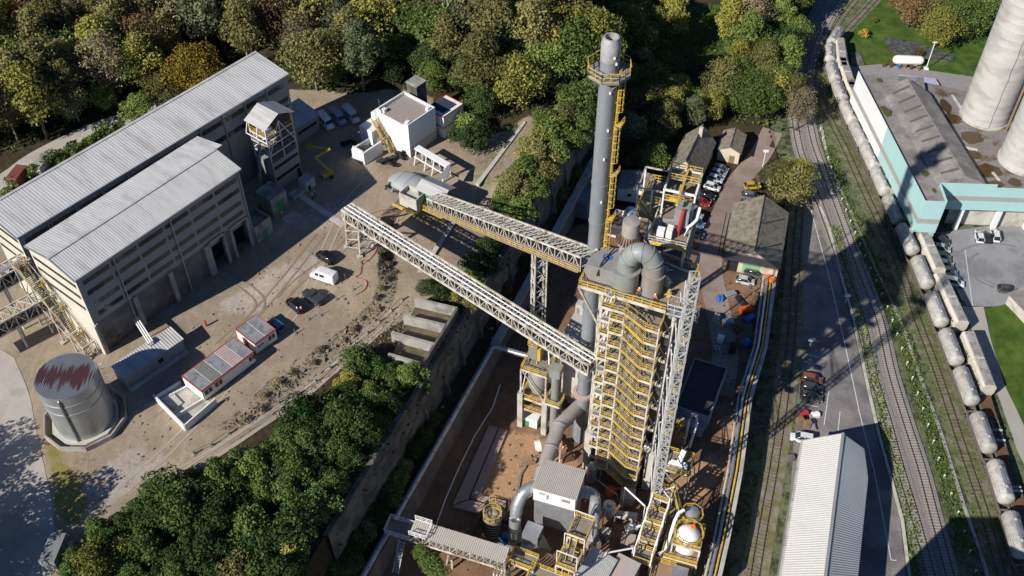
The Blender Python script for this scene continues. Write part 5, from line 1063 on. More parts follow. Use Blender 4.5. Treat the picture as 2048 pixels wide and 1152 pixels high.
for i, (px, py, s, c, lab) in enumerate(((10, 385, 1.5, CONCL, 'pale concrete slab lying at the far left edge'), (30, 395, 1.2, CONC, 'broken concrete slab left of the red container'), (100, 345, 1.0, BLUE, 'blue drum rack beside the white container'), (122, 322, 1.1, CONCL, 'heap of pale kerb stones on the verge'), (148, 310, 1.1, CONCL, 'second heap of pale kerb stones nearer the hall roof'), (124, 1078, .9, WHITE, 'stack of white blocks above the grey hut'), (136, 1096, 1., CONCL, 'pale pallet stack just above the grey hut'))):
    c0 = A(px, py, T); m = MB()
    for k in range(3): m.cb((c0[0]+random.uniform(-.6, .6)*s, c0[1]+random.uniform(-.5, .5)*s, T+k*.28*s), 1.8*s-.3*k, .8*s, .3*s, random.uniform(0, 3))
    o = m.build('rubble_heap' if 'heap' in lab or 'stack' in lab else 'concrete_slab' if 'slab' in lab else 'drum_rack', c); tag(o, lab, 'drum rack' if 'drum' in lab else 'heap' if 'heap' in lab or 'stack' in lab else 'slab')
# ---------------------------------------------------------------- retaining wall, open bins, lane edge wall with pipe
yA, yB = A(660, 1150, LN)[1], 198.; t = thing('retaining_wall', 'long weathered concrete retaining wall dropping from the yard into the sunken lane', 'wall', (float(L1(140)), 140, LN))
m = MB(); n_ = 60; vs = []
for i in range(n_+1):
    y = yA+(yB-yA)*i/n_; x = float(L1(y)); top = T-float(drop(y))+.25+.25*math.sin(i*1.7); b0 = float(lane(y))
    vs += [(x-.35, y, top), (x+.62, y, top-.05), (x+.95, y, b0-.3)]
fs = []
for i in range(n_): a = 3*i; fs += [(a, a+1, a+4, a+3), (a+1, a+2, a+5, a+4)]
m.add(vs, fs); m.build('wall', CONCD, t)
for i in range(12):
    y = yA+30+i*7.3
    if y > yB-3: break
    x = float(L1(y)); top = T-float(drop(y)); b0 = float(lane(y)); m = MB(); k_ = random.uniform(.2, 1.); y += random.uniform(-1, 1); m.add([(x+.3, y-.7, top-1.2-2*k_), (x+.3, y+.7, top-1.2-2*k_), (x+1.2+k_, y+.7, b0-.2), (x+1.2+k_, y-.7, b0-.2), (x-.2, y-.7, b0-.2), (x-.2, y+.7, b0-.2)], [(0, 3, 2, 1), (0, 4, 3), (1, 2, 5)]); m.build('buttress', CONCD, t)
_rw = [(float(L1(y))+random.uniform(-1.5, .6), y) for y in np.arange(yA, 196, 1.5)]
scatter('ivy', [(x-1.0, y) for x, y in _rw]+[(x+2.2, y) for x, y in _rw[::-1]], T, 6500, 'shrub', .6, 41, 1.5, zf=lambda x, y: T-float(drop(y))-.2-max(0, (x-float(L1(y))))*random.uniform(0, 3.5))
z = TL+3.6; t = thing('open_bins', 'row of three roofless concrete bins with water stained floors on the wall edge', 'bins', A3(845, 727, z))
P = {k: Vector(A3(*v, z)) for k, v in {'a': (829, 596), 'b': (914, 616), 'c': (845, 727), 'd': (776, 707), 'e': (807, 630), 'f': (892, 650), 'g': (783, 664), 'h': (870, 688)}.items()}
def wallseg(p, q, zb, th=.45, mat=CONC, nm='wall', par=None, z1=None):
    m = MB(); d = (q-p); zt = p.z; m.bar(Vector((p.x, p.y, (zb+zt)/2)), Vector((q.x, q.y, (zb+zt)/2)), th, zt-zb); return m.build(nm, mat, par)
wallseg(P['b'], P['c'], LN+6.5, .5, CONCD, 'outer_wall', t); wallseg(P['a'], P['b'], z-4.2, .5, CONC, 'end_wall', t); wallseg(P['d'], P['c'], z-4.2, .5, CONC, 'end_wall', t); wallseg(P['e'], P['f'], z-4.2, .55, CONC, 'cross_wall', t); wallseg(P['g'], P['h'], z-3.4, .55, CONC, 'cross_wall', t)
m = MB(); m.slab([Vector((p.x, p.y, z-2.2)) for p in (P['d'], P['c'], P['b'], P['a'])], .4); m.build('bin_floor', M('wet silt', (.11, .10, .055), .35, var=.35, scale=.5, col2=(.22, .15, .09), amount=.5), t)
for k in (.05, .3, .55, .8): c = P['b'].lerp(P['c'], k); m = MB(); m.bx(c.x-.5, c.x+.5, c.y-.4, c.y+.4, LN-.2, LN+5); m.build('pillar', CONC, t)
e0, e1 = Vector((*A(1190, 318, LN), LN)), Vector((*A(988, 694, LN), LN)); t = thing('lane_edge_wall', 'concrete wall with pale coping between sunken lane and plant yard', 'wall', e1)
e2 = Vector((float(L2(80)), 80, LN)); dd = (e0-e2).normalized(); sd_ = Vector((dd.y, -dd.x, 0))
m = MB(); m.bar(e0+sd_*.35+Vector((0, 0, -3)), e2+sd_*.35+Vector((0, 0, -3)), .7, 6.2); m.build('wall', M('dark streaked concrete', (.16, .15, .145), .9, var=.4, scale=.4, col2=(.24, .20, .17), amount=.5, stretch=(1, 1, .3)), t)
m = MB(); m.bar(e0+Vector((0, 0, .25)), e1+Vector((0, 0, .25)), 1.7, .3); m.build('coping', CONCL, t)
t = thing('steel_pipe', 'long shiny steel pipe lying along the edge wall of the sunken lane', 'pipe', e1); zz_ = Vector((0, 0, .75))
m = MB(); b_ = e1+Vector((0, -.8, 0)); m.path([e2+zz_, e1-dd*1.2+zz_, e1-dd*.4+sd_*.4+zz_, Vector((b_.x+7.5, b_.y-2.6, LN+.9))], .55, 14); m.build('pipe_run', GALV, t, True)
for k in np.linspace(.03, .97, 16): c = e2.lerp(e1-dd*1.5, k); m = MB(); m.bar(c, c+Vector((0, 0, .35)), .9, .3); m.tube(c+zz_-dd*.12, c+zz_+dd*.12, .63, 14); m.build('pipe_saddle', TRIM, t)
# fence posts and cable along the track
FPX_ = [(394, 924), (430, 907), (462, 884), (495, 860), (528, 839), (561, 817), (597, 799), (634, 773), (662, 746), (687, 722), (712, 698), (737, 676), (760, 653), (784, 631), (805, 610)]
pm = None
for i, (px, py) in enumerate(FPX_):
    m = MB(); m.bx(-.12, .12, -.12, .12, -.2, 1.0); m.bx(-.3, .3, -.3, .3, -.1, .12); 
    if pm is None: o = m.build('fence_post', CONC); pm = o.data
    else: o = bpy.data.objects.new('fence_post', pm); COL.objects.link(o)
    q = A(px, py, TL); place(o, (q[0], q[1], gz(*q)), random.uniform(0, 1.5)); tag(o, 'short concrete fence post in the row along the lower dirt track', 'post', 'fence posts along the dirt track')
m = MB(); P_ = [Vector((*A(px, py, TL), gz(*A(px, py, TL))+.85)) for px, py in FPX_]; m.path(P_, .05, 5); tag(m.build('fence_cable', RUST), 'sagging rusty cable strung along the fence posts of the dirt track', 'cable')
pm = None
for i, (px, py) in enumerate(((722, 530), (716, 512), (706, 580), (672, 600), (690, 558), (640, 632), (616, 640), (735, 494), (745, 478), (590, 668))):
    m = MB(); m.bx(-.06, .06, -.06, .06, 0, 1.3); m.bx(-.3, .3, -.3, .3, 0, .15)
    if pm is None: o = m.build('barrier_post', TRIM); pm = o.data
    else: o = bpy.data.objects.new('barrier_post', pm); COL.objects.link(o)
    place(o, A3(px, py, T), .5); tag(o, 'thin grey post with concrete foot along the edge of the yard parking', 'post', 'posts along the yard edge')
# ---------------------------------------------------------------- chimney
cb = A(1160, 874, 0); ch_top = HT(*cb, 72); CZ = ch_top
t = thing('chimney', 'tall grey steel chimney with yellow caged ladder and railed platform near its mouth', 'chimney', (*cb, 0))
m = MB(); m.lathe((*cb, 0), [(1.45, 0), (1.45, 4), (1.18, 8), (1.15, CZ*.62), (1.25, CZ*.63), (1.25, CZ-3.4)], 40, False); m.build('shaft', GREYP, t, True)
m = MB(); m.lathe((*cb, CZ-3.4), [(1.30, 0), (1.32, 2.5), (1.08, 3.05), (1.02, 3.3), (.85, 3.3), (.85, 1.2)], 40, False); m.build('mouth_cap', M('soot stained steel', (.42, .41, .41), .6, .2, var=.3, scale=1.2), t, True)
m = MB(); m.lathe((*cb, CZ-2.3), [(.79, 0), (.0, 0.01)], 24, False); m.build('flue', DARK, t)
for z in (9, 18, 27, 36, 47, 55, CZ*.72, CZ*.82): m = MB(); m.lathe((*cb, z), [(1.2, -.08), (1.33, -.08), (1.33, .08), (1.2, .08)], 40, False); m.build('flange', GREYP, t)
m = MB(); m.lathe((*cb, 13.5), [(1.3, -.5), (1.9, -.3), (1.9, .3), (1.3, .5)], 20, False); m.build('support_collar', M('pinkish primer', (.40, .28, .23), .7, var=.2), t)
pz = HT(*cb, 142)
m = MB(); n = 8; rp = 3.0
ring = [(cb[0]+rp*math.cos(2*math.pi*(i+.5)/n), cb[1]+rp*math.sin(2*math.pi*(i+.5)/n)) for i in range(n)]
m.prism(ring, pz-.35, pz); m.build('platform', GREYP, t)
m = MB(); m.rail([(x, y, pz) for x, y in ring], 1.35, .1, 1.3, True); m.build('railing', YEL, t)
m = MB()
for x, y in ring[::2]: m.bar((cb[0]+(x-cb[0])*.4, cb[1]+(y-cb[1])*.4, pz-2.2), (x*.95+cb[0]*.05, y*.95+cb[1]*.05, pz-.3), .14)
m.build('bracket', GREYP, t)
la = R(-28); lx, ly = math.cos(la), math.sin(la)
def cage(par, cx, cy, lx, ly, r, z0, z1, mat=YEL, nm='caged_ladder'):
    m = MB(); px_, py_ = -ly, lx; bx_, by_ = cx+lx*(r+.2), cy+ly*(r+.2)
    for s in (-.3, .3): m.bar((bx_+px_*s, by_+py_*s, z0), (bx_+px_*s, by_+py_*s, z1), .16)
    z = z0
    while z < z1: m.bar((bx_-px_*.3, by_-py_*.3, z), (bx_+px_*.3, by_+py_*.3, z), .07); z += .45
    A_ = [R(a) for a in range(-100, 101, 40)]
    z = z0+2.2
    while z < z1: m.path([(bx_+lx*(.2+.6*math.cos(a))+px_*.6*math.sin(a), by_+ly*(.2+.6*math.cos(a))+py_*.6*math.sin(a), z) for a in A_], .06, 4); z += 1.2
    for a in A_[1:-1]: m.bar((bx_+lx*(.2+.6*math.cos(a))+px_*.6*math.sin(a), by_+ly*(.2+.6*math.cos(a))+py_*.6*math.sin(a), z0+2.2), (bx_+lx*(.2+.6*math.cos(a))+px_*.6*math.sin(a), by_+ly*(.2+.6*math.cos(a))+py_*.6*math.sin(a), z1), .07)
    return m.build(nm, mat, par)
zs = np.linspace(47.5, pz+.5, 5)
for i in range(4):
    sh = .28*(i % 2); cage(t, cb[0]-ly*sh, cb[1]+lx*sh, lx, ly, 1.35, zs[i], zs[i+1])
    m = MB(); c = (cb[0]+lx*2.0-ly*.3, cb[1]+ly*2.0+lx*.3); m.cb((*c, zs[i]-.1), 1.1, 1.3, .1, la); m.rail([(c[0]+.5*lx-.6*ly, c[1]+.5*ly+.6*lx, zs[i]), (c[0]+.5*lx+.6*ly, c[1]+.5*ly-.6*lx, zs[i])], 1.0, .08); m.build('rest_platform', YEL, t)
m = MB()
for z in np.arange(48, pz, 3.2): m.bar((cb[0]+lx*1.2, cb[1]+ly*1.2, z), (cb[0]+lx*1.65, cb[1]+ly*1.65, z), .1)
m.build('ladder_bracket', YEL, t)
for z, a in ((pz+2.6, -70), (pz+1.6, -55), (pz-2.8, -80), (pz-9, -75), (pz-14, -85), (pz-22, -80)): m = MB(); c = (cb[0]+1.3*math.cos(R(a)), cb[1]+1.3*math.sin(R(a)), z); m.cb(c, .25, .25, .35); m.build('sample_port', WPAINT, t)
# ---------------------------------------------------------------- kiln tower
k0 = A(1174, 932, 0); FK = Fr((*k0, 0), 113); DZ = HT(*k0, 576); UW, VD = 11.3, 13.0
t = thing('kiln_tower', 'tall cream steel kiln tower with yellow zigzag stairs and crowded top deck', 'tower', FK.o)
KT = t
cols = [(0, 0), (UW, 0), (0, VD), (UW, VD), (UW*.45, VD), (0, VD*.5), (UW, VD*.5)]
for u, v in cols:
    m = MB(FK); zb = 11 if v == 0 else 8; m.bar((u, v, zb), (u, v, DZ-.4), .42); m.build('column', STEEL, t); m = MB(FK); m.bx(u-.7, u+.7, v-.7, v+.7, -.1, zb); m.build('concrete_pillar', CONCL, t)
NL = 15; lev = [DZ-3.0*i for i in range(0, NL+1)]
for i, z in enumerate(lev[::2]):
    if z < 9: continue
    m = MB(FK)
    for q in (((0, 0), (UW, 0)), ((0, VD), (UW, VD)), ((0, 0), (0, VD)), ((UW, 0), (UW, VD))): m.bar((*q[0], z-.3), (*q[1], z-.3), .3, .45)
    for u in (UW*.33, UW*.66): m.bar((u, 0, z-.3), (u, VD, z-.3), .22, .35)
    m.build('floor_beam', STEEL, t)
for i in range(0, NL-1, 2):
    z0, z1 = lev[i]-.4, lev[i+2]-.4
    if z1 < 9: continue
    m = MB(FK); m.bar((0, 0, z1), (0, VD*.5, z0), .24); m.bar((0, VD*.5, z0), (0, VD, z1), .24); m.bar((UW, 0, z1), (UW, VD*.5, z0), .24); m.bar((UW, VD*.5, z0), (UW, VD, z1), .24); m.bar((0, VD, z1), (UW*.45, VD, z0), .2); m.bar((UW*.45, VD, z0), (UW, VD, z1), .2)
    m.bar((0, 0, z1), (3.0, 0, z0 if i % 4 else z0), .26); m.build('diagonal_brace', STEEL, t)
# the two lime shafts inside the frame
def loc0(px, py): q = A(px, py, DZ); return ((q[0]-FK.o[0])*FK.a[0]+(q[1]-FK.o[1])*FK.a[1], (q[0]-FK.o[0])*FK.b[0]+(q[1]-FK.o[1])*FK.b[1])
for u, v in (loc0(1262, 520), loc0(1310, 540)):
    m = MB(FK); m.lathe((u, v, 0), [(2.1, 4), (2.5, 7), (2.5, DZ-.2)], 36, False); m.build('kiln_shaft', DUCT, t, True)
m = MB(FK); m.bx(.8, UW-.8, 8.2, 12.6, 5, DZ-1.5); m.build('shadow_mass', M('brown shadow mass', (.27, .20, .15), .85, var=.25, scale=.5), t)  # mostly unseen box, added at the back to make the tower's shadow solid
# stairs and landings on the camera side
axv = Vector((*FK.b, 0)); W2 = 2.3; VS = -1.6
for i in range(NL):
    z0 = lev[i]-1.0*(i == 0); z1 = lev[i+1]
    if z1 < .6: break
    uL0, uL1, uR0, uR1 = 2.3, 4.3, 7.8, 9.8
    m = MB(FK); m.bx(uL0, uL1, VS-W2/2, .3, z0-.22, z0-.05); la_ = m.build('landing', GRATE, t)
    m = MB(FK); m.bar((uL0, VS-W2/2, z0-.15), (uL1, VS-W2/2, z0-.15), .12, .42); m.bar((uL0, VS-W2/2, z0-.15), (uL0, .3, z0-.15), .12, .42); m.build('edge_beam', STEEL, la_)
    m = MB(FK); m.rail([(uL1, VS-W2/2, z0), (uL0, VS-W2/2, z0), (uL0, .2, z0)], 1.1, .09, 1.3); m.build('railing', YEL, la_)
    m = MB(FK); m.bx(uR0, uR1, VS-W2/2, .3, z1-.22, z1-.05); la_ = m.build('landing', GRATE, t)
    m = MB(FK); m.bar((uR0, VS-W2/2, z1-.15), (uR1, VS-W2/2, z1-.15), .12, .42); m.bar((uR1, VS-W2/2, z1-.15), (uR1, .3, z1-.15), .12, .42); m.build('edge_beam', STEEL, la_)
    m = MB(FK); m.rail([(uR0, VS-W2/2, z1), (uR1, VS-W2/2, z1), (uR1, .2, z1)], 1.1, .09, 1.3); m.build('railing', YEL, la_)
    a, b = Vector(FK.p(uL1, VS-W2*.27, z0)), Vector(FK.p(uR0, VS-W2*.27, z1)); m = MB(); flight(m, b, a, 1.05, axv); m.build('stair_flight', [STEEL, GALV], t); m = MB(); flight_rail(m, a, b, 1.05, axv, 1.05, .08); m.bar(a-axv*.62-Vector((0, 0, .1)), b-axv*.62-Vector((0, 0, .1)), .1, .3); m.build('handrail', YEL, t)
    a, b = Vector(FK.p(uR0, VS+W2*.28, z1)), Vector(FK.p(uL1, VS+W2*.28, lev[i+1]-.02)); m = MB(FK); m.bx(uL1, uR0, VS+.15, .3, z1-.2, z1-.06); m.mat(1)
    for k in range(5): m.bx(uL1+k*.68+.2, uL1+k*.68+.5, VS+.2, .28, z1-.05, z1+.12)
    m.build('service_deck', [GRATE, GALV], t)
    m = MB(FK); m.bx(.3, 2.1, VS*.6, .3, z1-.25, z1-.08); bl_ = m.build('balcony', GRATE, t); m = MB(FK); m.bar((.3, VS*.6, z1-.15), (2.1, VS*.6, z1-.15), .12, .5); m.build('edge_beam', STEEL, bl_)
    if i % 2 == 0: m = MB(FK); m.rail([(.3, 0, z1), (.3, VS*.6, z1), (2.1, VS*.6, z1)], 1.1, .09, 1.6); m.build('railing', YEL, bl_)
for u, v in ((2.2, VS-1.1), (9.9, VS-1.1), (4.4, VS-1.1)): m = MB(FK); m.bar((u, v, 5), (u, v, DZ-2), .22); m.build('stair_post', STEEL, t)
rr_ = random.Random(5)
for i in range(1, 13):
    z = lev[i]
    for k in range(2):
        u, v = rr_.uniform(.4, 10.6), rr_.uniform(.4, 2.4); m = MB(FK); kind = rr_.choice('btp')
        if kind == 'b': m.bx(u, u+rr_.uniform(.5, 1.2), v, v+.6, z, z+rr_.uniform(.6, 1.6))
        elif kind == 't': m.tube((u, v, z+.5), (u+rr_.uniform(.8, 2.2), v+.3, z+.5), rr_.uniform(.15, .4), 10)
        else: m.path([(u, v, z-1), (u, v, z+.8), (u+.9, v+.2, z+1.1), (u+.9, v+.2, z+2.4)], .16, 8)
        m.build('process_unit', rr_.choice((GALV, DUCT, STEEL, RUST, GREYP, CONCD)), t)
    m = MB(FK); m.bar((9.9, .2, z-.4), (UW, .2, z-3.2 if i % 2 else z+2.4), .16); m.build('tie_brace', STEEL, t); m = MB(FK); m.bar((rr_.uniform(0, 2), .1, z), (rr_.uniform(2.5, 5), .1, z-2.8), .12); m.build('tie_brace', STEEL, t)
# pipes running up the right side, cable trays
for u, v, r, mt in ((UW+.8, 1.6, .32, GALV), (UW+.8, 3.2, .22, GALV), (UW+.7, 5.5, .5, DUCT), (-.7, 1.2, .16, STEEL)): m = MB(FK); m.tube((u, v, 3), (u, v, DZ-1.5), r, 12); m.build('riser_pipe', mt, t, True)
for i in range(0, 12, 2): m = MB(FK); z = lev[i]-1.6; m.bx(UW+1.0, UW+2.6, .5, 2.2, z-.1, z); m.rail([(UW+1, .5, z), (UW+2.6, .5, z), (UW+2.6, 2.2, z)], 1., .1); m.build('side_platform', YEL, t)
for k, (u, v) in enumerate(((5.4, .8), (6.8, 1.1), (10.6, .9))):
    for z in lev[1:9:2]: m = MB(FK); m.tube((u, v, z), (u, v, z+1.3), .35, 10); m.tube((u-.4, v, z+1.6), (u+.6, v, z+1.6), .22, 8); m.build('fan_unit', GALV, t)
# top deck
m = MB(FK); m.bx(-3.6, UW+.8, -.9, VD*.72, DZ-.25, DZ); dk = m.build('top_deck', M('dusty top deck', (.30, .23, .165), .9, var=.3, scale=1.2, col2=(.24, .23, .21), amount=.4), t)
m = MB(FK); m.bar((-3.6, -.9, DZ-.2), (UW+.8, -.9, DZ-.2), .2, .55); m.bar((-3.6, -.9, DZ-.2), (-3.6, VD*.72, DZ-.2), .2, .55); m.bar((UW+.8, -.9, DZ-.2), (UW+.8, VD*.72, DZ-.2), .2, .55); m.build('edge_beam', STEEL, dk)
m = MB(FK); m.rail([(-3.6, VD*.72, DZ), (-3.6, -.9, DZ), (UW+.8, -.9, DZ), (UW+.8, VD*.4, DZ)], 1.15, .12, 1.4); m.build('railing', YEL, dk)
m = MB(FK); m.bar((-3.6, -.9, DZ-.4), (0, 0, DZ-9), .3); m.bar((-3.6, 5, DZ-.4), (0, 6, DZ-9), .3); m.build('cantilever_strut', STEEL, t)
# lattice cable mast under the deck corner
m = MB(FK)
q = [(-4.6, 6.8), (-3.4, 6.8), (-3.4, 8), (-4.6, 8)]
for u, v in q: m.bar((u, v, 0), (u, v, DZ-.3), .13)
for i in range(24):
    z0, z1 = i*DZ/24, (i+1)*DZ/24
    for a, b in zip(q, q[1:]+q[:1]): m.bar((*a, z0), (*b, z1 if i % 2 else z1), .08)
m.build('lattice_leg', STEEL, t)
# head house of the upper conveyor on the deck
fh = Fr(FK.p(-3.5, 1.0, DZ), 113); h = thing('conveyor_head_house', 'dusty grey steel box with blue ring on top, at the deck end of upper conveyor', 'machine house', fh.o)
m = MB(fh); P = [(0, 0), (0, 2.2), (.7, 3.1), (3.6, 3.1), (3.6, 0)]
m.add([(v[0], w_, v[1]) for w_ in (0, 5.) for v in [(0, 0), (0, 2.1), (.55, 2.9), (4.7, 2.9), (5.2, 2.3), (5.2, 0)]], [(0, 1, 2, 3, 4, 5), (11, 10, 9, 8, 7, 6)]+[(i, 6+i, 6+(i+1) % 6, (i+1) % 6) for i in range(6)]); m.build('housing', M('dusty grey housing', (.25, .255, .26), .7, var=.2, scale=.7, col2=(.30, .235, .18), amount=.45), h)
m = MB(fh); m.lathe((2.7, 2.6, 2.92), [(.75, 0), (.75, .08), (.48, .08), (.48, 0)], 20, False); m.build('blue_ring', BLUE, h)
m = MB(fh); m.path([(2.7, 2.6, 3.1), (2.6, 1.6, 3.5), (2.4, .4, 3.2), (2.2, -.4, 1.5)], .14, 6); m.path([(2.7, 2.8, 3.1), (3.4, 4.4, 3.8), (4.6, 5.0, 3.4)], .14, 6); m.build('hose', BLACK, h); m = MB(fh); m.bx(5.4, 6.0, .6, 1.8, 0, 1.9); m.build('control_box', WPAINT, h)
# pair of shafts joined by a big bent duct on the deck
d = thing('bent_duct', 'big grey green duct bending over between two round shaft tops on the deck', 'duct', FK.p(7, 4, DZ)); loc = lambda px, py: (lambda q: ((q[0]-FK.o[0])*FK.a[0]+(q[1]-FK.o[1])*FK.a[1], (q[0]-FK.o[0])*FK.b[0]+(q[1]-FK.o[1])*FK.b[1]))(A(px, py, DZ)); S1, S2 = loc(1249, 574), loc(1302, 584)
for u, v in (S1, S2): m = MB(FK); m.lathe((u, v, DZ), [(2.0 if (u, v) == S1 else 1.62, 0), (2.0 if (u, v) == S1 else 1.62, 3.8), (2.15 if (u, v) == S1 else 1.78, 3.8), (2.15 if (u, v) == S1 else 1.78, 4.15), (1.4, 4.15)], 32, False); m.build('shaft_top', DUCT, d, True)
n = 22; P = []
for i in range(n+1): a = math.pi*i/n; cu, cv = (S1[0]+S2[0])/2, (S1[1]+S2[1])/2; P.append(FK.p(cu-(S2[0]-S1[0])/2*math.cos(a), cv-(S2[1]-S1[1])/2*math.cos(a), DZ+4.1+3.7*math.sin(a)**.85))
m = MB(); m.path(P, 1.48, 24); m.build('duct_bend', DUCT, d, True)
for i in (0, 4, 8, 11, 14, 18, 22): m = MB(); c = Vector(P[i]); dv = (Vector(P[min(i+1, n)])-Vector(P[max(i-1, 0)])).normalized(); m.tube(c-dv*.1, c+dv*.1, 1.57, 24); m.build('flange', DUCT, d, True)
# round hopper with radial slats behind the duct
hc = (*A(1264, 440, DZ+8.6), DZ+1.2); h = thing('slat_hopper', 'round dusty hopper with skirt of radial slats behind the bent duct', 'hopper', hc)
m = MB(); m.lathe(hc, [(1.6, 0), (1.75, 1.8), (1.75, 3.4), (1.35, 4.8), (1.35, 7.0), (1.3, 7.2), (.02, 7.4)], 32, False); m.build('drum', M('dusty lime drum', (.33, .29, .26), .75, var=.25, scale=.6, col2=(.27, .26, .26), amount=.4), h, True)
m = MB()
for i in range(26): a = 2*math.pi*i/26; c, s = math.cos(a), math.sin(a); m.bar((hc[0]+1.35*c, hc[1]+1.35*s, hc[2]+4.7), (hc[0]+2.1*c, hc[1]+2.1*s, hc[2]+3.4), .16, .25)
m.build('slat_skirt', RUST, h)
m = MB(); m.lathe((hc[0]+.3, hc[1]+3.4, hc[2]+1.5), [(1.2, 0), (1.2, 4.0), (.9, 4.8), (.02, 5.0)], 24, False); m.build('rear_drum', GALV, h, True)
m = MB(); m.lathe((*hc[:2], 0), [(1.9, 0), (1.9, DZ)], 20, False); m.build('support_shaft', DUCT, h, True)
# upper hoist platform at the back right of the deck
x0 = A(1296, 482, DZ+4); FU = Fr((*x0, 0), 108); UZ = DZ+4.0; u_ = thing('hoist_platform', 'upper steel platform with red pipe, grey bin and yellow hoist frame behind the deck', 'platform', FU.p(3, 3, UZ))
UU, UV = 5.8, 12.0
m = MB(FU); m.bx(0, UU, 0, UV, UZ-.2, UZ); m.build('deck', GRATE, u_); m = MB(FU); m.bar((0, 0, UZ-.2), (UU, 0, UZ-.2), .2, .5); m.bar((UU, 0, UZ-.2), (UU, UV, UZ-.2), .2, .5); m.bar((0, 0, UZ-.2), (0, UV, UZ-.2), .2, .5); m.build('edge_beam', YEL, u_)
m = MB(FU); m.rail([(0, UV, UZ), (0, 0, UZ), (UU, 0, UZ), (UU, UV, UZ)], 1.15, .1, 1.5); m.build('railing', STEEL, u_)
for u, v in ((.2, .2), (UU-.2, .2), (.2, UV-.2), (UU-.2, UV-.2), (UU-.2, UV/2)): m = MB(FU); m.bar((u, v, 0), (u, v, UZ-.3), .36); m.build('column', STEEL, u_)
for u, v in ((.6, 6.2), (UU-.4, 6.2), (.6, UV-.4), (UU-.4, UV-.4)): m = MB(FU); m.bar((u, v, UZ), (u, v, UZ+5.4), .24); m.build('frame_post', WPAINT, u_)
m = MB(FU); z = UZ+5.4
for q in (((.6, 6.2), (UU-.4, 6.2)), ((.6, UV-.4), (UU-.4, UV-.4)), ((.6, 6.2), (.6, UV-.4)), ((UU-.4, 6.2), (UU-.4, UV-.4))): m.bar((*q[0], z), (*q[1], z), .28)
m.build('frame_top', WPAINT, u_)
m = MB(FU); m.bar((UU*.55, 2.8, z+.4), (UU*.55, UV+1.5, z+.4), .35, .5); m.bx(UU*.55-.5, UU*.55+.5, 7, 8.2, z-.9, z); m.build('hoist_beam', YEL, u_)
m = MB(FU); z2 = UZ+3.4; m.bx(.6, UU-.3, 6.2, UV-.3, z2-.15, z2); m.build('middle_deck', GRATE, u_); m = MB(FU); m.rail([(.6, 6.2, z2), (UU-.4, 6.2, z2), (UU-.4, UV-.3, z2), (.6, UV-.3, z2), (.6, 6.2, z2)], 1.1, .11, 1.4); m.bx(1.6, 3.4, 6.0, 6.3, z2+.1, z2+.7); m.build('middle_railing', YEL, u_)
m = MB(FU); m.bx(3.0, 5.2, 3.4, 5.6, UZ+1.0, UZ+4.4); m.build('grey_bin', M('grey bin sheet', (.27, .27, .275), .6, var=.2), u_); m = MB(FU); m.tube((4.0, 2.5, UZ+.2), (4.3, 3.2, UZ+4.8), .3, 10); m.build('red_pipe', RED, u_, True)
m = MB(FU); m.path([(5.2, 2.6, UZ+.3), (5.3, 2.8, UZ+1.8), (5.9, 3.2, UZ+2.3), (6.4, 4.0, UZ+2.7), (6.5, 5.0, UZ+4.4)], .24, 10); m.build('white_pipe', WPAINT, u_, True)
m = MB(FU); m.bx(1.0, 2.1, 1.0, 2.1, UZ, UZ+1.6); m.build('white_cabinet', WPAINT, u_); m = MB(FU); m.bx(2.4, 3.3, 1.0, 2.6, UZ, UZ+1.9); m.build('white_cabinet', WPAINT, u_); m = MB(FU); m.bx(.5, 1.2, 2.6, 3.6, UZ, UZ+1.1); m.build('blue_motor', BLUE, u_)
m = MB(FU); m.tube((1.2, 4.6, UZ+.6), (3.0, 5.0, UZ+.6), .5, 10); m.bx(1.4, 2.8, 4.3, 5.3, UZ, UZ+.4); m.build('blower', GALV, u_)
for v in (3.5, 7.5, 11.5):
    for i in range(4): m = MB(FU); z0 = 6+i*11; m.bar((.2, v-3, z0), (.2, v, z0+9), .2) if v < 9 else m.bar((UU-.2, v-5, z0), (UU-.2, v-1, z0+9), .2); m.build('side_brace', STEEL, u_)
m = MB(FU); m.bx(.6, UU-.6, 1, 5.2, 8, UZ-4); m.build('enclosure', M('dark dusty cladding', (.16, .15, .145), .8, var=.25), u_)
for z, u0 in ((UZ-1.2, -3.4), (UZ+2.2, -2.6)):
    m = MB(FU); m.bx(u0, .2, 6.4, 11.6, z-.15, z); sd2 = m.build('side_deck', GRATE, u_); m = MB(FU); m.rail([(.2, 6.4, z), (u0, 6.4, z), (u0, 11.6, z), (.2, 11.6, z)], 1.15, .1, 1.3); m.build('railing', YEL, sd2)
for u, v in ((-3.4, 6.4), (-3.4, 11.6), (-1.2, 6.4)): m = MB(FU); m.bar((u, v, 6), (u, v, UZ+4.6), .22); m.build('frame_post', WPAINT, u_)
m = MB(FU); m.bar((-3.4, 6.4, UZ+4.6), (.6, 6.4, UZ+4.6), .2); m.bar((-3.4, 11.6, UZ+4.6), (.6, 11.6, UZ+4.6), .2); m.bar((-3.4, 6.4, UZ+4.6), (-3.4, 11.6, UZ+4.6), .2); m.bar((-3.4, 6.4, UZ-1), (.4, 6.4, UZ+2.2), .14); m.bar((-3.4, 6.4, UZ+2.2), (.4, 6.4, UZ-1), .14); m.build('frame_brace', STEEL, u_)
a_, b_ = Vector(FU.p(-.3, 5.9, UZ-1.2)), Vector(FU.p(-3., 5.9, UZ+2.2)); m = MB(); flight(m, a_, b_, .9, Vector((*FU.b, 0))); m.build('stair_flight', [STEEL, GRATE], u_); m = MB(); flight_rail(m, a_, b_, .9, Vector((*FU.b, 0)), 1., .1); m.build('handrail', YEL, u_)
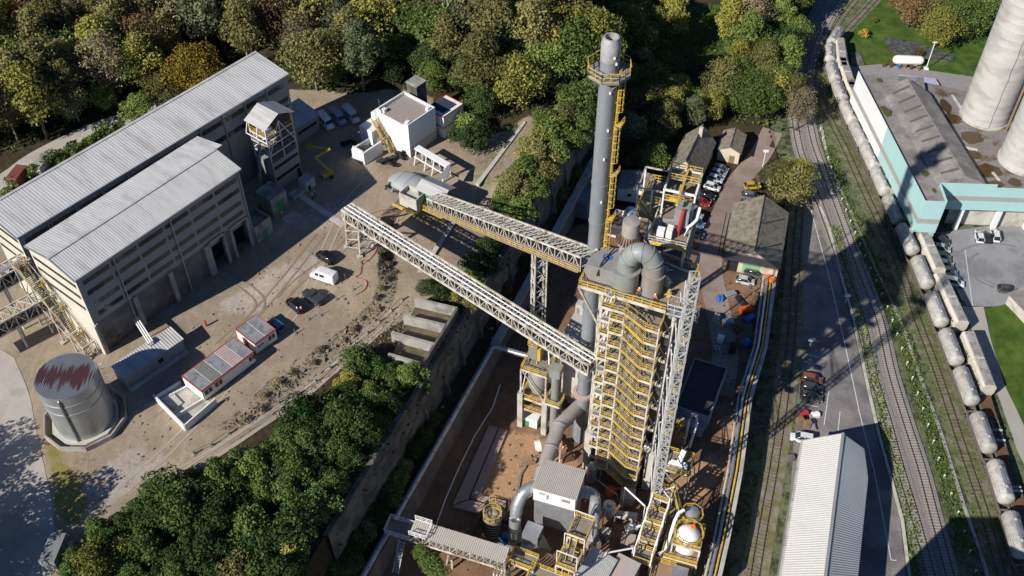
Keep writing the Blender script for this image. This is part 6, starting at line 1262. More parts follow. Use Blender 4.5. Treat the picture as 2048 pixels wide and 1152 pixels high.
m = MB(FU); m.rail([(.6, 9, UZ+5.4), (UU-.4, 9, UZ+5.4), (UU-.4, UV-.4, UZ+5.4), (.6, UV-.4, UZ+5.4)], 1.1, .1, 1.3, True); m.build('top_railing', YEL, u_); m = MB(FU); m.bx(.6, UU-.4, 9.2, UV-.4, UZ+5.25, UZ+5.4); m.build('top_grating', GRATE, u_)
# small equipment crowding the top deck
for i, (px, py, w_, h_, mt) in enumerate(((1228, 560, .8, 1.4, WPAINT), (1330, 545, 1.2, 1.0, GALV), (1332, 570, 1.0, 1.6, STEEL), (1325, 525, 1.6, .8, DUCT), (1338, 592, .8, 1.2, YEL), (1280, 560, .6, 1.1, BLACK), (1222, 590, .7, .9, GALV))):
    c = A(px, py, DZ); m = MB(); m.cb((*c, DZ), w_, w_*.8, h_*.8, .4+i); m.cb((*c, DZ+h_*.8), w_*.6, w_*.5, h_*.3, i); m.tube((c[0]-w_, c[1], DZ+.3), (c[0]+w_, c[1]+.3, DZ+.3), .14, 8); m.build('deck_unit', mt, KT)
m = MB(FK); m.rail([(UW+.8, VD*.4, DZ), (UW+.8, VD*.72, DZ), (6, VD*.72, DZ)], 1.15, .1, 1.4); m.build('railing', YEL, KT)
m = MB(FK)
for v in (3.2, 5.0): m.tube((2, v+5.5, DZ+.6), (UW+.4, v+4.5, DZ+.6), .22, 8)
m.build('deck_pipes', GALV, KT)
for u, v, z, sx, sy, sz, mt in ((2, 2, 0, 3, 2.4, 3.2, CONCD), (7, 1.6, 0, 2.4, 1.8, 2.4, DUST), (9, 3, 3, 2.4, 2.2, 2.6, GALV), (4, 4, 4, 4.5, 3, 2.6, RUST)): m = MB(FK); m.bx(u, u+sx, v, v+sy, z, z+sz); m.tube((u, v+sy/2, z+sz+.4), (u+sx, v+sy/2, z+sz+.4), .4, 10); m.build('base_machine', mt, KT)
# hoist mast right of the tower
b0, hz = A3(1302, 1040, 0), 0; hz = HT(b0.x, b0.y, 549); t = thing('hoist_mast', 'tall white lattice hoist mast tied to the right side of the kiln tower', 'mast', b0)
m = MB(); w_ = .62; q = [(b0.x-w_, b0.y-w_), (b0.x+w_, b0.y-w_), (b0.x+w_, b0.y+w_), (b0.x-w_, b0.y+w_)]
for x, y in q: m.bar((x, y, 0), (x, y, hz), .17)
NB = 40
for i in range(NB):
    z0, z1 = hz*i/NB, hz*(i+1)/NB
    for k, (a, b) in enumerate(zip(q, q[1:]+q[:1])):
        m.bar((*a, z1), (*b, z1), .11)
        if (i+k) % 2: m.bar((*a, z0), (*b, z1), .1)
        else: m.bar((*b, z0), (*a, z1), .1)
m.build('lattice', M('pale grey mast steel', (.50, .50, .48), .6, .2, var=.25), t)
for z in np.arange(7, hz-6, 6.2): m = MB(); e = Vector(FK.p(UW+.3, .4, z)); f_ = Vector(FK.p(UW+.3, 3.0, z)); m.bar((b0.x-w_, b0.y, z), e, .14); m.bar((b0.x-w_, b0.y+.4, z), f_, .14); m.bar((b0.x+w_, b0.y-w_, z), f_, .1); m.build('wall_tie', WPAINT, t)
zc_ = hz-9.5; m = MB(); m.cb((b0.x-.4, b0.y+1.6, zc_), 4.6, 2.0, .2, R(-20)); m.build('cage_floor', GALV, t); m = MB(); c = Vector((b0.x-.4, b0.y+1.6, zc_+.2)); ca, sa = math.cos(R(-20)), math.sin(R(-20)); m.rail([c+Vector((x*ca-y*sa, x*sa+y*ca, 0)) for x, y in ((-2.2, -.9), (2.2, -.9), (2.2, .9), (-2.2, .9))], 1.9, .1, 1.1, True); m.build('cage_railing', STEEL, t)
# ---------------------------------------------------------------- conveyors
a = Vector((*A(868, 398, T+4.5), T+2.4)); b = Vector(FK.p(-3.5, 3.0, DZ+.3)); t = thing('upper_conveyor', 'long enclosed truss conveyor rising from the transfer house to the top deck', 'conveyor', a)
gallery(t, a, b, 3.1, 2.9, 30, .24, .13, TRIM, steel=STEEL, belt=True)
m = MB(); dr = (b-a).normalized(); s = Vector((dr.y, -dr.x, 0)).normalized(); m.rail([a+s*2.0-Vector((0, 0, .1)), b+s*2.0-Vector((0, 0, .1))], 1.05, .1, 2.0); m.build('handrail', YEL, t); m = MB(); m.slab([a+s*1.5, a+s*2.1, b+s*2.1, b+s*1.5], .14); m.build('side_walkway', GRATE, t)
m = MB(); m.slab([a+s*1.6+Vector((0, 0, 1.0)), a+s*1.66, b+s*1.66, b+s*1.6+Vector((0, 0, 1.0))], .05); m.build('side_panel', M('dusty pink panel', (.36, .27, .24), .8, var=.2), t)
lp = Vector((*A(1082, 634, 0), 0)); k_ = .74; c = a.lerp(b, k_); m = MB(); base = Vector((c.x, c.y, gz(c.x, c.y))); hzd = Vector((dr.x, dr.y, 0)).normalized()
q0 = [s*1.3+hzd*.5, s*1.3-hzd*.5, -s*1.3-hzd*.5, -s*1.3+hzd*.5]
for q in q0: m.bar(base+q, c+q*.9-Vector((0, 0, .2)), .28)
N_ = 11
for i in range(N_):
    z0, z1 = (c.z-base.z)*i/N_, (c.z-base.z)*(i+1)/N_
    for j in range(4): p, q = base+q0[j], base+q0[(j+1) % 4]; m.bar(p+Vector((0, 0, z0)), q+Vector((0, 0, z1)), .13); m.bar(p+Vector((0, 0, z1)), q+Vector((0, 0, z1)), .13)
m.build('lattice_support', STEEL, t)
ae = Vector((*A(694, 420, T+8.2), T+6.6)); be = Vector(FK.p(-.4, -.6, HT(*FK.p(-.4, -.6, 0)[:2], 742))); t = thing('lower_conveyor', 'long open cream truss conveyor crossing from the yard leg frame to the tower', 'conveyor', ae)
gallery(t, ae, be, 2.5, 2.5, 40, .26, .15, GRATE, x=False)
dr = (be-ae).normalized(); s = Vector((dr.y, -dr.x, 0)).normalized()
m = MB(); m.tube(ae+s*.5+Vector((0, 0, 2.6)), be+s*.5+Vector((0, 0, 2.6)), .16, 8); m.tube(ae-s*.4+Vector((0, 0, 2.6)), be-s*.4+Vector((0, 0, 2.6)), .12, 8); m.build('air_pipe', WPAINT, t)
m = MB()
for i in range(40): c = ae.lerp(be, (i+.5)/40)+Vector((0, 0, 1.5)); m.cb((c.x, c.y, c.z), .9, .7, .5, i)
m.build('belt_rollers', WPAINT, t)
for k, w_ in ((.012, 1), (.075, 1)):
    c = ae.lerp(be, k); m = MB(); g = Vector((c.x, c.y, T))
    for e in (-1, 1): m.bar(g+s*e*1.9, c+s*e*1.25+Vector((0, 0, 2.3)), .24)
    hh = c.z-T
    for i in range(4): m.bar(g+s*1.9*(1-.35*i/4)+Vector((0, 0, hh*i/4)), g-s*1.9*(1-.35*(i+1)/4)+Vector((0, 0, hh*(i+1)/4)), .13); m.bar(g-s*1.9*(1-.35*(i+1)/4)+Vector((0, 0, hh*(i+1)/4)), g+s*1.9*(1-.35*(i+1)/4)+Vector((0, 0, hh*(i+1)/4)), .13)
    l_ = m.build('leg_frame', STEEL, t); m = MB()
    for e in (-1, 1): p = g+s*e*1.9; m.cb((p.x, p.y, T), 1.0, 1.0, .4, .4)
    m.build('footing', CONCL, l_)
c0, c1 = ae.lerp(be, .012), ae.lerp(be, .075); m = MB()
for e in (-1, 1):
    for i in range(3): hh = c0.z-T; m.bar(Vector((c0.x, c0.y, T+hh*i/3))+s*e*1.7, Vector((c1.x, c1.y, T+hh*(i+1)/3))+s*e*1.7, .13)
m.build('cross_brace', STEEL, t)
# ---------------------------------------------------------------- lower plant
PINKC = M('reddish concrete slab', (.36, .27, .245), .9, var=.15, scale=.4)
z = .02; t = thing('foundation_slab', 'L shaped reddish concrete slab with a long groove on the brown ground', 'slab', A3(950, 950, 0))
def slabp(pts, h, nm): m = MB(); m.prism([A(x, y, 0) for x, y in pts], -.2, h); return m.build(nm, PINKC, t)
slabp([(978, 853), (996, 858), (936, 1000), (905, 1013)], .45, 'outer_strip'); slabp([(999, 859), (1015, 863), (962, 990), (942, 995)], .40, 'inner_strip'); slabp([(905, 1015), (938, 1002), (1010, 1020), (1010, 1040), (938, 1024)], .43, 'foot_strip'); slabp([(942, 997), (962, 992), (1012, 1004), (1010, 1018)], .38, 'foot_strip')
def deckframe(t, f, u0, u1, v0, v1, z, zb=0., rails=True, posts=True, mt=GRATE, h=1.1, nm='deck'):
    m = MB(f); m.bx(u0, u1, v0, v1, z-.2, z); d = m.build(nm, mt, t)
    m = MB(f)
    for q in (((u0, v0), (u1, v0)), ((u0, v1), (u1, v1)), ((u0, v0), (u0, v1)), ((u1, v0), (u1, v1))): m.bar((*q[0], z-.15), (*q[1], z-.15), .2, .4)
    m.build('edge_beam', STEEL, d)
    if rails: m = MB(f); m.rail([(u0, v0, z), (u1, v0, z), (u1, v1, z), (u0, v1, z)], h, .11, 1.5, True); m.build('railing', YEL, d)
    if posts:
        for u in (u0, u1):
            for v in (v0, v1): m = MB(f); m.bar((u, v, zb), (u, v, z), .28); m.build('column', STEEL, t)
    return d
# bag filter support tower left of the chimney foot
f = Fr((*A(1041, 850, 0), 0), 113); zt = HT(*f.o[:2], 738); s1 = thing('support_tower', 'cream frame tower with yellow cabinet on its deck left of the chimney foot', 'tower', f.o)
U1, V1 = 4.8, 5.0
deckframe(s1, f, 0, U1, 0, V1, zt); deckframe(s1, f, 0, U1, 0, V1, zt*.52, posts=False, mt=DUST); deckframe(s1, f, 0, U1, 0, V1, zt*.33, posts=False, mt=DUST)
for u, v in ((0, 0), (U1, 0), (U1, V1)): m = MB(f); m.bx(u-.5, u+.5, v-.5, v+.5, 0, zt*.6); m.build('concrete_pillar', CONCL, s1)
m = MB(f); m.bar((0, 0, zt), (U1, 0, zt*.55), .2); m.bar((U1, 0, zt), (U1, V1, zt*.55), .2); m.bar((0, 0, zt*.55), (0, V1, zt), .2); m.build('diagonal_brace', STEEL, s1)
m = MB(f); m.lathe((U1/2, V1/2, zt*.52), [(1.0, 0), (1.9, 2.4), (1.9, zt*.42)], 20); m.build('hopper_bin', CONC, s1, True)
m = MB(f); m.bx(.5, 2.1, 2.2, 3.6, zt+.9, zt+4.4); m.build('filter_cabinet', M('brownish grey cabinet', (.24, .22, .21), .6, var=.2), s1); m = MB(f)
for u in (.5, 2.1):
    for v in (2.2, 3.6): m.bar((u, v, zt), (u, v, zt+.9), .14)
m.build('cabinet_legs', STEEL, s1); m = MB(f); m.bx(2.15, 2.7, 2.2, 3.6, zt+.9, zt+3.8); m.rail([(.4, 3.7, zt+4.4), (.4, 2.1, zt+4.4), (2.2, 2.1, zt+4.4), (2.2, 3.7, zt+4.4)], 1., .1, 1., True); m.rail([(2.7, 2.2, zt+1), (2.7, 3.6, zt+1)], 2.5, .1, .5); m.build('cabinet_ladder', YEL, s1)
m = MB(f); m.lathe((3.4, 1.2, zt), [(.55, 0), (.55, .15), (.4, .15), (.4, 0)], 16, False); m.build('hatch', GALV, s1); m = MB(f); m.bar((4.2, 3, zt), (3.8, 3.6, zt+2.6), .2); m.build('jib', WPAINT, s1)
m = MB(f); m.bx(.3, 3.2, .3, 2.6, .0, 2.3); m.build('control_cabin', WPAINT, s1); m = MB(f); m.bx(.25, 1.6, .22, .3, .1, 1.6); m.build('green_panel', GREEN, s1)
m = MB(f); m.tube((U1+1.6, .6, 0), (U1+1.6, .6, zt+.8), .75, 16); m.bx(U1+.6, U1+2.6, -.3, 1.6, zt+.8, zt+2.8); m.build('riser_duct', DUCT, s1, True)
deckframe(s1, f, U1+.3, U1+3, -.8, 1.8, zt*.62, posts=False)
# tall beige bin building behind the chimney foot
f = Fr((*A(1126, 672, 25), 0), 113); t = thing('bin_house', 'tall beige flat roofed bin house behind the foot of the chimney', 'building', f.o)
m = MB(f); m.bx(0, 5.4, 0, 5.6, 9, 24.9); m.build('wall', M('beige dusty cladding', (.52, .47, .41), .75, var=.15, scale=.4, col2=(.36, .27, .21), amount=.35), t); m = MB(f); m.bx(-.15, 5.55, -.15, 5.75, 24.92, 25.1); m.build('roof', M('beige roof sheet', (.46, .44, .40), .8, var=.08), t)
m = MB(f); m.add([(0, 0, 9), (5.4, 0, 9), (5.4, 5.6, 9), (0, 5.6, 9), (2, 2, 4), (3.4, 2, 4), (3.4, 3.6, 4), (2, 3.6, 4)], [(0, 4, 5, 1), (1, 5, 6, 2), (2, 6, 7, 3), (3, 7, 4, 0), (4, 7, 6, 5)]); m.build('hopper', CONC, t)
for u in (.2, 5.2):
    for v in (.2, 5.4): m = MB(f); m.bar((u, v, 0), (u, v, 9), .4); m.build('column', STEEL, t)
m = MB(f); m.bx(-.9, 0, 1.5, 4.1, 15, 18.5); m.build('side_chute', CONCL, t)
# flue, filter house and its ducts
t = thing('flue_duct', 'thick pale flue duct running down from the chimney foot to the filter house', 'duct', A3(1124, 842, 8))
P = [Vector((cb[0]-.6, cb[1], 9.5)), A3(1132, 838, 10.5), A3(1118, 850, 10.5), A3(1085, 945, 10), A3(1078, 968, 10)]; m = MB(); m.path(P, 1.25, 20); m.build('duct_run', M('pale dusty duct', (.42, .39, .36), .55, .2, var=.2, scale=.5), t, True)
for k in (.02, .5, .95): c = P[2].lerp(P[3], k); dv = (P[3]-P[2]).normalized(); m = MB(); m.tube(c-dv*.15, c+dv*.15, 1.38, 20); m.build('flange', GALV, t)
for k in (.15, .8): c = P[2].lerp(P[3], k); m = MB(); m.bar((c.x-.8, c.y, 0), (c.x-.8, c.y, c.z-.9), .25); m.bar((c.x+.8, c.y, 0), (c.x+.8, c.y, c.z-.9), .25); m.build('duct_support', STEEL, t)
f = Fr((*A(1067, 974, 14), 0), azi(A(1067, 974, 14), A(1151, 998, 14))); LF = math.dist(A(1067, 974, 14), A(1151, 998, 14)); WF = 5.6
t = thing('filter_house', 'white topped filter house with brownish ribbed roof and galvanised body', 'building', f.o)
m = MB(f); m.bx(0, LF, 0, WF, 10.4, 13.9); m.build('upper_wall', WPAINT, t); m = MB(f); m.bx(.15, LF-.15, .15, WF-.15, 3, 10.4); m.build('lower_body', GALV, t)
m = MB(f); m.ribs((-.2, -.25, 13.95), (LF+.2, -.25, 13.95), (LF+.2, WF+.2, 14.2), (-.2, WF+.2, 14.2), 26, .08); m.build('roof', M('beige ribbed roof', (.44, .41, .37), .6, var=.1), t)
m = MB(f); m.bx(2.3, 2.6, -.1, 0, 11.6, 12.9); m.bx(1., 2., -.08, 0, 12.6, 13.0); m.bx(4.9, 6.3, -.08, 0, 12.2, 12.9); m.build('wall_vent', TRIM, t)
m = MB(f); m.bx(0, LF, -.08, -.0, 10.2, 10.4); m.build('flashing', TRIM, t)
for u in (.5, LF-.5):
    for v in (.5, WF-.5): m = MB(f); m.bar((u, v, 0), (u, v, 3), .35); m.build('leg', STEEL, t)
for nm, lab, pts in (('curved_duct', 'shiny curved duct sweeping down on the left of the filter house', ((1084, 972, 11), (1062, 975, 11.2), (1044, 990, 10.5), (1034, 1015, 8.5), (1030, 1045, 5.5), (1030, 1072, 2.2))), ('curved_duct', 'grey duct dropping behind the right corner of the filter house', ((1158, 985, 11), (1176, 985, 10.8), (1188, 994, 9.8), (1190, 1015, 8), (1187, 1050, 4.5), (1184, 1082, 1)))):
    P = smooth([A3(*p) for p in pts], 4); P = [Vector(p) for p in P]; t2 = thing(nm, lab, 'duct', P[-1]); m = MB(); m.path(P, 1.02, 18); m.build('duct_run', GALV if 'left' in lab else M('dull grey duct', (.33, .33, .33), .55, .2, var=.2), t2, True)
    for i in range(3, len(P)-1, 5): dv = (P[i+1]-P[i-1]).normalized(); m = MB(); m.tube(P[i]-dv*.08, P[i]+dv*.08, 1.1, 18); m.build('seam_band', GALV, t2)
    m = MB(); m.cb((P[-1].x, P[-1].y, 0), 2.4, 2.4, 2., .4); m.build('base_box', M('tan duct base', (.36, .28, .22), .8, var=.2), t2)
f = Fr((*A(1044, 1066, 8), 0), 113); t = thing('metal_hopper', 'big shiny sheet metal hopper box in front of the filter house', 'hopper', f.o)
m = MB(f); m.bx(0, 2.8, 0, 2.6, 5.4, 8); m.build('box', GALV, t); m = MB(f); m.add([(0, -1.4, 5), (1.6, -1.4, 5), (2.8, 0, 5.4), (0, 0, 5.4), (0, -1.4, 3.6), (1.6, -1.4, 3.6)], [(0, 1, 2, 3), (0, 4, 5, 1)]); m.add([(2.8, 0, 5.4), (2.8, 2.6, 5.4), (4.6, 2.2, 2), (3.4, .6, 1.5), (0, 0, 5.4), (1, .4, 1.5), (0, 2.6, 5.4), (1, 2.2, 1.5), (2.8, 2.6, 7.6), (2.8, 0, 7.6)], [(0, 1, 2, 3), (4, 0, 3, 5), (6, 4, 5, 7), (1, 6, 7, 2), (0, 9, 8, 1)]); m.build('chute', M('greenish galvanised chute', (.30, .30, .25), .5, .4, var=.25), t)
# stair platforms in front
f = Fr((*A(1018, 1128, 6), 0), 113); t = thing('filter_platform', 'yellow railed steel platforms stepping down in front of the metal hopper', 'platform', f.o)
deckframe(t, f, 0, 4.2, 0, 2.6, 6.6); deckframe(t, f, 3.6, 10.6, -1.8, 1.4, 6.0); deckframe(t, f, 0, 10.6, -4.6, -2.0, 3.6); deckframe(t, f, 7.6, 10.8, 1.5, 5.0, 8.6); deckframe(t, f, 8.0, 11.0, 5.2, 9.6, 11.8)
for v in (1.6, 5., 9.6): m = MB(f); m.bar((7.6, v, 12.9), (11, v, 12.9), .14); m.bar((7.6, v, 8.6), (7.6, v, 12.9), .12); m.bar((11, v, 8.6), (11, v, 12.9), .12); m.build('portal_frame', WPAINT, t)
a_, b_ = Vector(f.p(9.2, 1.6, 6.1)), Vector(f.p(9.2, 5.2, 11.7)); m = MB(); flight(m, a_, b_, 1.1, Vector((*f.a, 0))); m.build('stair_flight', [STEEL, GRATE], t); m = MB(); flight_rail(m, a_, b_, 1.1, Vector((*f.a, 0)), 1., .11); m.build('handrail', YEL, t)
a_, b_ = Vector(f.p(4.2, -2.2, 3.6)), Vector(f.p(8.4, -2.2, .2)); m = MB(); flight(m, b_, a_, 1.1, Vector((*f.b, 0))); m.build('stair_flight', [STEEL, GRATE], t); m = MB(); flight_rail(m, a_, b_, 1.1, Vector((*f.b, 0)), 1., .11); m.build('handrail', YEL, t)
# ringed round tank in its pit
c = A(986, 1070, 0); zt = HT(*c, 1030); t = thing('ringed_tank', 'small round tank with black hoops and yellow rail ring beside the slab', 'tank', (*c, 0))
m = MB(); m.lathe((*c, 0), [(1.2, .8), (1.6, 1.8), (1.6, zt)], 28); m.build('shell', M('brown stained tank', (.34, .29, .24), .5, .3, var=.3, scale=1.), t, True)
for z in np.linspace(2.2, zt-1.2, 5): m = MB(); m.lathe((*c, z), [(1.6, -.12), (1.72, -.12), (1.72, .12), (1.6, .12)], 28, False); m.build('hoop', BLACK, t)
m = MB(); m.rail([(c[0]+1.6*math.cos(2*math.pi*i/10), c[1]+1.6*math.sin(2*math.pi*i/10), zt) for i in range(10)], 1.1, .11, 1.5, True); m.rail([(c[0]-.5, c[1]+1.6, zt), (c[0]-.5, c[1]+2.4, zt), (c[0]+.5, c[1]+2.4, zt), (c[0]+.5, c[1]+1.6, zt)], 2., .1, 1.); m.build('railing', YEL, t)
m = MB(); m.lathe((c[0]+.4, c[1]+.2, zt), [(.5, 0), (.5, .25), (.02, .35)], 14); m.build('manhole', PINKC, t)
f = Fr((*A(930, 1092, 1), 0), 113); t2 = thing('pit_frame', 'dark steel pit frame with dusty yellow beams around the ringed tank', 'frame', f.o)
for q in (((0, 0), (8.5, 0)), ((8.5, 0), (8.5, 7)), ((0, 0), (0, 7)), ((0, 7), (8.5, 7))): m = MB(f); m.bar((*q[0], 1.2), (*q[1], 1.2), .5, .9); m.build('beam', M('dusty yellow beam', (.30, .21, .08), .8, var=.4, scale=1.5) if q[0][1] == 0 and q[1][1] == 0 else RUST, t2)
for u in (.5, 3.5, 6.5): m = MB(f); m.bx(u, u+1.4, -1.4, -.4, 0, 1.6+.3*(u % 2)); m.build('pump_block', [YEL, BLUE, CONCD][int(u) % 3], t2)
# covered belt bridge at the bottom
a, b = A3(826, 1066, 8.2), A3(1014, 1124, 7.4); t = thing('belt_bridge', 'covered belt bridge with white ribbed roof reaching from the lane edge to the platforms', 'conveyor', a)
d = (b-a).normalized(); s = Vector((d.y, -d.x, 0)).normalized()*1.5; u3 = Vector((0, 0, 2.0)); m = MB(); m.ribs(a-s+u3, b-s+u3, b+s+u3, a+s+u3, 46, .06); m.build('roof', M('cream ribbed roof', (.52, .48, .42), .6, var=.1), t)
m = MB(); m.slab([a-s, a+s, b+s, b-s], .2); m.build('floor', GRATE, t); m = MB()
for e in (-1, 1): m.bar(a+s*e, b+s*e, .2, .3); m.truss((a+s*e, b+s*e), (a+s*e+u3, b+s*e+u3), 14, .12)
m.build('side_truss', STEEL, t)
for k in (.4, .98): c = a.lerp(b, k); m = MB(); m.bar((c.x, c.y, 0), c, .3); m.bar((c.x-1, c.y+.8, 0), c, .2); m.build('support_leg', STEEL, t)
m = MB(); g = a-d*4.5; m.slab([a-s*.9, a+s*.9, g+s*.9, g-s*.9], .2); m.build('landing', GRATE, t); m = MB(); m.rail([a-s, g-s, g+s, a+s], 1.1, .1, 1.2); m.rail([a+u3-s, a+u3+d*3-s, a+u3+d*3+s, a+u3+s], 1.1, .1, 1.2); m.build('railing', WPAINT, t)
m = MB(); p = a-d*1.2+s*1.2; flight(m, p+s*2.6-Vector((0, 0, 4.2)), p, 1., d); m.build('stair_flight', [STEEL, GALV], t)
t = thing('pipe_bundle', 'bundle of green and white vertical pipes at the end of the covered belt bridge', 'pipes', b)
for i in range(6): m = MB(); p = b-d*(1.5-.55*i)+s*1.2; m.path([p+Vector((0, 0, .4)), p+s*.4+Vector((0, 0, -.2)), Vector((p.x+s.x*.4, p.y+s.y*.4, 0))], .14, 8); m.build('pipe', GREEN if i > 3 else WPAINT, t, True)
f = Fr((*A(1150, 1155, 6), 0), 30); t = thing('pump_shed', 'shed with pale ribbed roof at the bottom edge below the filter house', 'shed', f.o); m = MB(f); m.bx(0, 6.5, -4.3, 0, 0, 5.2); m.build('wall', CLAD, t); m = MB(f); m.ribs((-.2, -4.5, 5.3), (-.2, .2, 5.9), (6.7, .2, 5.9), (6.7, -4.5, 5.3), 15, .07); m.build('roof', SHEET, t)
f = Fr((*A(1206, 1155, 5), 0), 30); t = thing('flat_roof_hut', 'hut with flat pinkish roof beside the ribbed roof shed at the bottom edge', 'hut', f.o); m = MB(f); m.bx(0, 5.4, -4.2, -.3, 0, 4.6); m.build('wall', TRIM, t); m = MB(f); m.bx(-.1, 5.5, -4.3, -.2, 4.62, 4.8); m.build('roof', M('pinkish flat roof', (.42, .36, .33), .85, var=.1), t)
for lab, px, py, az, sx, sy, h, mt in (('pinkish container with pale front in the dark behind the filter house', 1238, 1012, 100, 2.6, 2.4, 2.6, M('pale pink container', (.38, .30, .28), .7, var=.2)), ('second pinkish container below the first one near the filter house', 1238, 1100, 105, 2.4, 2.2, 2.4, M('pale pink container', (.38, .30, .28), .7)), ('grey switch cabinet beside the duct right of the filter house', 1200, 1080, 105, 1.6, 1.2, 2.6, CONCL), ('blue grey container standing left of the chimney shaft', 1172, 440, 23, 5.5, 2.6, 4.8, M('blue grey container', (.17, .21, .26), .6, var=.15)), ('white electrical cabinet in the dark beside the lattice support', 1150, 628, 113, 1.8, 1.6, 3.0, CONCL)):
    shed('equipment_container', lab, px, py, az, sx, sy, h, mt, None, (.3, sx*.5, h*.7, TRIM), 0, 'container', 0)
# machines round the chimney foot
c = A(1108, 900, 0); t = thing('exhaust_fan', 'dusty exhaust fan with white inlet disc and yellow guard beside the chimney foot', 'fan', (*c, 0))
m = MB(); m.tube((c[0]-3.4, c[1]-.4, 1.6), (c[0]-2.6, c[1]-.2, 1.6), 1.15, 20); m.build('inlet_disc', WPAINT, t); m = MB(); m.tube((c[0]-2.6, c[1]-.2, 1.6), (c[0]-1.2, c[1]+.1, 1.6), 1.5, 20); m.build('volute', DUST, t, True); m = MB(); m.cb((c[0]+.8, c[1], 0), 3, 2, 1.2, .2); m.build('plinth', DUST, t); m = MB(); m.tube((c[0]-.6, c[1], 1.8), (c[0]+1.4, c[1]+.3, 1.8), .6, 14); m.build('motor', ORANGE, t, True)
m = MB(); m.rail([(c[0]-2.4, c[1]-2, 0), (c[0]-.4, c[1]-2.2, 0), (c[0]-.2, c[1]-.8, 0)], 1.5, .14, .8); m.build('guard_rail', YEL, t)
for lab, px, py, sx, sy, h, mt in (('rusty pump skid between flue duct and chimney foot', 1135, 918, 2.2, 1.4, 1.3, RUST), ('orange painted gearbox on the brown ground under the flue', 1120, 955, 1.2, 1.0, 1.2, ORANGE), ('tan steel bin under the end of the flue duct', 1052, 925, 3.2, 1.6, 1.2, DUST), ('white pump block behind the round tank rails', 1040, 1115, 2, 1.4, 1.5, WPAINT)):
    c = A(px, py, 0); o = MB().cb((*c, 0), sx, sy, h*.6, .3).cb((*c, h*.6), sx*.7, sy*.8, h*.4, .3).tube((c[0]-sx*.6, c[1], h*.7), (c[0]+sx*.6, c[1]+.2, h*.7), .3, 10).build('machine', mt); tag(o, lab, 'machine')
for lab, px, py, kind, mt in (('bright vertical receiver vessel behind the filter house', 1182, 962, 'v', GALV), ('pale horizontal air receiver lying below the kiln tower stairs', 1252, 1035, 'h', CONCL), ('rusty brown screw conveyor trough under the flue duct', 1105, 985, 's', RUST), ('grey pump group beside the left curved duct', 1005, 1098, 'b', TRIM), ('blue motor skid between ringed tank and metal hopper', 1012, 1078, 'b', BLUE), ('tall dusty cyclone beside the concrete pillar of the tower', 1195, 930, 'c', DUST), ('white cable cabinet row under the stair walkway', 1262, 1060, 'b', WPAINT), ('black valve station right of the pinkish container', 1262, 985, 'b', BLACK), ('galvanised dust bin standing right of the dull grey duct', 1215, 1045, 'c', GALV), ('yellow railed pump pit at the bottom beside the ribbed shed', 1140, 1125, 'p', YEL), ('tan settling box next to the fan plinth', 1075, 915, 'b', DUST), ('orange compressor in the dark below the tower stairs', 1222, 985, 'b', ORANGE)):
    c = A(px, py, 0); m = MB()
    if kind == 'v': m.lathe((*c, .6), [(.9, 0), (.9, 4), (.6, 4.7), (.03, 4.9)], 18); m.bar((c[0]-.7, c[1], 0), (c[0]-.7, c[1], .8), .2); m.bar((c[0]+.7, c[1], 0), (c[0]+.7, c[1], .8), .2); m.path([(c[0]+.9, c[1], 3.6), (c[0]+1.6, c[1], 3.6), (c[0]+1.6, c[1], .1)], .16, 8)
    elif kind == 'h': m.tube((c[0]-1.8, c[1], 1.1), (c[0]+1.8, c[1]-.6, 1.1), .75, 16); m.cb((c[0]-1, c[1]+.2, 0), .4, 1.3, .6); m.cb((c[0]+1, c[1]-.4, 0), .4, 1.3, .6)
    elif kind == 's': m.bar((c[0]-2.6, c[1]+1.2, 1.0), (c[0]+2.4, c[1]-1, 2.4), .8, .7); m.bar((c[0]-2, c[1]+1, 0), (c[0]-2, c[1]+1, 1), .2); m.bar((c[0]+2, c[1]-.8, 0), (c[0]+2, c[1]-.8, 2.1), .2)
    elif kind == 'c': m.lathe((*c, 1.2), [(.3, 0), (1.1, 2.2), (1.1, 4.4), (.5, 4.5), (.5, 5.2)], 18); [m.bar((c[0]+a, c[1]+b, 0), (c[0]+a, c[1]+b, 3.6), .16) for a, b in ((-1, -1), (1, -1), (1, 1), (-1, 1))]
    elif kind == 'p': m.rail([(c[0]-1.6, c[1]-1.4, .1), (c[0]+1.6, c[1]-1.8, .1), (c[0]+2, c[1]+1, .1), (c[0]-1.2, c[1]+1.4, .1)], 1.1, .1, 1., True); m.cb((*c, 0), 1.2, .8, 1.0, .3)
    else: m.cb((*c, 0), 2.0, 1.3, .9, .35); m.cb((c[0]-.3, c[1], .9), 1., .9, .6, .35); m.tube((c[0]+.2, c[1]-.3, 1.1), (c[0]+1.6, c[1]+.2, 1.1), .28, 10); m.bar((c[0]+1.2, c[1]+.5, 0), (c[0]+1.2, c[1]+.5, 1.8), .12)
    tag(m.build('plant_machine', mt), lab, 'machine')
for lab, mt, r_, pts in (('thin grey pipe crossing the brown ground from fan to curved duct', GALV, .14, ((1068, 905, .4), (1040, 950, .4), (1030, 1000, .4), (1010, 1030, .4))), ('pair height pipe from tower pillar to pinkish container', TRIM, .16, ((1175, 945, 2.6), (1215, 975, 2.6), (1235, 990, 2.6), (1236, 1000, .4))), ('white pole brace leaning over the dark ground to the stair frame', WPAINT, .16, ((1250, 975, 6.5), (1290, 1012, 6.5))), ('white pole brace between bottom roofs and stair frame', WPAINT, .16, ((1212, 1106, 6.2), (1266, 1096, 5.4)))):
    m = MB(); P = [A3(*p) for p in pts]; m.path(P, r_, 8); m.bar((P[0].x, P[0].y, 0), P[0], .14); m.bar((P[-1].x, P[-1].y, 0), P[-1], .14); tag(m.build('pipe_run', mt, None, True), lab, 'pipe')
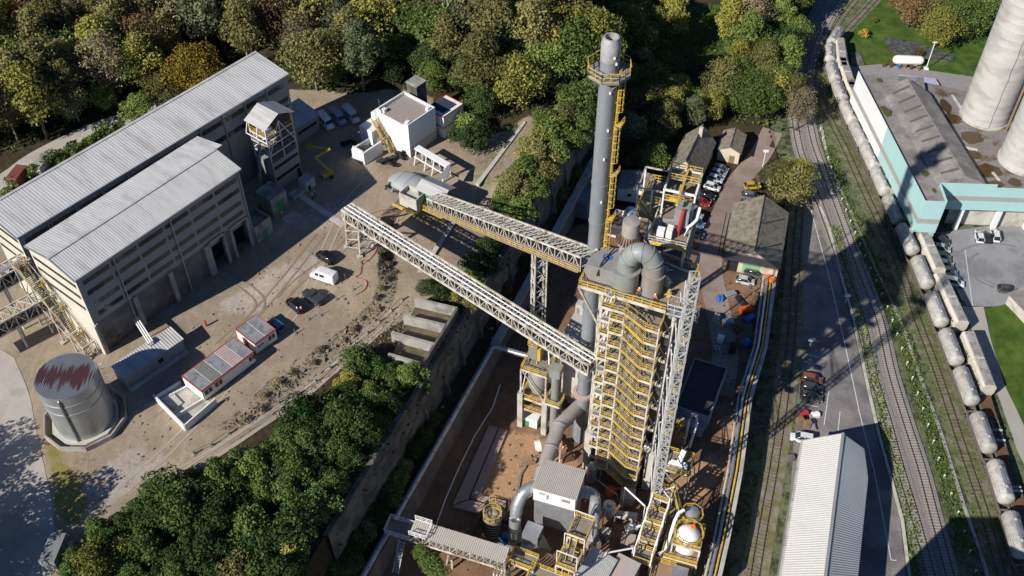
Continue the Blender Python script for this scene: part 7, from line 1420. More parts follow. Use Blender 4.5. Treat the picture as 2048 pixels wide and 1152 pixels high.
# ---------------------------------------------------------------- equipment platforms right of the tower
f = Fr((*A(1326, 938, 7.5), 0), 108); t = thing('equipment_platform', 'yellow edged platform with white machine on cream legs right of the mast foot', 'platform', f.o)
deckframe(t, f, 0, 4.6, 0, 4.2, 7.5); m = MB(f); m.bar((0, 0, 7.3), (4.6, 0, 2), .2); m.bar((4.6, 0, 7.3), (4.6, 4.2, 2), .2); m.build('diagonal_brace', STEEL, t)
m = MB(f); m.bx(1.0, 3.8, 1.2, 2.0, 7.5, 8.2); m.bar((2.4, 1.6, 8.2), (2.9, 3.0, 10.4), .8, .7); m.bar((1.2, 1.6, 8.), (.6, .8, 7.6), .5); m.bar((3.6, 1.6, 8.), (3.9, .6, 7.6), .5); m.build('white_machine', WPAINT, t)
f = Fr((*A(1345, 905, 4), 0), 108); t = thing('pipe_loop', 'white pipe loop with yellow valve cluster behind the equipment platform', 'pipe', f.o); m = MB(f); m.path([(1.5, 5.5, 0), (1.5, 5.5, 7), (1.8, 6, 8.4), (2.6, 6.2, 8.4), (3, 5.6, 7), (2.6, 4.4, 1)], .28, 10); m.build('pipe', WPAINT, t, True)
m = MB(f)
for i in range(9): m.cb((random.uniform(-1, 1.2), random.uniform(4.6, 6.4), random.uniform(3.5, 6)), .7, .5, 1.0, i)
m.rail([(-1, 4, 4), (1.4, 4, 4), (1.4, 6.6, 4)], 1.2, .13, .8); m.build('valve_cluster', YEL, t); m = MB(f); m.bx(-1, 1.4, 4, 6.6, 0, 3.9); m.build('valve_block', DUST, t)
f = Fr((*A(1266, 1118, 3), 0), 22); t = thing('stair_walkway', 'long railed stair walkway in cream frame climbing towards the equipment platform', 'stairs', f.o)
prev = None
for i, (v0, z_) in enumerate(((0, 3.0), (3.2, 4.4), (6.2, 5.8), (9.2, 8.6))):
    deckframe(t, f, v0, v0+2.6, -3.0, 0, z_)
    if prev: p_, q_ = Vector(f.p(prev[0]+2.6, -1.0, prev[1])), Vector(f.p(v0+.2, -1.0, z_)); m = MB(); flight(m, p_, q_, 1.1, Vector((*f.b, 0)), 6); m.build('stair_flight', [STEEL, GALV], t)
    prev = (v0, z_)
m = MB(f)
for u in (0, 3.2, 6.2, 9.2, 11.8):
    for v in (-3, 0): m.bar((u, v, 0), (u, v, 9.8 if u > 5 else 7), .22)
m.bar((0, -3, 6.6), (11.8, -3, 9.6), .2); m.bar((0, 0, 6.6), (11.8, 0, 9.6), .2); m.bar((9.2, 0, 9.6), (11.8, -3, 9.6), .15); m.bar((9.2, -3, 9.6), (11.8, 0, 9.6), .15); m.build('frame', WPAINT, t)
a_, b_ = Vector(f.p(11.6, -3.2, 8.6)), Vector(f.p(8.2, -6.2, 4.6)); m = MB(); flight(m, b_, a_, 1.1, Vector((*f.a, 0))); m.build('stair_flight', [STEEL, GALV], t); m = MB(); flight_rail(m, a_, b_, 1.1, Vector((*f.a, 0)), 1., .11); m.build('handrail', YEL, t)
f = Fr((*A(1322, 1112, 2.5), 0), 108); t = thing('vessel_tower', 'tower of two white domed vessels with yellow rail rings on a dusty deck', 'vessels', f.o)
deckframe(t, f, 0, 6.0, 0, 5.4, 2.6, mt=DUST); deckframe(t, f, 1.4, 6.0, 1.2, 5.8, 5.4, mt=GRATE)
m = MB(f); m.lathe((3.6, 3.2, 2.6), [(2.0, 0), (2.05, 1.6), (2.05, 3.4), (1.7, 4.2), (1.0, 4.8), (.05, 5.0)], 28); m.build('vessel', WPAINT, t, True)
m = MB(f); m.lathe((3.4, 7.2, 0), [(1.3, 0), (1.3, 6.6), (1.0, 7.3), (.05, 7.7)], 24); m.build('upper_vessel', GALV, t, True); m = MB(f); m.rail([(3.4+1.9*math.cos(i*.7854), 7.2+1.9*math.sin(i*.7854), 5.6) for i in range(8)], 1.2, .12, 1.2, True); m.build('rail_ring', YEL, t)
m = MB(f); m.rail([(3.6+2.5*math.cos(i*.7854), 3.2+2.5*math.sin(i*.7854), 6.0) for i in range(8)], 1.2, .12, 1.2, True); m.build('rail_ring', YEL, t); m = MB(f); m.cb((4.0, 4.0, 7.3), .7, .6, .6, .5); m.build('orange_motor', ORANGE, t)
m = MB(f); m.path([(2.0, 6.2, 8.4), (1.2, 5.4, 8.2), (.9, 4.4, 7.2), (.5, .8, 3.2), (-.4, .3, 2.4)], .3, 10); m.build('white_pipe', WPAINT, t, True)
f = Fr((*A(1296, 1165, 1), 0), 108); t = thing('machine_slab', 'dusty concrete slab with grey air unit at the bottom edge', 'slab', f.o); m = MB(f); m.bx(0, 6.6, 0, 4.2, 0, 1.4); m.build('slab', DUST, t); m = MB(f); m.bx(3.4, 6.0, .6, 3.4, 1.4, 3.2); m.build('air_unit', GALV, t); m = MB(f); m.bx(3.8, 5.0, -.2, .6, 1.4, 2.4); m.build('white_box', WPAINT, t); m = MB(f); m.rail([(0, 0, 1.4), (0, 4.2, 1.4), (6.6, 4.2, 1.4)], 1.1, .12, 1.4); m.build('railing', YEL, t)
# flat container building and stored goods in the tower shade
f = Fr((*A(1346, 838, 0), 0), 23); t = thing('flat_office', 'long flat roofed dark grey block with pale rim in the tower shade', 'building', f.o); m = MB(f); m.bx(0, 13, -6.6, 0, 0, 3.6)
for q in ((0, 13, -6.6, -6.4), (0, 13, -.2, 0), (0, .2, -6.4, -.2), (12.8, 13, -6.4, -.2)): m.bx(*q, 3.6, 4.0)
m.build('wall', M('blue grey panels', (.26, .30, .34), .6, var=.15), t); m = MB(f); m.bx(.2, 12.8, -6.4, -.2, 3.62, 3.68); m.build('roof', M('black roof felt', (.05, .05, .055), .9, var=.3), t); m = MB(f); m.bx(-2.2, 0, -6.2, -.4, 0, 2.2); m.build('front_annex', M('blue grey panels', (.26, .30, .34), .6), t)
goods = ('blue drum pallet', 'stack of dark steel frames', 'black pipe bundle', 'brown crate', 'pale crate', 'grey tool chest', 'rusty scrap skip', 'blue tarpaulin pile', 'white sack pallet', 'rolled grey cable drum', 'dark machine on skid', 'blue pump on skid', 'long steel beam stack', 'wooden pallet pile', 'small white tank', 'orange barrier pile')
gm = (BLUE, TRIM, BLACK, WOOD, CONCL, GALV, RUST, BLUE, WPAINT, TRIM, BLACK, BLUE, RUST, WOOD, WPAINT, ORANGE)
spots = ((1437, 602), (1460, 592), (1482, 610), (1510, 600), (1432, 640), (1455, 650), (1475, 660), (1500, 640), (1440, 682), (1430, 705), (1465, 700), (1492, 690), (1515, 660), (1520, 720), (1500, 730), (1490, 622))
for g, mt, (px, py) in zip(goods, gm, spots):
    c = A(px, py, 0); m = MB(); r = random.uniform(0, 1.5); L_ = random.uniform(1.4, 2.6)
    if 'pipe' in g or 'beam' in g:
        for k in range(6): m.cb((c[0]+.28*(k % 3), c[1]+.1*k, .3*(k//3)), .22, 4.2, .25, r*.3)
    elif 'drum' in g or 'tank' in g:
        for dx, dy in ((0, 0), (.7, 0), (0, .7), (.7, .7)): m.lathe((c[0]+dx, c[1]+dy, .15), [(.32, 0), (.32, .9)], 12)
        m.cb((c[0]+.35, c[1]+.35, 0), 1.6, 1.6, .14)
    elif 'pile' in g or 'stack' in g or 'frames' in g:
        for k in range(5): m.cb((c[0]+random.uniform(-.3, .3), c[1]+random.uniform(-.3, .3), k*.2), L_, 1.2, .16, r+random.uniform(-.2, .2))
    else: m.cb((*c, .1), L_, 1.3, 1.1, r); m.cb((*c, 1.2), L_*.6, .9, .35, r); m.bar((c[0]-.9, c[1]-.5, .06), (c[0]+.9, c[1]+.5, .06), .12)
    near = 'in the shade between tiled shed and flat dark block'
    tag(m.build('stored_goods', mt), g+' '+near, 'stored goods')
# pipe rack and parapet along the edge above the depot track
ed = [Vector((*A(x, y, 0), 0)) for x, y in ((1548, 560), (1530, 700), (1500, 800), (1480, 950), (1455, 1080), (1436, 1165))]
t = thing('plant_edge_wall', 'concrete edge wall of the plant above the overgrown track', 'wall', ed[2])
m = MB()
for p, q in zip(ed[:-1], ed[1:]): m.bar(p+Vector((0.1, 0, -1.6)), q+Vector((.1, 0, -1.6)), .5, 5.2)
m.build('wall', CONC, t); m = MB()
for p, q in zip(ed[:-1], ed[1:]): m.bar(p+Vector((0, 0, 1.05)), q+Vector((0, 0, 1.05)), .7, .2)
m.build('cap', CONCL, t)
t = thing('pipe_rack', 'low rack with two pipes and yellow stained tray along the plant edge wall', 'pipes', ed[2]-Vector((2.2, 0, 0)))
for dx, r_, mt in ((-1.6, .3, GALV), (-2.4, .22, CONCL), (-.8, .18, YEL)): m = MB(); m.path([p+Vector((dx, 0, 1.3)) for p in ed], r_, 8); m.build('pipe', mt, t, True)
for i in range(22): p = ed[0].lerp(ed[-1], 0); k = (i+.5)/22*5; j = int(k); c = ed[j].lerp(ed[j+1], k-j); m = MB(); m.bar(c+Vector((-2.8, 0, 0)), c+Vector((-2.8, 0, 1.1)), .2); m.bar(c+Vector((-2.9, 0, 1.0)), c+Vector((-.5, 0, 1.0)), .2); m.build('rack_post', CONC, t)
m = MB(); m.path([A3(1000, 770, .1), A3(985, 815, .1), A3(950, 870, .1), A3(918, 935, .1), A3(890, 1000, .1), A3(868, 1062, .1)], .12, 6); tag(m.build('hose', WPAINT), 'long white hose snaking over the dark ground below the lane edge wall', 'hose')
m = MB(); P = [A3(x, y, T+.08) for x, y in ((755, 470), (754, 498), (738, 520), (724, 522), (722, 545), (712, 555), (733, 562), (730, 578), (712, 590))]; m.path([Vector(p) for p in smooth(P, 4)], .07, 5); tag(m.build('hose', RED, None, True), 'thin red hose looping over the yard beside the white van', 'hose')

def stones(name, poly, z, n, mt, seed, smax=.35, zf=None):
    r = np.random.default_rng(seed); P = np.array(poly); X = r.uniform(P[:, 0].min(), P[:, 0].max(), n); Y = r.uniform(P[:, 1].min(), P[:, 1].max(), n); k = inpoly(poly, X, Y); m = MB()
    for x, y in zip(X[k], Y[k]): s_ = smax*(.25+.75*r.random()**3); m.cb((x, y, (zf(x, y) if zf else z)-.03), s_*r.uniform(.6, 1.6), s_, s_*r.uniform(.4, .9), r.uniform(0, 3))
    return struct_stuff(m.build(name, mt))
def struct_stuff(o): o['kind'] = 'stuff'; return o
RUB = M('loose stones', (.33, .28, .22), .95, var=.4, scale=2, col2=(.20, .17, .14), amount=.5)
stones('gravel', PXY([(230, 1020), (480, 860), (600, 770), (700, 660), (770, 560), (860, 430), (640, 400), (420, 620), (260, 760), (240, 900)], T), T, 1700, RUB, 51, .3, gz)
stones('gravel', PXY([(480, 840), (600, 745), (740, 600), (790, 600), (700, 700), (560, 800)], T), T, 900, RUB, 52, .5, gz)
stones('debris', PXY([(1000, 760), (1180, 760), (1320, 960), (1300, 1150), (880, 1150)], 0), 0., 700, M('scattered brown debris', (.27, .19, .13), .95, var=.5, scale=2), 53, .4)
stones('debris', PXY([(1420, 560), (1530, 560), (1500, 780), (1400, 860), (1360, 900)], 0), 0., 500, M('scattered dark debris', (.14, .12, .11), .95, var=.6, scale=2), 54, .5)
stones('debris', [(float(L1(y))+.9, y) for y in np.arange(84, 190, 4)]+[(float(L2(y))-.4, y) for y in np.arange(188, 82, -4)], LN, 900, RUB, 55, .6)
RUT = M('packed wheel tracks', (.255, .20, .145), .95, var=.2, scale=.8); RUTP = M('pale wheel tracks', (.39, .335, .27), .95, var=.2, scale=.8)
for i, (pts, mt) in enumerate(((((240, 985), (330, 905), (430, 800), (520, 690), (600, 610), (660, 480), (700, 400), (760, 340)), RUTP), (((300, 830), (380, 770), (500, 640), (570, 560), (640, 470)), RUT), (((560, 600), (600, 560), (680, 500), (730, 440), (790, 420)), RUT), (((440, 690), (520, 610), (470, 560), (440, 545)), RUT))):
    C = [np.array(p) for p in smooth([A(x, y, T) for x, y in pts], 8)]
    for sgn in (-.85, .85):
        Q = []
        for j, p in enumerate(C): d_ = C[min(j+1, len(C)-1)]-C[max(j-1, 0)]; d_ = d_/np.linalg.norm(d_); Q.append((p[0]-d_[1]*sgn, p[1]+d_[0]*sgn))
        m = MB(); ribbon(Q, .38, T-.05, T+.012+.004*i, m); struct(m.build('wheel_track', mt))
for i, pts in enumerate((((300, 1000), (480, 890), (600, 800), (700, 722), (800, 628)), ((340, 985), (500, 880), (620, 790), (760, 660)))):
    C = [np.array(p) for p in smooth([A(x, y, TL) for x, y in pts], 10)]
    for sgn in (-.8, .8):
        Q = []
        for j, p in enumerate(C): d_ = C[min(j+1, len(C)-1)]-C[max(j-1, 0)]; d_ = d_/np.linalg.norm(d_); Q.append((p[0]-d_[1]*sgn, p[1]+d_[0]*sgn))
        drape('wheel_track', Q, .4, RUTP, .03+.006*i)
# ---------------------------------------------------------------- loading building, silos
MINT = M('mint cladding', (.38, .60, .59), .5, var=.06, scale=.2, stretch=(1, 1, .3)); WCL = M('white cladding', (.76, .77, .78), .5, var=.05, scale=.3); GSTR = M('grey cladding stripe', (.36, .35, .33), .6, var=.12)
ROOFD = M('weathered roof felt', (.20, .185, .175), .95, var=.3, scale=.35, col2=(.29, .27, .255), amount=.55, bump=.15); ROOFM = M('mossy wet roof', (.22, .20, .19), .7, var=.3, scale=.3, col2=(.095, .06, .02), amount=.38)
ZR = 10.; P1, P2, P3, P4, P5 = (A(*p, ZR) for p in ((1716.5, 146), (1849.6, 405), (1892.7, 407), (1879, 369), (1994, 373)))
d = ((P5[0]-P4[0]), (P5[1]-P4[1])); L_ = math.hypot(*d); d = (d[0]/L_, d[1]/L_); P6 = (P4[0]+d[0]*34, P4[1]+d[1]*34); P7 = (P6[0]+6, P1[1]-14); P8 = (P1[0]+16, P1[1]-1.5)
LBo = (P4[0], P4[1], ZR); t = thing('loading_building', 'mint and white clad loading building standing on stilts over the wagons', 'building', (P2[0], P2[1], DP))
outer = [P1, P2, P3, P4, P6]; hs = [ZR, ZR, ZR, ZR, ZR]
def clad(p, q, z0, z1, mt, nm='cladding', off=0.):
    a, b = Vector((*p, 0)), Vector((*q, 0)); dv = (b-a).normalized(); n = Vector((dv.y, -dv.x, 0)); n = n*(.12+off)
    m = MB(); m.add([(a.x, a.y, z0), (b.x, b.y, z0), (b.x, b.y, z1), (a.x, a.y, z1), (a.x-n.x*-1, a.y+n.y, z0), (b.x+n.x, b.y+n.y, z0), (b.x+n.x, b.y+n.y, z1), (a.x+n.x, a.y+n.y, z1)], [(4, 5, 6, 7), (3, 2, 1, 0), (0, 1, 5, 4), (2, 3, 7, 6), (1, 2, 6, 5), (3, 0, 4, 7)]); return m.build(nm, mt, t)
pm_ = (P1[0]+(P2[0]-P1[0])*.47, P1[1]+(P2[1]-P1[1])*.47)
for z0, z1, c1, c2 in ((ZR-4.6, ZR+.6, WCL, MINT), (ZR-6.0, ZR-4.6, GSTR, GSTR), (ZR-8.6, ZR-6., WCL, MINT)):
    clad(P1, pm_, z0, z1, c1); clad(pm_, P2, z0, z1, c2); clad(P2, P3, z0, z1, c2); clad(P3, P4, z0, z1, c2)
for z0, z1, c2 in ((ZR-3.0, ZR+.6, MINT), (ZR-4.3, ZR-3.0, GSTR), (ZR-7.0, ZR-4.3, MINT)): clad(P4, P5, z0, z1, c2); clad(P5, P6, z0-.0, z1-(.9 if c2 == MINT and z0 > ZR-4 else 0), c2)
pts = [P1, P2, P3, P4, P8]; m = MB(); m.prism(pts, ZR-8.5, ZR-.2); m.build('main_block', ROOFD, t)
m = MB(); m.prism([P8, P4, P6, P7], ZR-7, ZR-1.6); m.build('low_roof_block', ROOFM, t)
bl_ = [A(*p, ZR) for p in ((1764, 181), (1877, 368), (1928, 366), (1972, 369), (1859, 187), (1811, 168))]
m = MB(); H_ = [.15, .15, 1.7, .15, .15, 1.7]; m.add([(*bl_[i], ZR+H_[i]) for i in range(6)]+[(*bl_[i], ZR-.3) for i in range(6)], [(0, 1, 2, 5), (5, 2, 3, 4), (1, 7, 8, 2), (2, 8, 9, 3), (0, 5, 11, 6), (5, 4, 10, 11), (0, 6, 7, 1), (4, 3, 9, 10)]); m.build('raised_roof', ROOFD, t)
for k in np.linspace(.08, .92, 9): a = Vector((*bl_[0], ZR+.2)).lerp(Vector((*bl_[1], ZR+.2)), k); b = Vector((*bl_[5], ZR+1.72)).lerp(Vector((*bl_[2], ZR+1.72)), k); m = MB(); m.bar(a.lerp(b, .25)+Vector((0, 0, .1)), a.lerp(b, .9)+Vector((0, 0, .1)), .5, .3); m.build('roof_upstand', M('dark roof upstand', (.12, .105, .10), .95), t)
MOSS = M('roof moss', (.07, .085, .02), .95, var=.4, scale=2)
for i, (px, py, r) in enumerate(((1880, 350, .8), (1862, 310, .9), (1905, 325, .6), (1830, 240, .7), (1772, 222, 1.2), (1850, 345, .8), (1868, 380, .5), (1942, 330, .8), (1760, 160, .6))):
    c = A(px, py, ZR+.02); m = MB(); m.prism([(c[0]+r*random.uniform(.6, 1.5)*math.cos(a)*1.0, c[1]+r*random.uniform(.6, 1.5)*math.sin(a)*1.3) for a in np.linspace(0, 6.0, 9)], ZR-.1, ZR+.03 if px < 1885 and py > 230 and px > 1840 else ZR+.02); m.build('moss_patch', MOSS, t)
for i in range(11): k = (i+.5)/11; a = Vector((*P1, 0)).lerp(Vector((*P2, 0)), k)+Vector((.8, .2, 0)); m = MB(); m.bx(a.x-.45, a.x+.45, a.y-.45, a.y+.45, DP, ZR-8.4); m.build('stilt', CONCL, t)
for p in (P3, P2): m = MB(); m.bx(p[0]-.9, p[0]-.0, p[1]+.2, p[1]+1.1, DP, ZR-8.4); m.build('stilt', CONCL, t)
for k in (.32, .74, 1.1): m = MB(); c = (P4[0]+d[0]*34*k*.62+1, P4[1]+.5); m.bx(c[0]-.5, c[0]+.5, c[1]-.2, c[1]+.8, DP, ZR-6.9); m.build('stilt', WCL, t)
m = MB(); m.prism([(P4[0]+6, P4[1]+2.6), (P6[0], P6[1]+2.6), (P6[0], P6[1]+3), (P4[0]+6, P4[1]+3)], DP, ZR-7); m.build('garage_wall', CONCL, t)
for k in (14, 21): m = MB(); m.bx(P4[0]+k, P4[0]+k+4, P4[1]+2.5, P4[1]+2.6, DP, DP+3.5); m.build('garage_door', DARK, t)
PUD = M('brown roof puddle', (.075, .045, .012), .12, var=.3, scale=1.)
for px, py, rx, ry in ((1892, 212, 1.4, 3.2), (1905, 238, 2.2, 2.2), (1944, 275, 2.8, 2.6), (1948, 310, 1.6, 1.8), (1975, 342, 3.2, 2.8), (1992, 368, 2.0, 1.4), (2030, 365, 1.6, 1.6)):
    c = A(px, py, ZR-1.58); m = MB(); m.prism([(c[0]+rx*random.uniform(.75, 1.15)*math.cos(a), c[1]+ry*random.uniform(.75, 1.15)*math.sin(a)) for a in np.linspace(0, 6.1, 14)], ZR-1.7, ZR-1.58); m.build('puddle', PUD, t)
for q in (((1905, 190), (1928, 225)), ((1985, 345), (2000, 362)), ((1930, 295), (1955, 300))): a, b = A3(*q[0], ZR-1.5), A3(*q[1], ZR-1.5); m = MB(); m.bar(a, b, .5, .4); m.build('roof_kerb', CONCL, t)
SILO = M('pale silo concrete', (.47, .46, .43), .85, var=.16, scale=.25, col2=(.38, .36, .33), amount=.4, stretch=(1, 1, 2.2), bump=.1)
for lab, px, py, r in (('tall pale concrete silo farther from the camera', 1969, 232, 5.6), ('tall pale concrete silo nearer at the right picture edge', 2048, 322, 5.6)):
    c = A(px, py, ZR-1.6); t2 = thing('silo', lab, 'silo', (*c, ZR-1.6), 'concrete silos beside the loading building'); del t2['group']; m = MB(); pr = []
    for i in range(29): pr += [(r-.002*i, i*2.), (r-.002*i, i*2+1.9), (r-.012, i*2+1.95)]
    m.lathe((*c, ZR-1.7), pr, 56); m.build('shaft', SILO, t2, True); m = MB(); m.lathe((*c, ZR-1.7), [(r+.25, 0), (r+.25, .6), (r, .62)], 56, False); m.build('base_ring', CONCL, t2, True)
    m = MB(); a = R(-100); m.path([(c[0]+(r+.02)*math.cos(a+.02*math.sin(i*2.1)), c[1]+(r+.02)*math.sin(a+.02*math.sin(i*2.1)), ZR-1.5+i*2) for i in range(28)], .07, 4); m.build('crack_seam', CONCD, t2)
m = MB(); c = A(2012, 262, ZR-1.6); m.tube((*c, ZR-1.6), (*c, 60), .3, 8); tag(m.build('silo_pipe', WOOD), 'thin brown downpipe between the two silos', 'pipe')
# ---------------------------------------------------------------- ribbed warehouse, depot hut
ze, zr_ = 3.4, 6.4; R0, R1 = A(1686, 866, zr_), A(1646, 1190, zr_); E0, E1 = A(1606, 880, ze), A(1556, 1190, ze); F0, F1, F2 = A(1728, 896, ze), A(1736, 957, ze), A(1712, 1190, ze)
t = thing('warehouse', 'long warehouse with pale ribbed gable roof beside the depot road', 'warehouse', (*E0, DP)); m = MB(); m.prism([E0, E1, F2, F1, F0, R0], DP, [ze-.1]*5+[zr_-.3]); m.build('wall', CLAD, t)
V = lambda p, z: (p[0], p[1], z)
WR = M('bright ribbed roofing', (.56, .55, .53), .5, .05, var=.06, scale=.2); m = MB(); m.ribs(V(E0, ze), V(E1, ze), V(R1, zr_), V(R0, zr_), 70, .09); m.build('roof', WR, t)
WR2 = M('blue grey ribbed roofing', (.40, .43, .45), .5, .1, var=.08, scale=.2); m = MB(); Rm = (R0[0]+(R1[0]-R0[0])*.2, R0[1]+(R1[1]-R0[1])*.2); m.ribs(V(F0, ze), V(F1, ze), V(Rm, zr_), V(R0, zr_), 14, .09); m.ribs(V(F1, ze), V(F2, ze), V(R1, zr_), V(Rm, zr_), 56, .09); m.build('roof', WR2, t)
m = MB(); m.bar(V(R0, zr_+.1), V(R1, zr_+.1), .5, .12); m.build('ridge_cap', CLAD, t); m = MB(); m.bar(V(E0, ze-.1), V(E1, ze-.1), .7, .3); m.build('gutter', CONCL, t)
# storage tower beyond the lower picture edge: its shade falls over the tracks
f = Fr((48, 66, DP), 0); t = thing('storage_tower', 'tower block beyond the lower edge that shades the tracks', 'tower', f.o); m = MB(f); m.bx(-8, 0, 0, 9, 0, 35); m.build('wall', CLAD, t); m = MB(f); m.bx(-8.3, .1, -.1, 9.3, 35, 35.5); m.build('roof', SHEET, t); m = MB(f); m.lathe((-4, -6, 0), [(3, 0), (3, 32), (.1, 33.5)], 24); m.build('round_bin', SILO, t, True); m = MB(f); m.lathe((-6, -14, 0), [(2.4, 0), (2.4, 32), (.1, 33)], 24); m.build('round_bin', SILO, t, True)
f = Fr((*A(2020, 588, DP+3), DP), 160); t = thing('depot_hut', 'grey roofed hut with pale wall cut by the right picture edge', 'hut', f.o); m = MB(f); m.bx(0, 14, 0, 9, 0, 3); m.build('wall', CONCL, t); m = MB(f); m.slab([(-.4, -.4, 3.1), (14.4, -.4, 3.1), (14.4, 9.4, 4.4), (-.4, 9.4, 4.4)], .2); m.build('roof', ROOFD, t)
# ---------------------------------------------------------------- old tiled houses
TILE = M('mossy brown roof tiles', (.26, .225, .18), .95, var=.35, scale=1.2, col2=(.16, .15, .10), amount=.5, bump=.8, bscale=5); REND = M('cream lime render', (.58, .51, .40), .9, var=.15, scale=.5, col2=(.42, .35, .26), amount=.35)
def house(name, lab, fl, fr_, bl__, ze, rise, z0, wall=REND, rv=.5, over=.4, tiles=TILE):
    a, b, c = A(*fl, ze), A(*fr_, ze), A(*bl__, ze); az = azi(a, c); f = Fr((*a, z0), az); L = math.dist(a, c); W = (b[0]-a[0])*(-f.b[0])+(b[1]-a[1])*(-f.b[1]); h = ze-z0; t = thing(name, lab, 'house', f.o)
    m = MB(f); P = [(0, 0), (-W, 0), (-W, h), (-W*rv, h+rise), (0, h)]; m.add([(u, v, z) for u in (0, L) for v, z in P], [(0, 1, 2, 3, 4), (9, 8, 7, 6, 5)]+[(i, 5+i, 5+(i+1) % 5, (i+1) % 5) for i in (0, 1, 4)]); m.build('wall', wall, t)
    k1 = rise/(W*rv)
    m = MB(f); m.slab([(-over, over, h-over*k1+.12), (-over, -W*rv, h+rise+.12), (L+over, -W*rv, h+rise+.12), (L+over, over, h-over*k1+.12)], .14); k2 = rise/(W*(1-rv)); m.slab([(-over, -W-over, h-over*k2+.12), (L+over, -W-over, h-over*k2+.12), (L+over, -W*rv, h+rise+.121), (-over, -W*rv, h+rise+.121)], .14); ro = m.build('roof', tiles, t)
    m = MB(f); m.tube((-over, -W*rv, h+rise+.14), (L+over, -W*rv, h+rise+.14), .16, 6); m.build('ridge_tiles', tiles, ro); return t, f, L, W, h, ro
t, f, L, W, h, ro = house('tiled_shed', 'stone shed with big mossy tiled roof and green door beside the lane', (1449, 514), (1557, 540), (1471, 408), 3.6, 3.6, 0.)
m = MB(f); m.bx(-.06, 0, -W*.68, -W*.36, 0, 2.9); m.build('green_door', M('pale green door', (.22, .42, .24), .6, var=.15), t); m = MB(f); m.bx(-.06, 0, -W*.27, -W*.08, 0, 3.0); m.build('open_doorway', DARK, t)
for u in (.6, L*.5): m = MB(f); m.bar((u, -W*.55, h+3.6), (u, -W*.6, h+5.6), .2); m.build('flue_pipe', BLACK, ro)
m = MB(f); m.path([(L*k, .75, .1+3.2*(k < .9)) for k in (.0, .3, .6, .9)], .08, 5); m.build('gutter', BLACK, t)
t, f, L, W, h, ro = house('tiled_house', 'old house with steep brown tiled roof and chimney stack by the parked white cars', (1338, 338), (1398, 352), (1372, 270), 1.8, 3.9, -2.6); m = MB(f); m.bx(L*.75, L*.75+.9, -W*.62, -W*.5, h+1.5, h+5.6); m.build('chimney_stack', REND, ro); m = MB(f); m.bx(-.05, 0, -W*.4, -W*.25, 0, 2.1); m.build('door', WOOD, t)
t, f, L, W, h, ro = house('outbuilding', 'low outbuilding with shallow weathered tiled roof behind the parked cars', (1437, 297), (1480, 306), (1448, 262), .2, 1.3, -3.4); m = MB(f); m.bx(-.05, 0, -W*.8, -W*.55, 0, 2.2); m.build('door', WOOD, t)
t, f, L, W, h, ro = house('panel_roof_hut', 'white hut with grey panelled roof partly behind the chimney', (1236, 376), (1300, 393), (1246, 342), 2.4, .8, -1.2, WHITE, .5, .3, M('pinkish grey panel roof', (.29, .255, .235), .9, var=.2, scale=.8)); m = MB(f)
for k in (.3, .6): m.bx(-.05, 0, -W*k-.9, -W*k, 1.6, 2.4)
m.build('window', GLASS, t)
t, f = shed('brown_roof_annex', 'flat brown roofed annex with white parapet below the panelled hut', 1212, 470, 113, 9, 6, 3.0, WHITE, None, None, .3, 'annex', 0); m = MB(f); m.bx(.25, 8.75, .25, 5.75, 2.72, 2.76); m.build('roof', DUST, t)
for u in (2, 4.4): m = MB(f); m.bx(u, u+.9, 4.8, 5.6, 2.76, 3.5); m.build('air_unit', WPAINT, t)
m = MB(); m.path([Vector((*p, gz(*p)+1.0)) for p in [A(x, y, -1) for x, y in ((1452, 430), (1446, 460), (1440, 490), (1434, 525))]], .1, 4); tag(m.build('barrier_fence', BLACK), 'dark low fence between the lane and the tiled shed', 'fence')
# ---------------------------------------------------------------- lawn things by the silos
t = thing('gas_tank', 'white horizontal gas tank lying on the lawn', 'tank', A3(1817, 120, DP)); a, b = A3(1792, 119, DP+1.6), A3(1842, 121, DP+1.6); m = MB(); dv = (b-a).normalized(); m.path([a-dv*.9, a-dv*.7, a-dv*.2, a+dv*.4, b-dv*.4, b+dv*.2, b+dv*.7, b+dv*.9], 0, 20, [.05, .7, 1.1, 1.25, 1.25, 1.1, .7, .05]); m.build('vessel', WPAINT, t, True)
for k in (.2, .8): c = a.lerp(b, k); m = MB(); m.bx(c.x-.3, c.x+.3, c.y-1, c.y+1, DP, DP+.8); m.build('saddle', CONC, t)
m = MB(); m.prism([A(x, y, DP) for x, y in ((1766, 74), (1824, 84), (1908, 112), (1906, 127), (1782, 104))], DP-.1, DP+.25); tag(m.build('covered_basin', M('dark netted cover', (.06, .065, .06), .7, var=.6, scale=1.4, col2=(.12, .13, .12), amount=.6)), 'long low basin with dark netted cover on the lawn', 'basin')
m = MB(); m.prism([A(x, y, DP) for x, y in ((1700, 106), (1720, 108), (1728, 130), (1703, 130))], DP-.1, DP+.3); tag(m.build('square_basin', CONCD), 'small square basin at the lawn corner by the hopper wagons', 'basin')
m = MB(); c = A3(1852, 138, DP); m.tube(c, c+Vector((0, 0, 8.5)), .12, 8); m.cb((c.x, c.y, c.z+8.4), 1.2, .3, .2); m.cb((c.x, c.y, c.z-.1), 1.1, 1.1, .5); tag(m.build('lamp_mast', WPAINT), 'thin white lamp mast at the edge of the lawn', 'lamp mast')
m = MB(); pts = [A(x, y, DP) for x, y in ((1795, 156), (1868, 164), (1876, 176), (1768, 172), (1772, 166), (1792, 167))]; m.prism(pts, DP, DP+1.2); tag(m.build('pallet_stack', M('pale lilac wrapped pallets', (.42, .43, .58), .6, var=.25, scale=2)), 'long stack of pale lilac wrapped pallets behind the mint building', 'pallets')
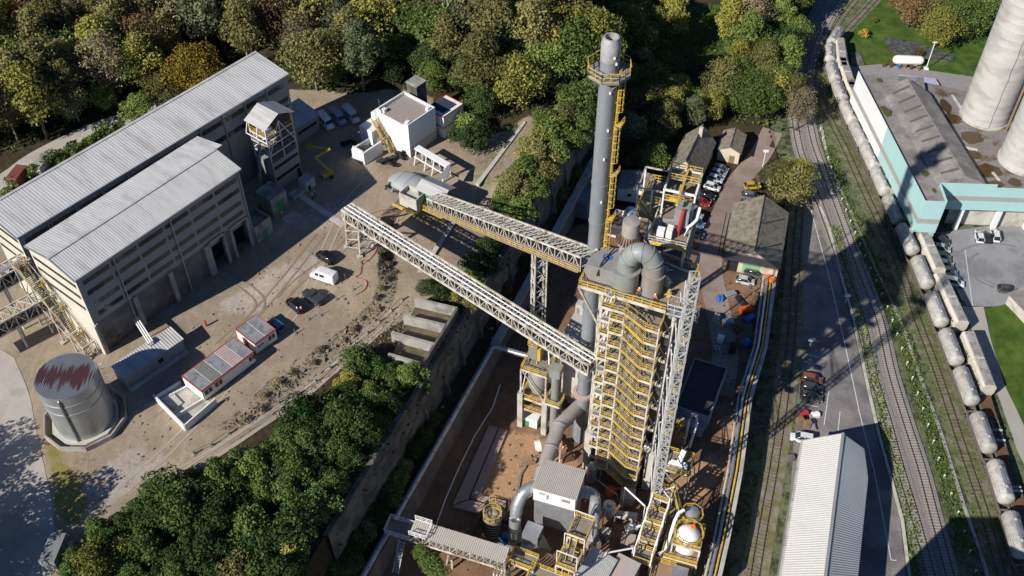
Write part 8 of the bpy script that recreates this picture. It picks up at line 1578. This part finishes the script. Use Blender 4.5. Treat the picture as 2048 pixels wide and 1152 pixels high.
for i, (px, py, mt, nm) in enumerate(((1768, 133, RUST, 'rusty'), (1781, 134, RUST, 'brown'), (1797, 136, BLUE, 'blue'), (1808, 136, WOOD, 'tan'), (1822, 138, RUST, 'dark red'), (1836, 140, WOOD, 'pale tan'))): c = A(px, py, DP); m = MB(); m.cb((*c, DP), 1.0, .7, .5, i); m.bar((c[0]-.5, c[1], DP+.8), (c[0]+.5, c[1], DP+1.0), .4); tag(m.build('skip', mt), nm+' scrap skip in the row at the lawn edge below the gas tank', 'skip')
# signs, poles
for lab, px, py, z0, h in (('thin pole with lamp beside the lane bend', 1525, 333, -3.4, 5), ('signal post with white board beside the overgrown track', 1620, 692, DP, 2.2), ('short signal post on the double line near the road end', 1690, 606, DP, 2.5)): c = A3(px, py, z0); m = MB(); m.bar(c, c+Vector((0, 0, h)), .16); m.cb((c.x, c.y, c.z+h-.5), 1.3, .3, .6); tag(m.build('post', WPAINT), lab, 'post')
# pallets and boxes on the depot road
for lab, px, py, mt, kind in (('red plastic crate on the depot road', 1607, 829, RED, 'box'), ('white plastic crate on the depot road', 1630, 832, WPAINT, 'box'), ('brown carton stack nearest the track fence', 1597, 846, WOOD, 'stack'), ('brown carton stack beside the pipe rack on the depot road', 1612, 852, WOOD, 'stack'), ('bundle of grey drain pipes on the depot road', 1623, 846, TRIM, 'pipes'), ('open rubble bin beside the warehouse corner', 1580, 918, CONCD, 'box')):
    c = A(px, py, DP); m = MB()
    if kind == 'box': m.cb((*c, DP), 1.5, 1.1, .7, .2); m.cb((*c, DP+.7), 1.7, .3, .15, .2)
    elif kind == 'stack':
        for k in range(3): m.cb((c[0]+.1*k, c[1], DP+.5*k), 1.2, 1.0, .46, .1*k)
    else:
        for k in range(5): m.tube((c[0]+.3*(k % 3), c[1]-1.8, DP+.2+.3*(k//3)), (c[0]+.3*(k % 3), c[1]+1.8, DP+.2+.3*(k//3)), .15, 8)
    tag(m.build('pallet_goods', mt), lab, 'goods')
# ---------------------------------------------------------------- vehicles
TYRE = M('tyre rubber', (.02, .02, .02), .8, obj=True); LAMP = M('headlamp glass', (.55, .55, .5), .15, obj=True); TAIL = M('tail lamp', (.35, .02, .02), .3, obj=True)
def loft(m, secs, n=10):     # secs: (x, half width low, half width high, z low, z high)
    vs, fs = [], []
    for x, wl, wh, z0, z1 in secs:
        hm = z0+(z1-z0)*.6; vs += [(x, -wl, z0), (x, -wl*1.0, hm), (x, -wh, z1-.04), (x, -wh*.86, z1), (x, wh*.86, z1), (x, wh, z1-.04), (x, wl, hm), (x, wl, z0)]
    k = 8
    for i in range(len(secs)-1): fs += [(i*k+j, i*k+(j+1) % k, (i+1)*k+(j+1) % k, (i+1)*k+j)[::-1] for j in range(k)]
    fs += [tuple(range(k)), tuple(range((len(secs)-1)*k, len(secs)*k))[::-1]]; return m.add(vs, fs)
def car(lab, px, py, z, hd, col, kind='hatch', group=None, s=1.):
    """px,py centre on the ground; hd = (px,py) towards which the nose points"""
    c = A(px, py, z); q = A(px+hd[0], py+hd[1], z); rz = math.atan2(q[1]-c[1], q[0]-c[0]); t = thing('van' if kind == 'van' else 'pickup' if kind == 'pickup' else 'parked_car', lab, 'van' if kind == 'van' else 'pickup' if kind == 'pickup' else 'car', (0, 0, 0), group)
    pm = M('car paint %.2f %.2f %.2f' % col, col, .25, .2, var=.04, obj=True, spec=.6); w = .9; m = MB()
    if kind == 'van':
        loft(m, [(-2.7, .88, .8, .35, 2.25), (-2.6, .98, .88, .3, 2.4), (.9, .98, .88, .3, 2.45), (1.35, .98, .84, .3, 2.25), (2.0, .97, .75, .3, 1.35), (2.6, .92, .8, .35, 1.05), (2.72, .82, .7, .45, .8)]); m.build('body', pm, t, True)
        m = MB(); m.add([(1.40, -.80, 2.17), (1.40, .80, 2.17), (1.99, .78, 1.42), (1.99, -.78, 1.42)], [(0, 3, 2, 1)]); m.build('windscreen', GLASS, t)
        for sy in (-1, 1): m = MB(); m.bx(.55, 1.3, sy*.955-.03, sy*.955+.03, 1.35, 2.0); m.bx(-.7, .3, sy*.955-.03, sy*.955+.03, 1.4, 2.0); m.build('side_window', GLASS, t)
        for x in (-1.5, -.3): m = MB(); m.bx(x, x+.9, -.7, .7, 2.41, 2.46); m.build('roof_rib', pm, t)
        wb, ln = 1.75, 2.7
    else:
        L2 = {'hatch': 2.0, 'suv': 2.25, 'sedan': 2.25, 'pickup': 2.55}[kind]; zh = {'hatch': .88, 'suv': 1.0, 'sedan': .85, 'pickup': 1.0}[kind]; zt = {'hatch': 1.48, 'suv': 1.72, 'sedan': 1.42, 'pickup': 1.75}[kind]
        loft(m, [(-L2, .74, .66, .4, zh-.15), (-L2+.15, .86, .78, .28, zh), (-L2*.5, .9, .84, .22, zh+.03), (L2*.3, .9, .84, .22, zh), (L2*.72, .88, .76, .25, zh-.1), (L2-.12, .8, .68, .3, zh-.22), (L2, .68, .6, .4, zh-.35)]); m.build('body', pm, t, True)
        xr0, xr1 = {'hatch': (-1.75, .55), 'suv': (-2.05, .7), 'sedan': (-1.35, .6), 'pickup': (-.6, .75)}[kind]; g = MB(); loft(g, [(xr0-.25, .80, .70, zh-.02, zh+.05), (xr0+.25, .83, .66, zh-.02, zt-.02), (-.2, .84, .68, zh-.02, zt), (xr1-.2, .83, .66, zh-.02, zt-.04), (xr1+.65, .80, .7, zh-.05, zh+.02)]); g.build('cabin_glass', GLASS, t, True)
        r = MB(); r.add([(xr0+.22, -.6, zt+.005), (xr0+.22, .6, zt+.005), (-.2, .64, zt+.02), (-.2, -.64, zt+.02), (xr1-.2, .6, zt-.01), (xr1-.2, -.6, zt-.01)], [(0, 3, 2, 1), (3, 5, 4, 2)]); r.build('roof', pm, t)
        if kind == 'pickup': b = MB(); b.bx(-2.45, -.75, -.88, .88, 1.0, 1.55); b.build('canopy', pm, t)
        for sy in (-1, 1): b = MB(); b.bar((xr0+.3, sy*.69, zt-.05), (xr0-.2, sy*.8, zh), .09); b.bar((-.35, sy*.70, zt-.03), (-.4, sy*.84, zh), .08); b.bar((xr1-.2, sy*.68, zt-.06), (xr1+.6, sy*.8, zh), .07); b.build('pillar', pm, t); b = MB(); b.bx(.55, .75, sy*1.0-.1, sy*1.0+.1, zh, zh+.18); b.build('mirror', pm, t)
        wb, ln = L2*.62, L2
    for x in (-wb, wb):
        for sy in (-1, 1): m = MB(); m.tube((x, sy*.86-.11, .33), (x, sy*.86+.11, .33), .34, 14); wl = m.build('wheel', TYRE, t); m = MB(); m.tube((x, sy*.98-.01, .33), (x, sy*.98+.01, .33), .2, 8); m.build('rim', GALV, wl)
    zl = .62
    for sy in (-1, 1): m = MB(); m.cb((ln-.16, sy*.62, zl), .14, .34, .16, -sy*.3); m.build('headlight', LAMP, t); m = MB(); m.cb((-ln+.10, sy*.66, zl+.12), .12, .26, .22); m.build('tail_light', TAIL, t)
    place(t, (c[0], c[1], z+.03), rz, s); return t
W_, K_, G_, S_ = (.78, .79, .80), (.012, .013, .015), (.06, .065, .075), (.30, .31, .32)
car('white panel van parked alone on the sunlit yard', 649, 558, T, (-26, -9), W_, 'van')
car('black off road car parked at the far end of the yard row', 652, 519, T, (-14, -9), K_, 'suv'); car('dark grey pickup with canopy between black car and white van', 627, 598, T, (-20, -14), G_, 'pickup'); car('black car with a worker in orange behind it', 592, 615, T, (-17, -14), K_, 'suv'); car('bright blue hatchback in the shade of the shorter cabin', 553, 655, T, (-18, -13), (.06, .22, .42), 'hatch')
car('white van with sunlit bonnet in the shade near the white block', 652, 250, T, (9, 9), W_, 'van'); car('blue grey van beside the white van in the hall shade', 677, 241, T, (9, 9), (.30, .36, .42), 'van'); car('white van nearest the ramp in the shade', 703, 237, T, (9, 9), (.6, .62, .63), 'van')
for lab, px, py, col, kd in (('white hatchback nearest the tiled house wall', 1424, 377, W_, 'hatch'), ('pale car behind the white hatchback by the tiled house', 1430, 361, (.55, .58, .62), 'hatch'), ('silver blue car third from the lane by the tiled house', 1436, 350, (.32, .38, .45), 'hatch'), ('dark blue car farthest back by the outbuilding', 1441, 341, (.10, .14, .2), 'hatch'), ('black car beside the red car', 1414, 395, K_, 'hatch'), ('shiny red car at the edge of the tower shade', 1402, 407, (.42, .02, .025), 'sedan'), ('silver car in shade, next below the red car', 1389, 433, (.34, .42, .5), 'hatch'), ('blue car in shade, two places below the red car', 1392, 450, (.10, .20, .34), 'hatch'), ('dark car in shade, last of the row by the tower', 1390, 472, (.03, .035, .04), 'hatch')):
    car(lab, px, py, gz(*A(px, py, -1)) if py < 420 else 0., (16, 5), col, kd)
car('yellow car on the far side of the lane', 1504, 375, -1.9, (16, -1), (.62, .42, .02), 'hatch'); car('grey car half under the trees behind the tiled shed', 1501, 397, -1.2, (16, 3), (.16, .17, .18), 'suv'); car('silver white car in front of the green shed door', 1490, 565, 0, (16, 3), (.6, .6, .58), 'hatch'); car('olive grey jeep right against the green shed door', 1508, 551, 0, (14, 4), (.12, .12, .10), 'suv')
car('copper brown car, first of three on the depot road', 1622, 762, DP, (20, 4), (.28, .09, .03), 'suv'); car('dark green grey car, middle of three on the depot road', 1622, 780, DP, (20, 4), (.06, .075, .075), 'suv'); car('dark grey car, last of three on the depot road', 1621, 798, DP, (20, 4), (.07, .075, .08), 'suv'); car('white car peeping out beside the warehouse gable', 1603, 880, DP, (-16, -3), W_, 'suv')
for i, (px, py, col, nm) in enumerate(((1878, 484, (.05, .055, .06), 'dark grey car next to the corner stilts'), (1882, 500, (.45, .46, .47), 'silver car, second from the corner stilts'), (1880, 517, (.13, .14, .13), 'grey green car, third from the corner stilts'), (1888, 531, (.42, .43, .45), 'silver car in the middle of the row'), (1893, 547, (.20, .21, .22), 'mid grey car beside the wagon joint'), (1897, 559, (.04, .045, .03), 'dark olive car, last but one of the row'), (1906, 568, W_, 'white car closing the row beside the wagons'))): car(nm+' by the hopper wagons', px, py, DP, (14, 3), col, 'hatch' if i % 2 else 'suv')
car('white car left of the dark car in front of the garages', 1957, 477, DP, (-3, -13), W_, 'hatch'); car('black car between two white cars by the garages', 1972, 478, DP, (-2, -13), K_, 'hatch'); car('white car right of the dark car in front of the garages', 1988, 474, DP, (-3, -13), W_, 'suv'); car('dark grey car beside the depot hut', 2012, 583, DP, (14, 2), (.08, .085, .09), 'hatch')
# boom lift with folded yellow arm
c = A3(656, 352, T); t = thing('boom_lift', 'yellow boom lift with folded arm in the hall shade', 'boom lift', c); m = MB(); m.cb((c.x, c.y, T+.35), 2.6, 1.7, .8, .5); m.build('chassis', YEL, t)
for dx, dy in ((-.9, -.8), (.9, -.8), (-.9, .8), (.9, .8)): m = MB(); m.tube((c.x+dx, c.y+dy-.15, T+.4), (c.x+dx, c.y+dy+.15, T+.4), .4, 12); m.build('wheel', BLACK, t)
m = MB(); m.bar(c+Vector((.4, .2, 1.2)), c+Vector((-2.6, 2.2, 3.2)), .45); m.bar(c+Vector((-2.6, 2.2, 3.3)), c+Vector((.6, 3.4, 4.6)), .4); m.bar(c+Vector((.6, 3.4, 4.7)), c+Vector((-3.6, 4.6, 4.2)), .34); m.build('boom_arm', YEL, t); m = MB(); m.cb(tuple(c+Vector((-4.1, 4.8, 3.6))), 1.4, .9, .15); m.rail([c+Vector((-4.8, 4.3, 3.7)), c+Vector((-3.4, 4.3, 3.7)), c+Vector((-3.4, 5.3, 3.7)), c+Vector((-4.8, 5.3, 3.7))], 1.0, .07, .8, True); m.build('work_basket', YEL, t)
# tyre heaps and scrap near the white block
for i, (px, py) in enumerate(((690, 293), (704, 288), (770, 330), (778, 322), (790, 318), (798, 312), (806, 318), (784, 334), (722, 300), (735, 312), (748, 300), (812, 306), (760, 325))):
    c = A3(px, py, T); m = MB(); k = 18; r = .75 if i < 9 else .6; vs = []; zc_ = T+.3+.35*(i % 3); ang = random.uniform(0, 3); tl = random.uniform(.2, 1.2)
    ax_ = Vector((math.cos(ang)*math.sin(tl), math.sin(ang)*math.sin(tl), math.cos(tl))); e1 = ax_.orthogonal().normalized(); e2 = ax_.cross(e1)
    cc = Vector((c.x, c.y, T+.35+r*math.sin(tl)*.8)); m.path([cc+(e1*math.cos(2*math.pi*j/k)+e2*math.sin(2*math.pi*j/k))*r for j in range(k+1)], .3, 8); tag(m.build('tyre', BLACK, None, True), 'big black scrap tyre lying in the heaps before the white block', 'tyre', 'scrap tyres before the white block')
for i, (px, py, mt) in enumerate(((775, 375, BLACK), (785, 382, GALV), (795, 385, RUST), (803, 378, TRIM), (780, 368, TRIM), (808, 388, RED), (725, 318, GREEN), (715, 312, TRIM), (742, 290, GREEN))):
    c = A(px, py, T); m = MB()
    for k in range(4): m.bar((c[0]+random.uniform(-1, 1), c[1]+random.uniform(-.8, .8), T+.1), (c[0]+random.uniform(-1, 1), c[1]+random.uniform(-.8, .8), T+random.uniform(.4, 1.0)), .22)
    m.cb((*c, T), .9, .6, .5, i); near = 'below the white block' if py < 330 else 'beside the grey cover'
    tag(m.build('scrap_part', mt), {BLACK: 'black', GALV: 'bright', RUST: 'rusty', TRIM: 'grey', RED: 'red', GREEN: 'green'}[mt]+' scrap machine part '+near, 'scrap', 'scrap parts '+near)
# red marker post with long shadow, dry brush heap beside the cabins, big red bag by the tiled shed
c = A3(413, 652, T); m = MB(); m.bx(c.x-.15, c.x+.15, c.y-.15, c.y+.15, T, T+1.5); tag(m.build('marker_post', RED), 'red marker post standing alone on the sunlit yard', 'post')
c = A3(1538, 566, 0); m = MB()
for k in range(5): m.cb((c.x+random.uniform(-.5, .5), c.y+random.uniform(-.8, .8), .35*k), 1.2, 1.0, .5, k)
tag(m.build('orange_bags', ORANGE), 'heap of orange bags at the corner of the tiled shed', 'bags')
# ---------------------------------------------------------------- people at work
def skin(name, verts, edges, rad, mat, par, sub=1):
    me = bpy.data.meshes.new(name); me.from_pydata(verts, edges, []); o = bpy.data.objects.new(name, me); COL.objects.link(o)
    md = o.modifiers.new('s', 'SKIN')
    if not me.skin_vertices: me.attributes
    for i, r in enumerate(rad): me.skin_vertices[0].data[i].radius = (r, r)
    me.skin_vertices[0].data[0].use_root = True
    sb = o.modifiers.new('u', 'SUBSURF'); sb.levels = sub; sb.render_levels = sub
    dg = bpy.context.evaluated_depsgraph_get(); ev = bpy.data.meshes.new_from_object(o.evaluated_get(dg)); ev.name = name; bpy.data.objects.remove(o); ev.materials.clear(); ev.materials.append(mat); ev.polygons.foreach_set('use_smooth', [True]*len(ev.polygons))
    o = bpy.data.objects.new(name, ev); COL.objects.link(o); o.parent = par; return o
def figure(vest, trous, helm):
    t = thing('person', '', 'person'); V = [(0, 0, .95), (0, 0, 1.15), (0, .01, 1.42), (0, .02, 1.54), (0, .03, 1.66), (.19, .01, 1.42), (.27, .06, 1.16), (.24, .22, .98), (-.19, .01, 1.42), (-.27, .02, 1.15), (-.28, .12, .92), (.10, 0, .90), (.12, .05, .5), (.12, -.04, .08), (.12, .10, .04), (-.10, 0, .90), (-.12, -.02, .5), (-.13, -.12, .08), (-.13, .02, .04)]
    E_ = [(0, 1), (1, 2), (2, 3), (3, 4), (2, 5), (5, 6), (6, 7), (2, 8), (8, 9), (9, 10), (0, 11), (11, 12), (12, 13), (13, 14), (0, 15), (15, 16), (16, 17), (17, 18)]; r = [.13, .14, .15, .06, .11, .07, .055, .04, .07, .055, .04, .09, .07, .05, .045, .09, .07, .05, .045]
    skin('body', V, E_, r, SKIN, t)
    skin('jacket', [V[0], V[1], V[2], V[5], V[6], (.25, .18, 1.02), V[8], V[9], (-.28, .1, .97)], [(0, 1), (1, 2), (2, 3), (3, 4), (4, 5), (2, 6), (6, 7), (7, 8)], [.155, .165, .18, .1, .085, .065, .1, .085, .065], vest, t)
    skin('trousers', [(0, 0, .95), V[11], V[12], (.12, -.03, .12), V[15], V[16], (-.13, -.11, .12)], [(0, 1), (1, 2), (2, 3), (0, 4), (4, 5), (5, 6)], [.15, .105, .085, .07, .105, .085, .07], trous, t)
    m = MB(); m.lathe((0, .03, 1.68), [(.145, 0), (.14, .05), (.10, .11), (.01, .135)], 12); m.build('helmet', helm, t, True); return t
pa, pb, pc = figure(ORANGE, NAVY, WPAINT), figure(LIME, NAVY, WPAINT), figure(ORANGE, ORANGE, WPAINT); kd = KIDS(); used = set()
for proto, lab, px, py, z, a in ((pc, 'worker in full orange leaning behind the black car', 604, 627, T, .5), (pa, 'worker in orange jacket standing in the shade by the concrete box', 631, 394, T, 2.), (pa, 'second worker in orange beside the first in the hall shade', 626, 400, T, 1.), (pc, 'worker in orange by the green door of the concrete box house', 566, 437, T, 0), (pa, 'worker in orange crouched on the top deck between the shaft tops', 1277, 592, DZ, 0), (pc, 'worker in orange beside the bent duct on the top deck', 1284, 585, DZ, 1.5), (pa, 'worker in orange at the right corner of the top deck', 1309, 604, DZ, 2.5), (pb, 'worker in yellow green vest below the concrete hopper', 823, 416, T, 0), (pb, 'worker in yellow green vest under the transfer house', 851, 417, T, 1), (pb, 'worker in pale vest between the two others at the transfer house', 836, 414, T, 2), (pa, 'worker in orange on the ground beside the concrete pillar', 1126, 905, 0, 1), (pc, 'worker in orange at the foot of the tall duct', 1170, 1012, 0, 1)):
    loc = A3(px, py, z)
    if proto.name in used: o = dup(proto, loc, a, kids=kd)
    else: o = place(proto, loc, a); used.add(proto.name)
    tag(o, lab, None)
# ---------------------------------------------------------------- camera, daylight
cam = bpy.data.cameras.new('camera'); co = bpy.data.objects.new('camera', cam); COL.objects.link(co); SC.camera = co
cam.sensor_width = 36; cam.lens = 36*FPX/2048; cam.clip_start = 1; cam.clip_end = 6000
co.location = (0, 0, CH); co.rotation_euler = (R(90)-PITCH, 0, 0)
AZ, EL = 49.5, 33.5          # shadows run towards this bearing; sun height
w = bpy.data.worlds.new('World'); SC.world = w; w.use_nodes = True; nt = w.node_tree
sk = nt.nodes.new('ShaderNodeTexSky'); sk.sky_type = 'NISHITA'; sk.sun_disc = False; sk.sun_elevation = R(EL); sk.sun_rotation = R(AZ+180)
sk.air_density = 1.1; sk.dust_density = .4; sk.ozone_density = 4.
bg = nt.nodes['Background']; bg.inputs[1].default_value = .05; tn = nt.nodes.new('ShaderNodeMix'); tn.data_type = 'RGBA'; tn.blend_type = 'MULTIPLY'; tn.inputs[0].default_value = 1; tn.inputs[7].default_value = (.56, .80, 1.08, 1); nt.links.new(sk.outputs[0], tn.inputs[6]); nt.links.new(tn.outputs[2], bg.inputs[0])
sl = bpy.data.lights.new('sun', 'SUN'); so = bpy.data.objects.new('sun', sl); COL.objects.link(so); sl.energy = 5.; sl.angle = R(.5); sl.color = (1., .945, .86)
sd = Vector((math.sin(R(AZ))*math.cos(R(EL)), math.cos(R(AZ))*math.cos(R(EL)), -math.sin(R(EL))))
so.rotation_euler = sd.to_track_quat('-Z', 'Y').to_euler(); so.location = (-200, -200, 250)
vs = SC.view_settings; vs.view_transform = 'Standard'; vs.look = 'None'; vs.exposure = .32; vs.gamma = 1; vs.use_curve_mapping = False
SC.cycles.max_bounces = 6; SC.cycles.diffuse_bounces = 3; SC.cycles.transparent_max_bounces = 4
SC.cycles.use_denoising = True
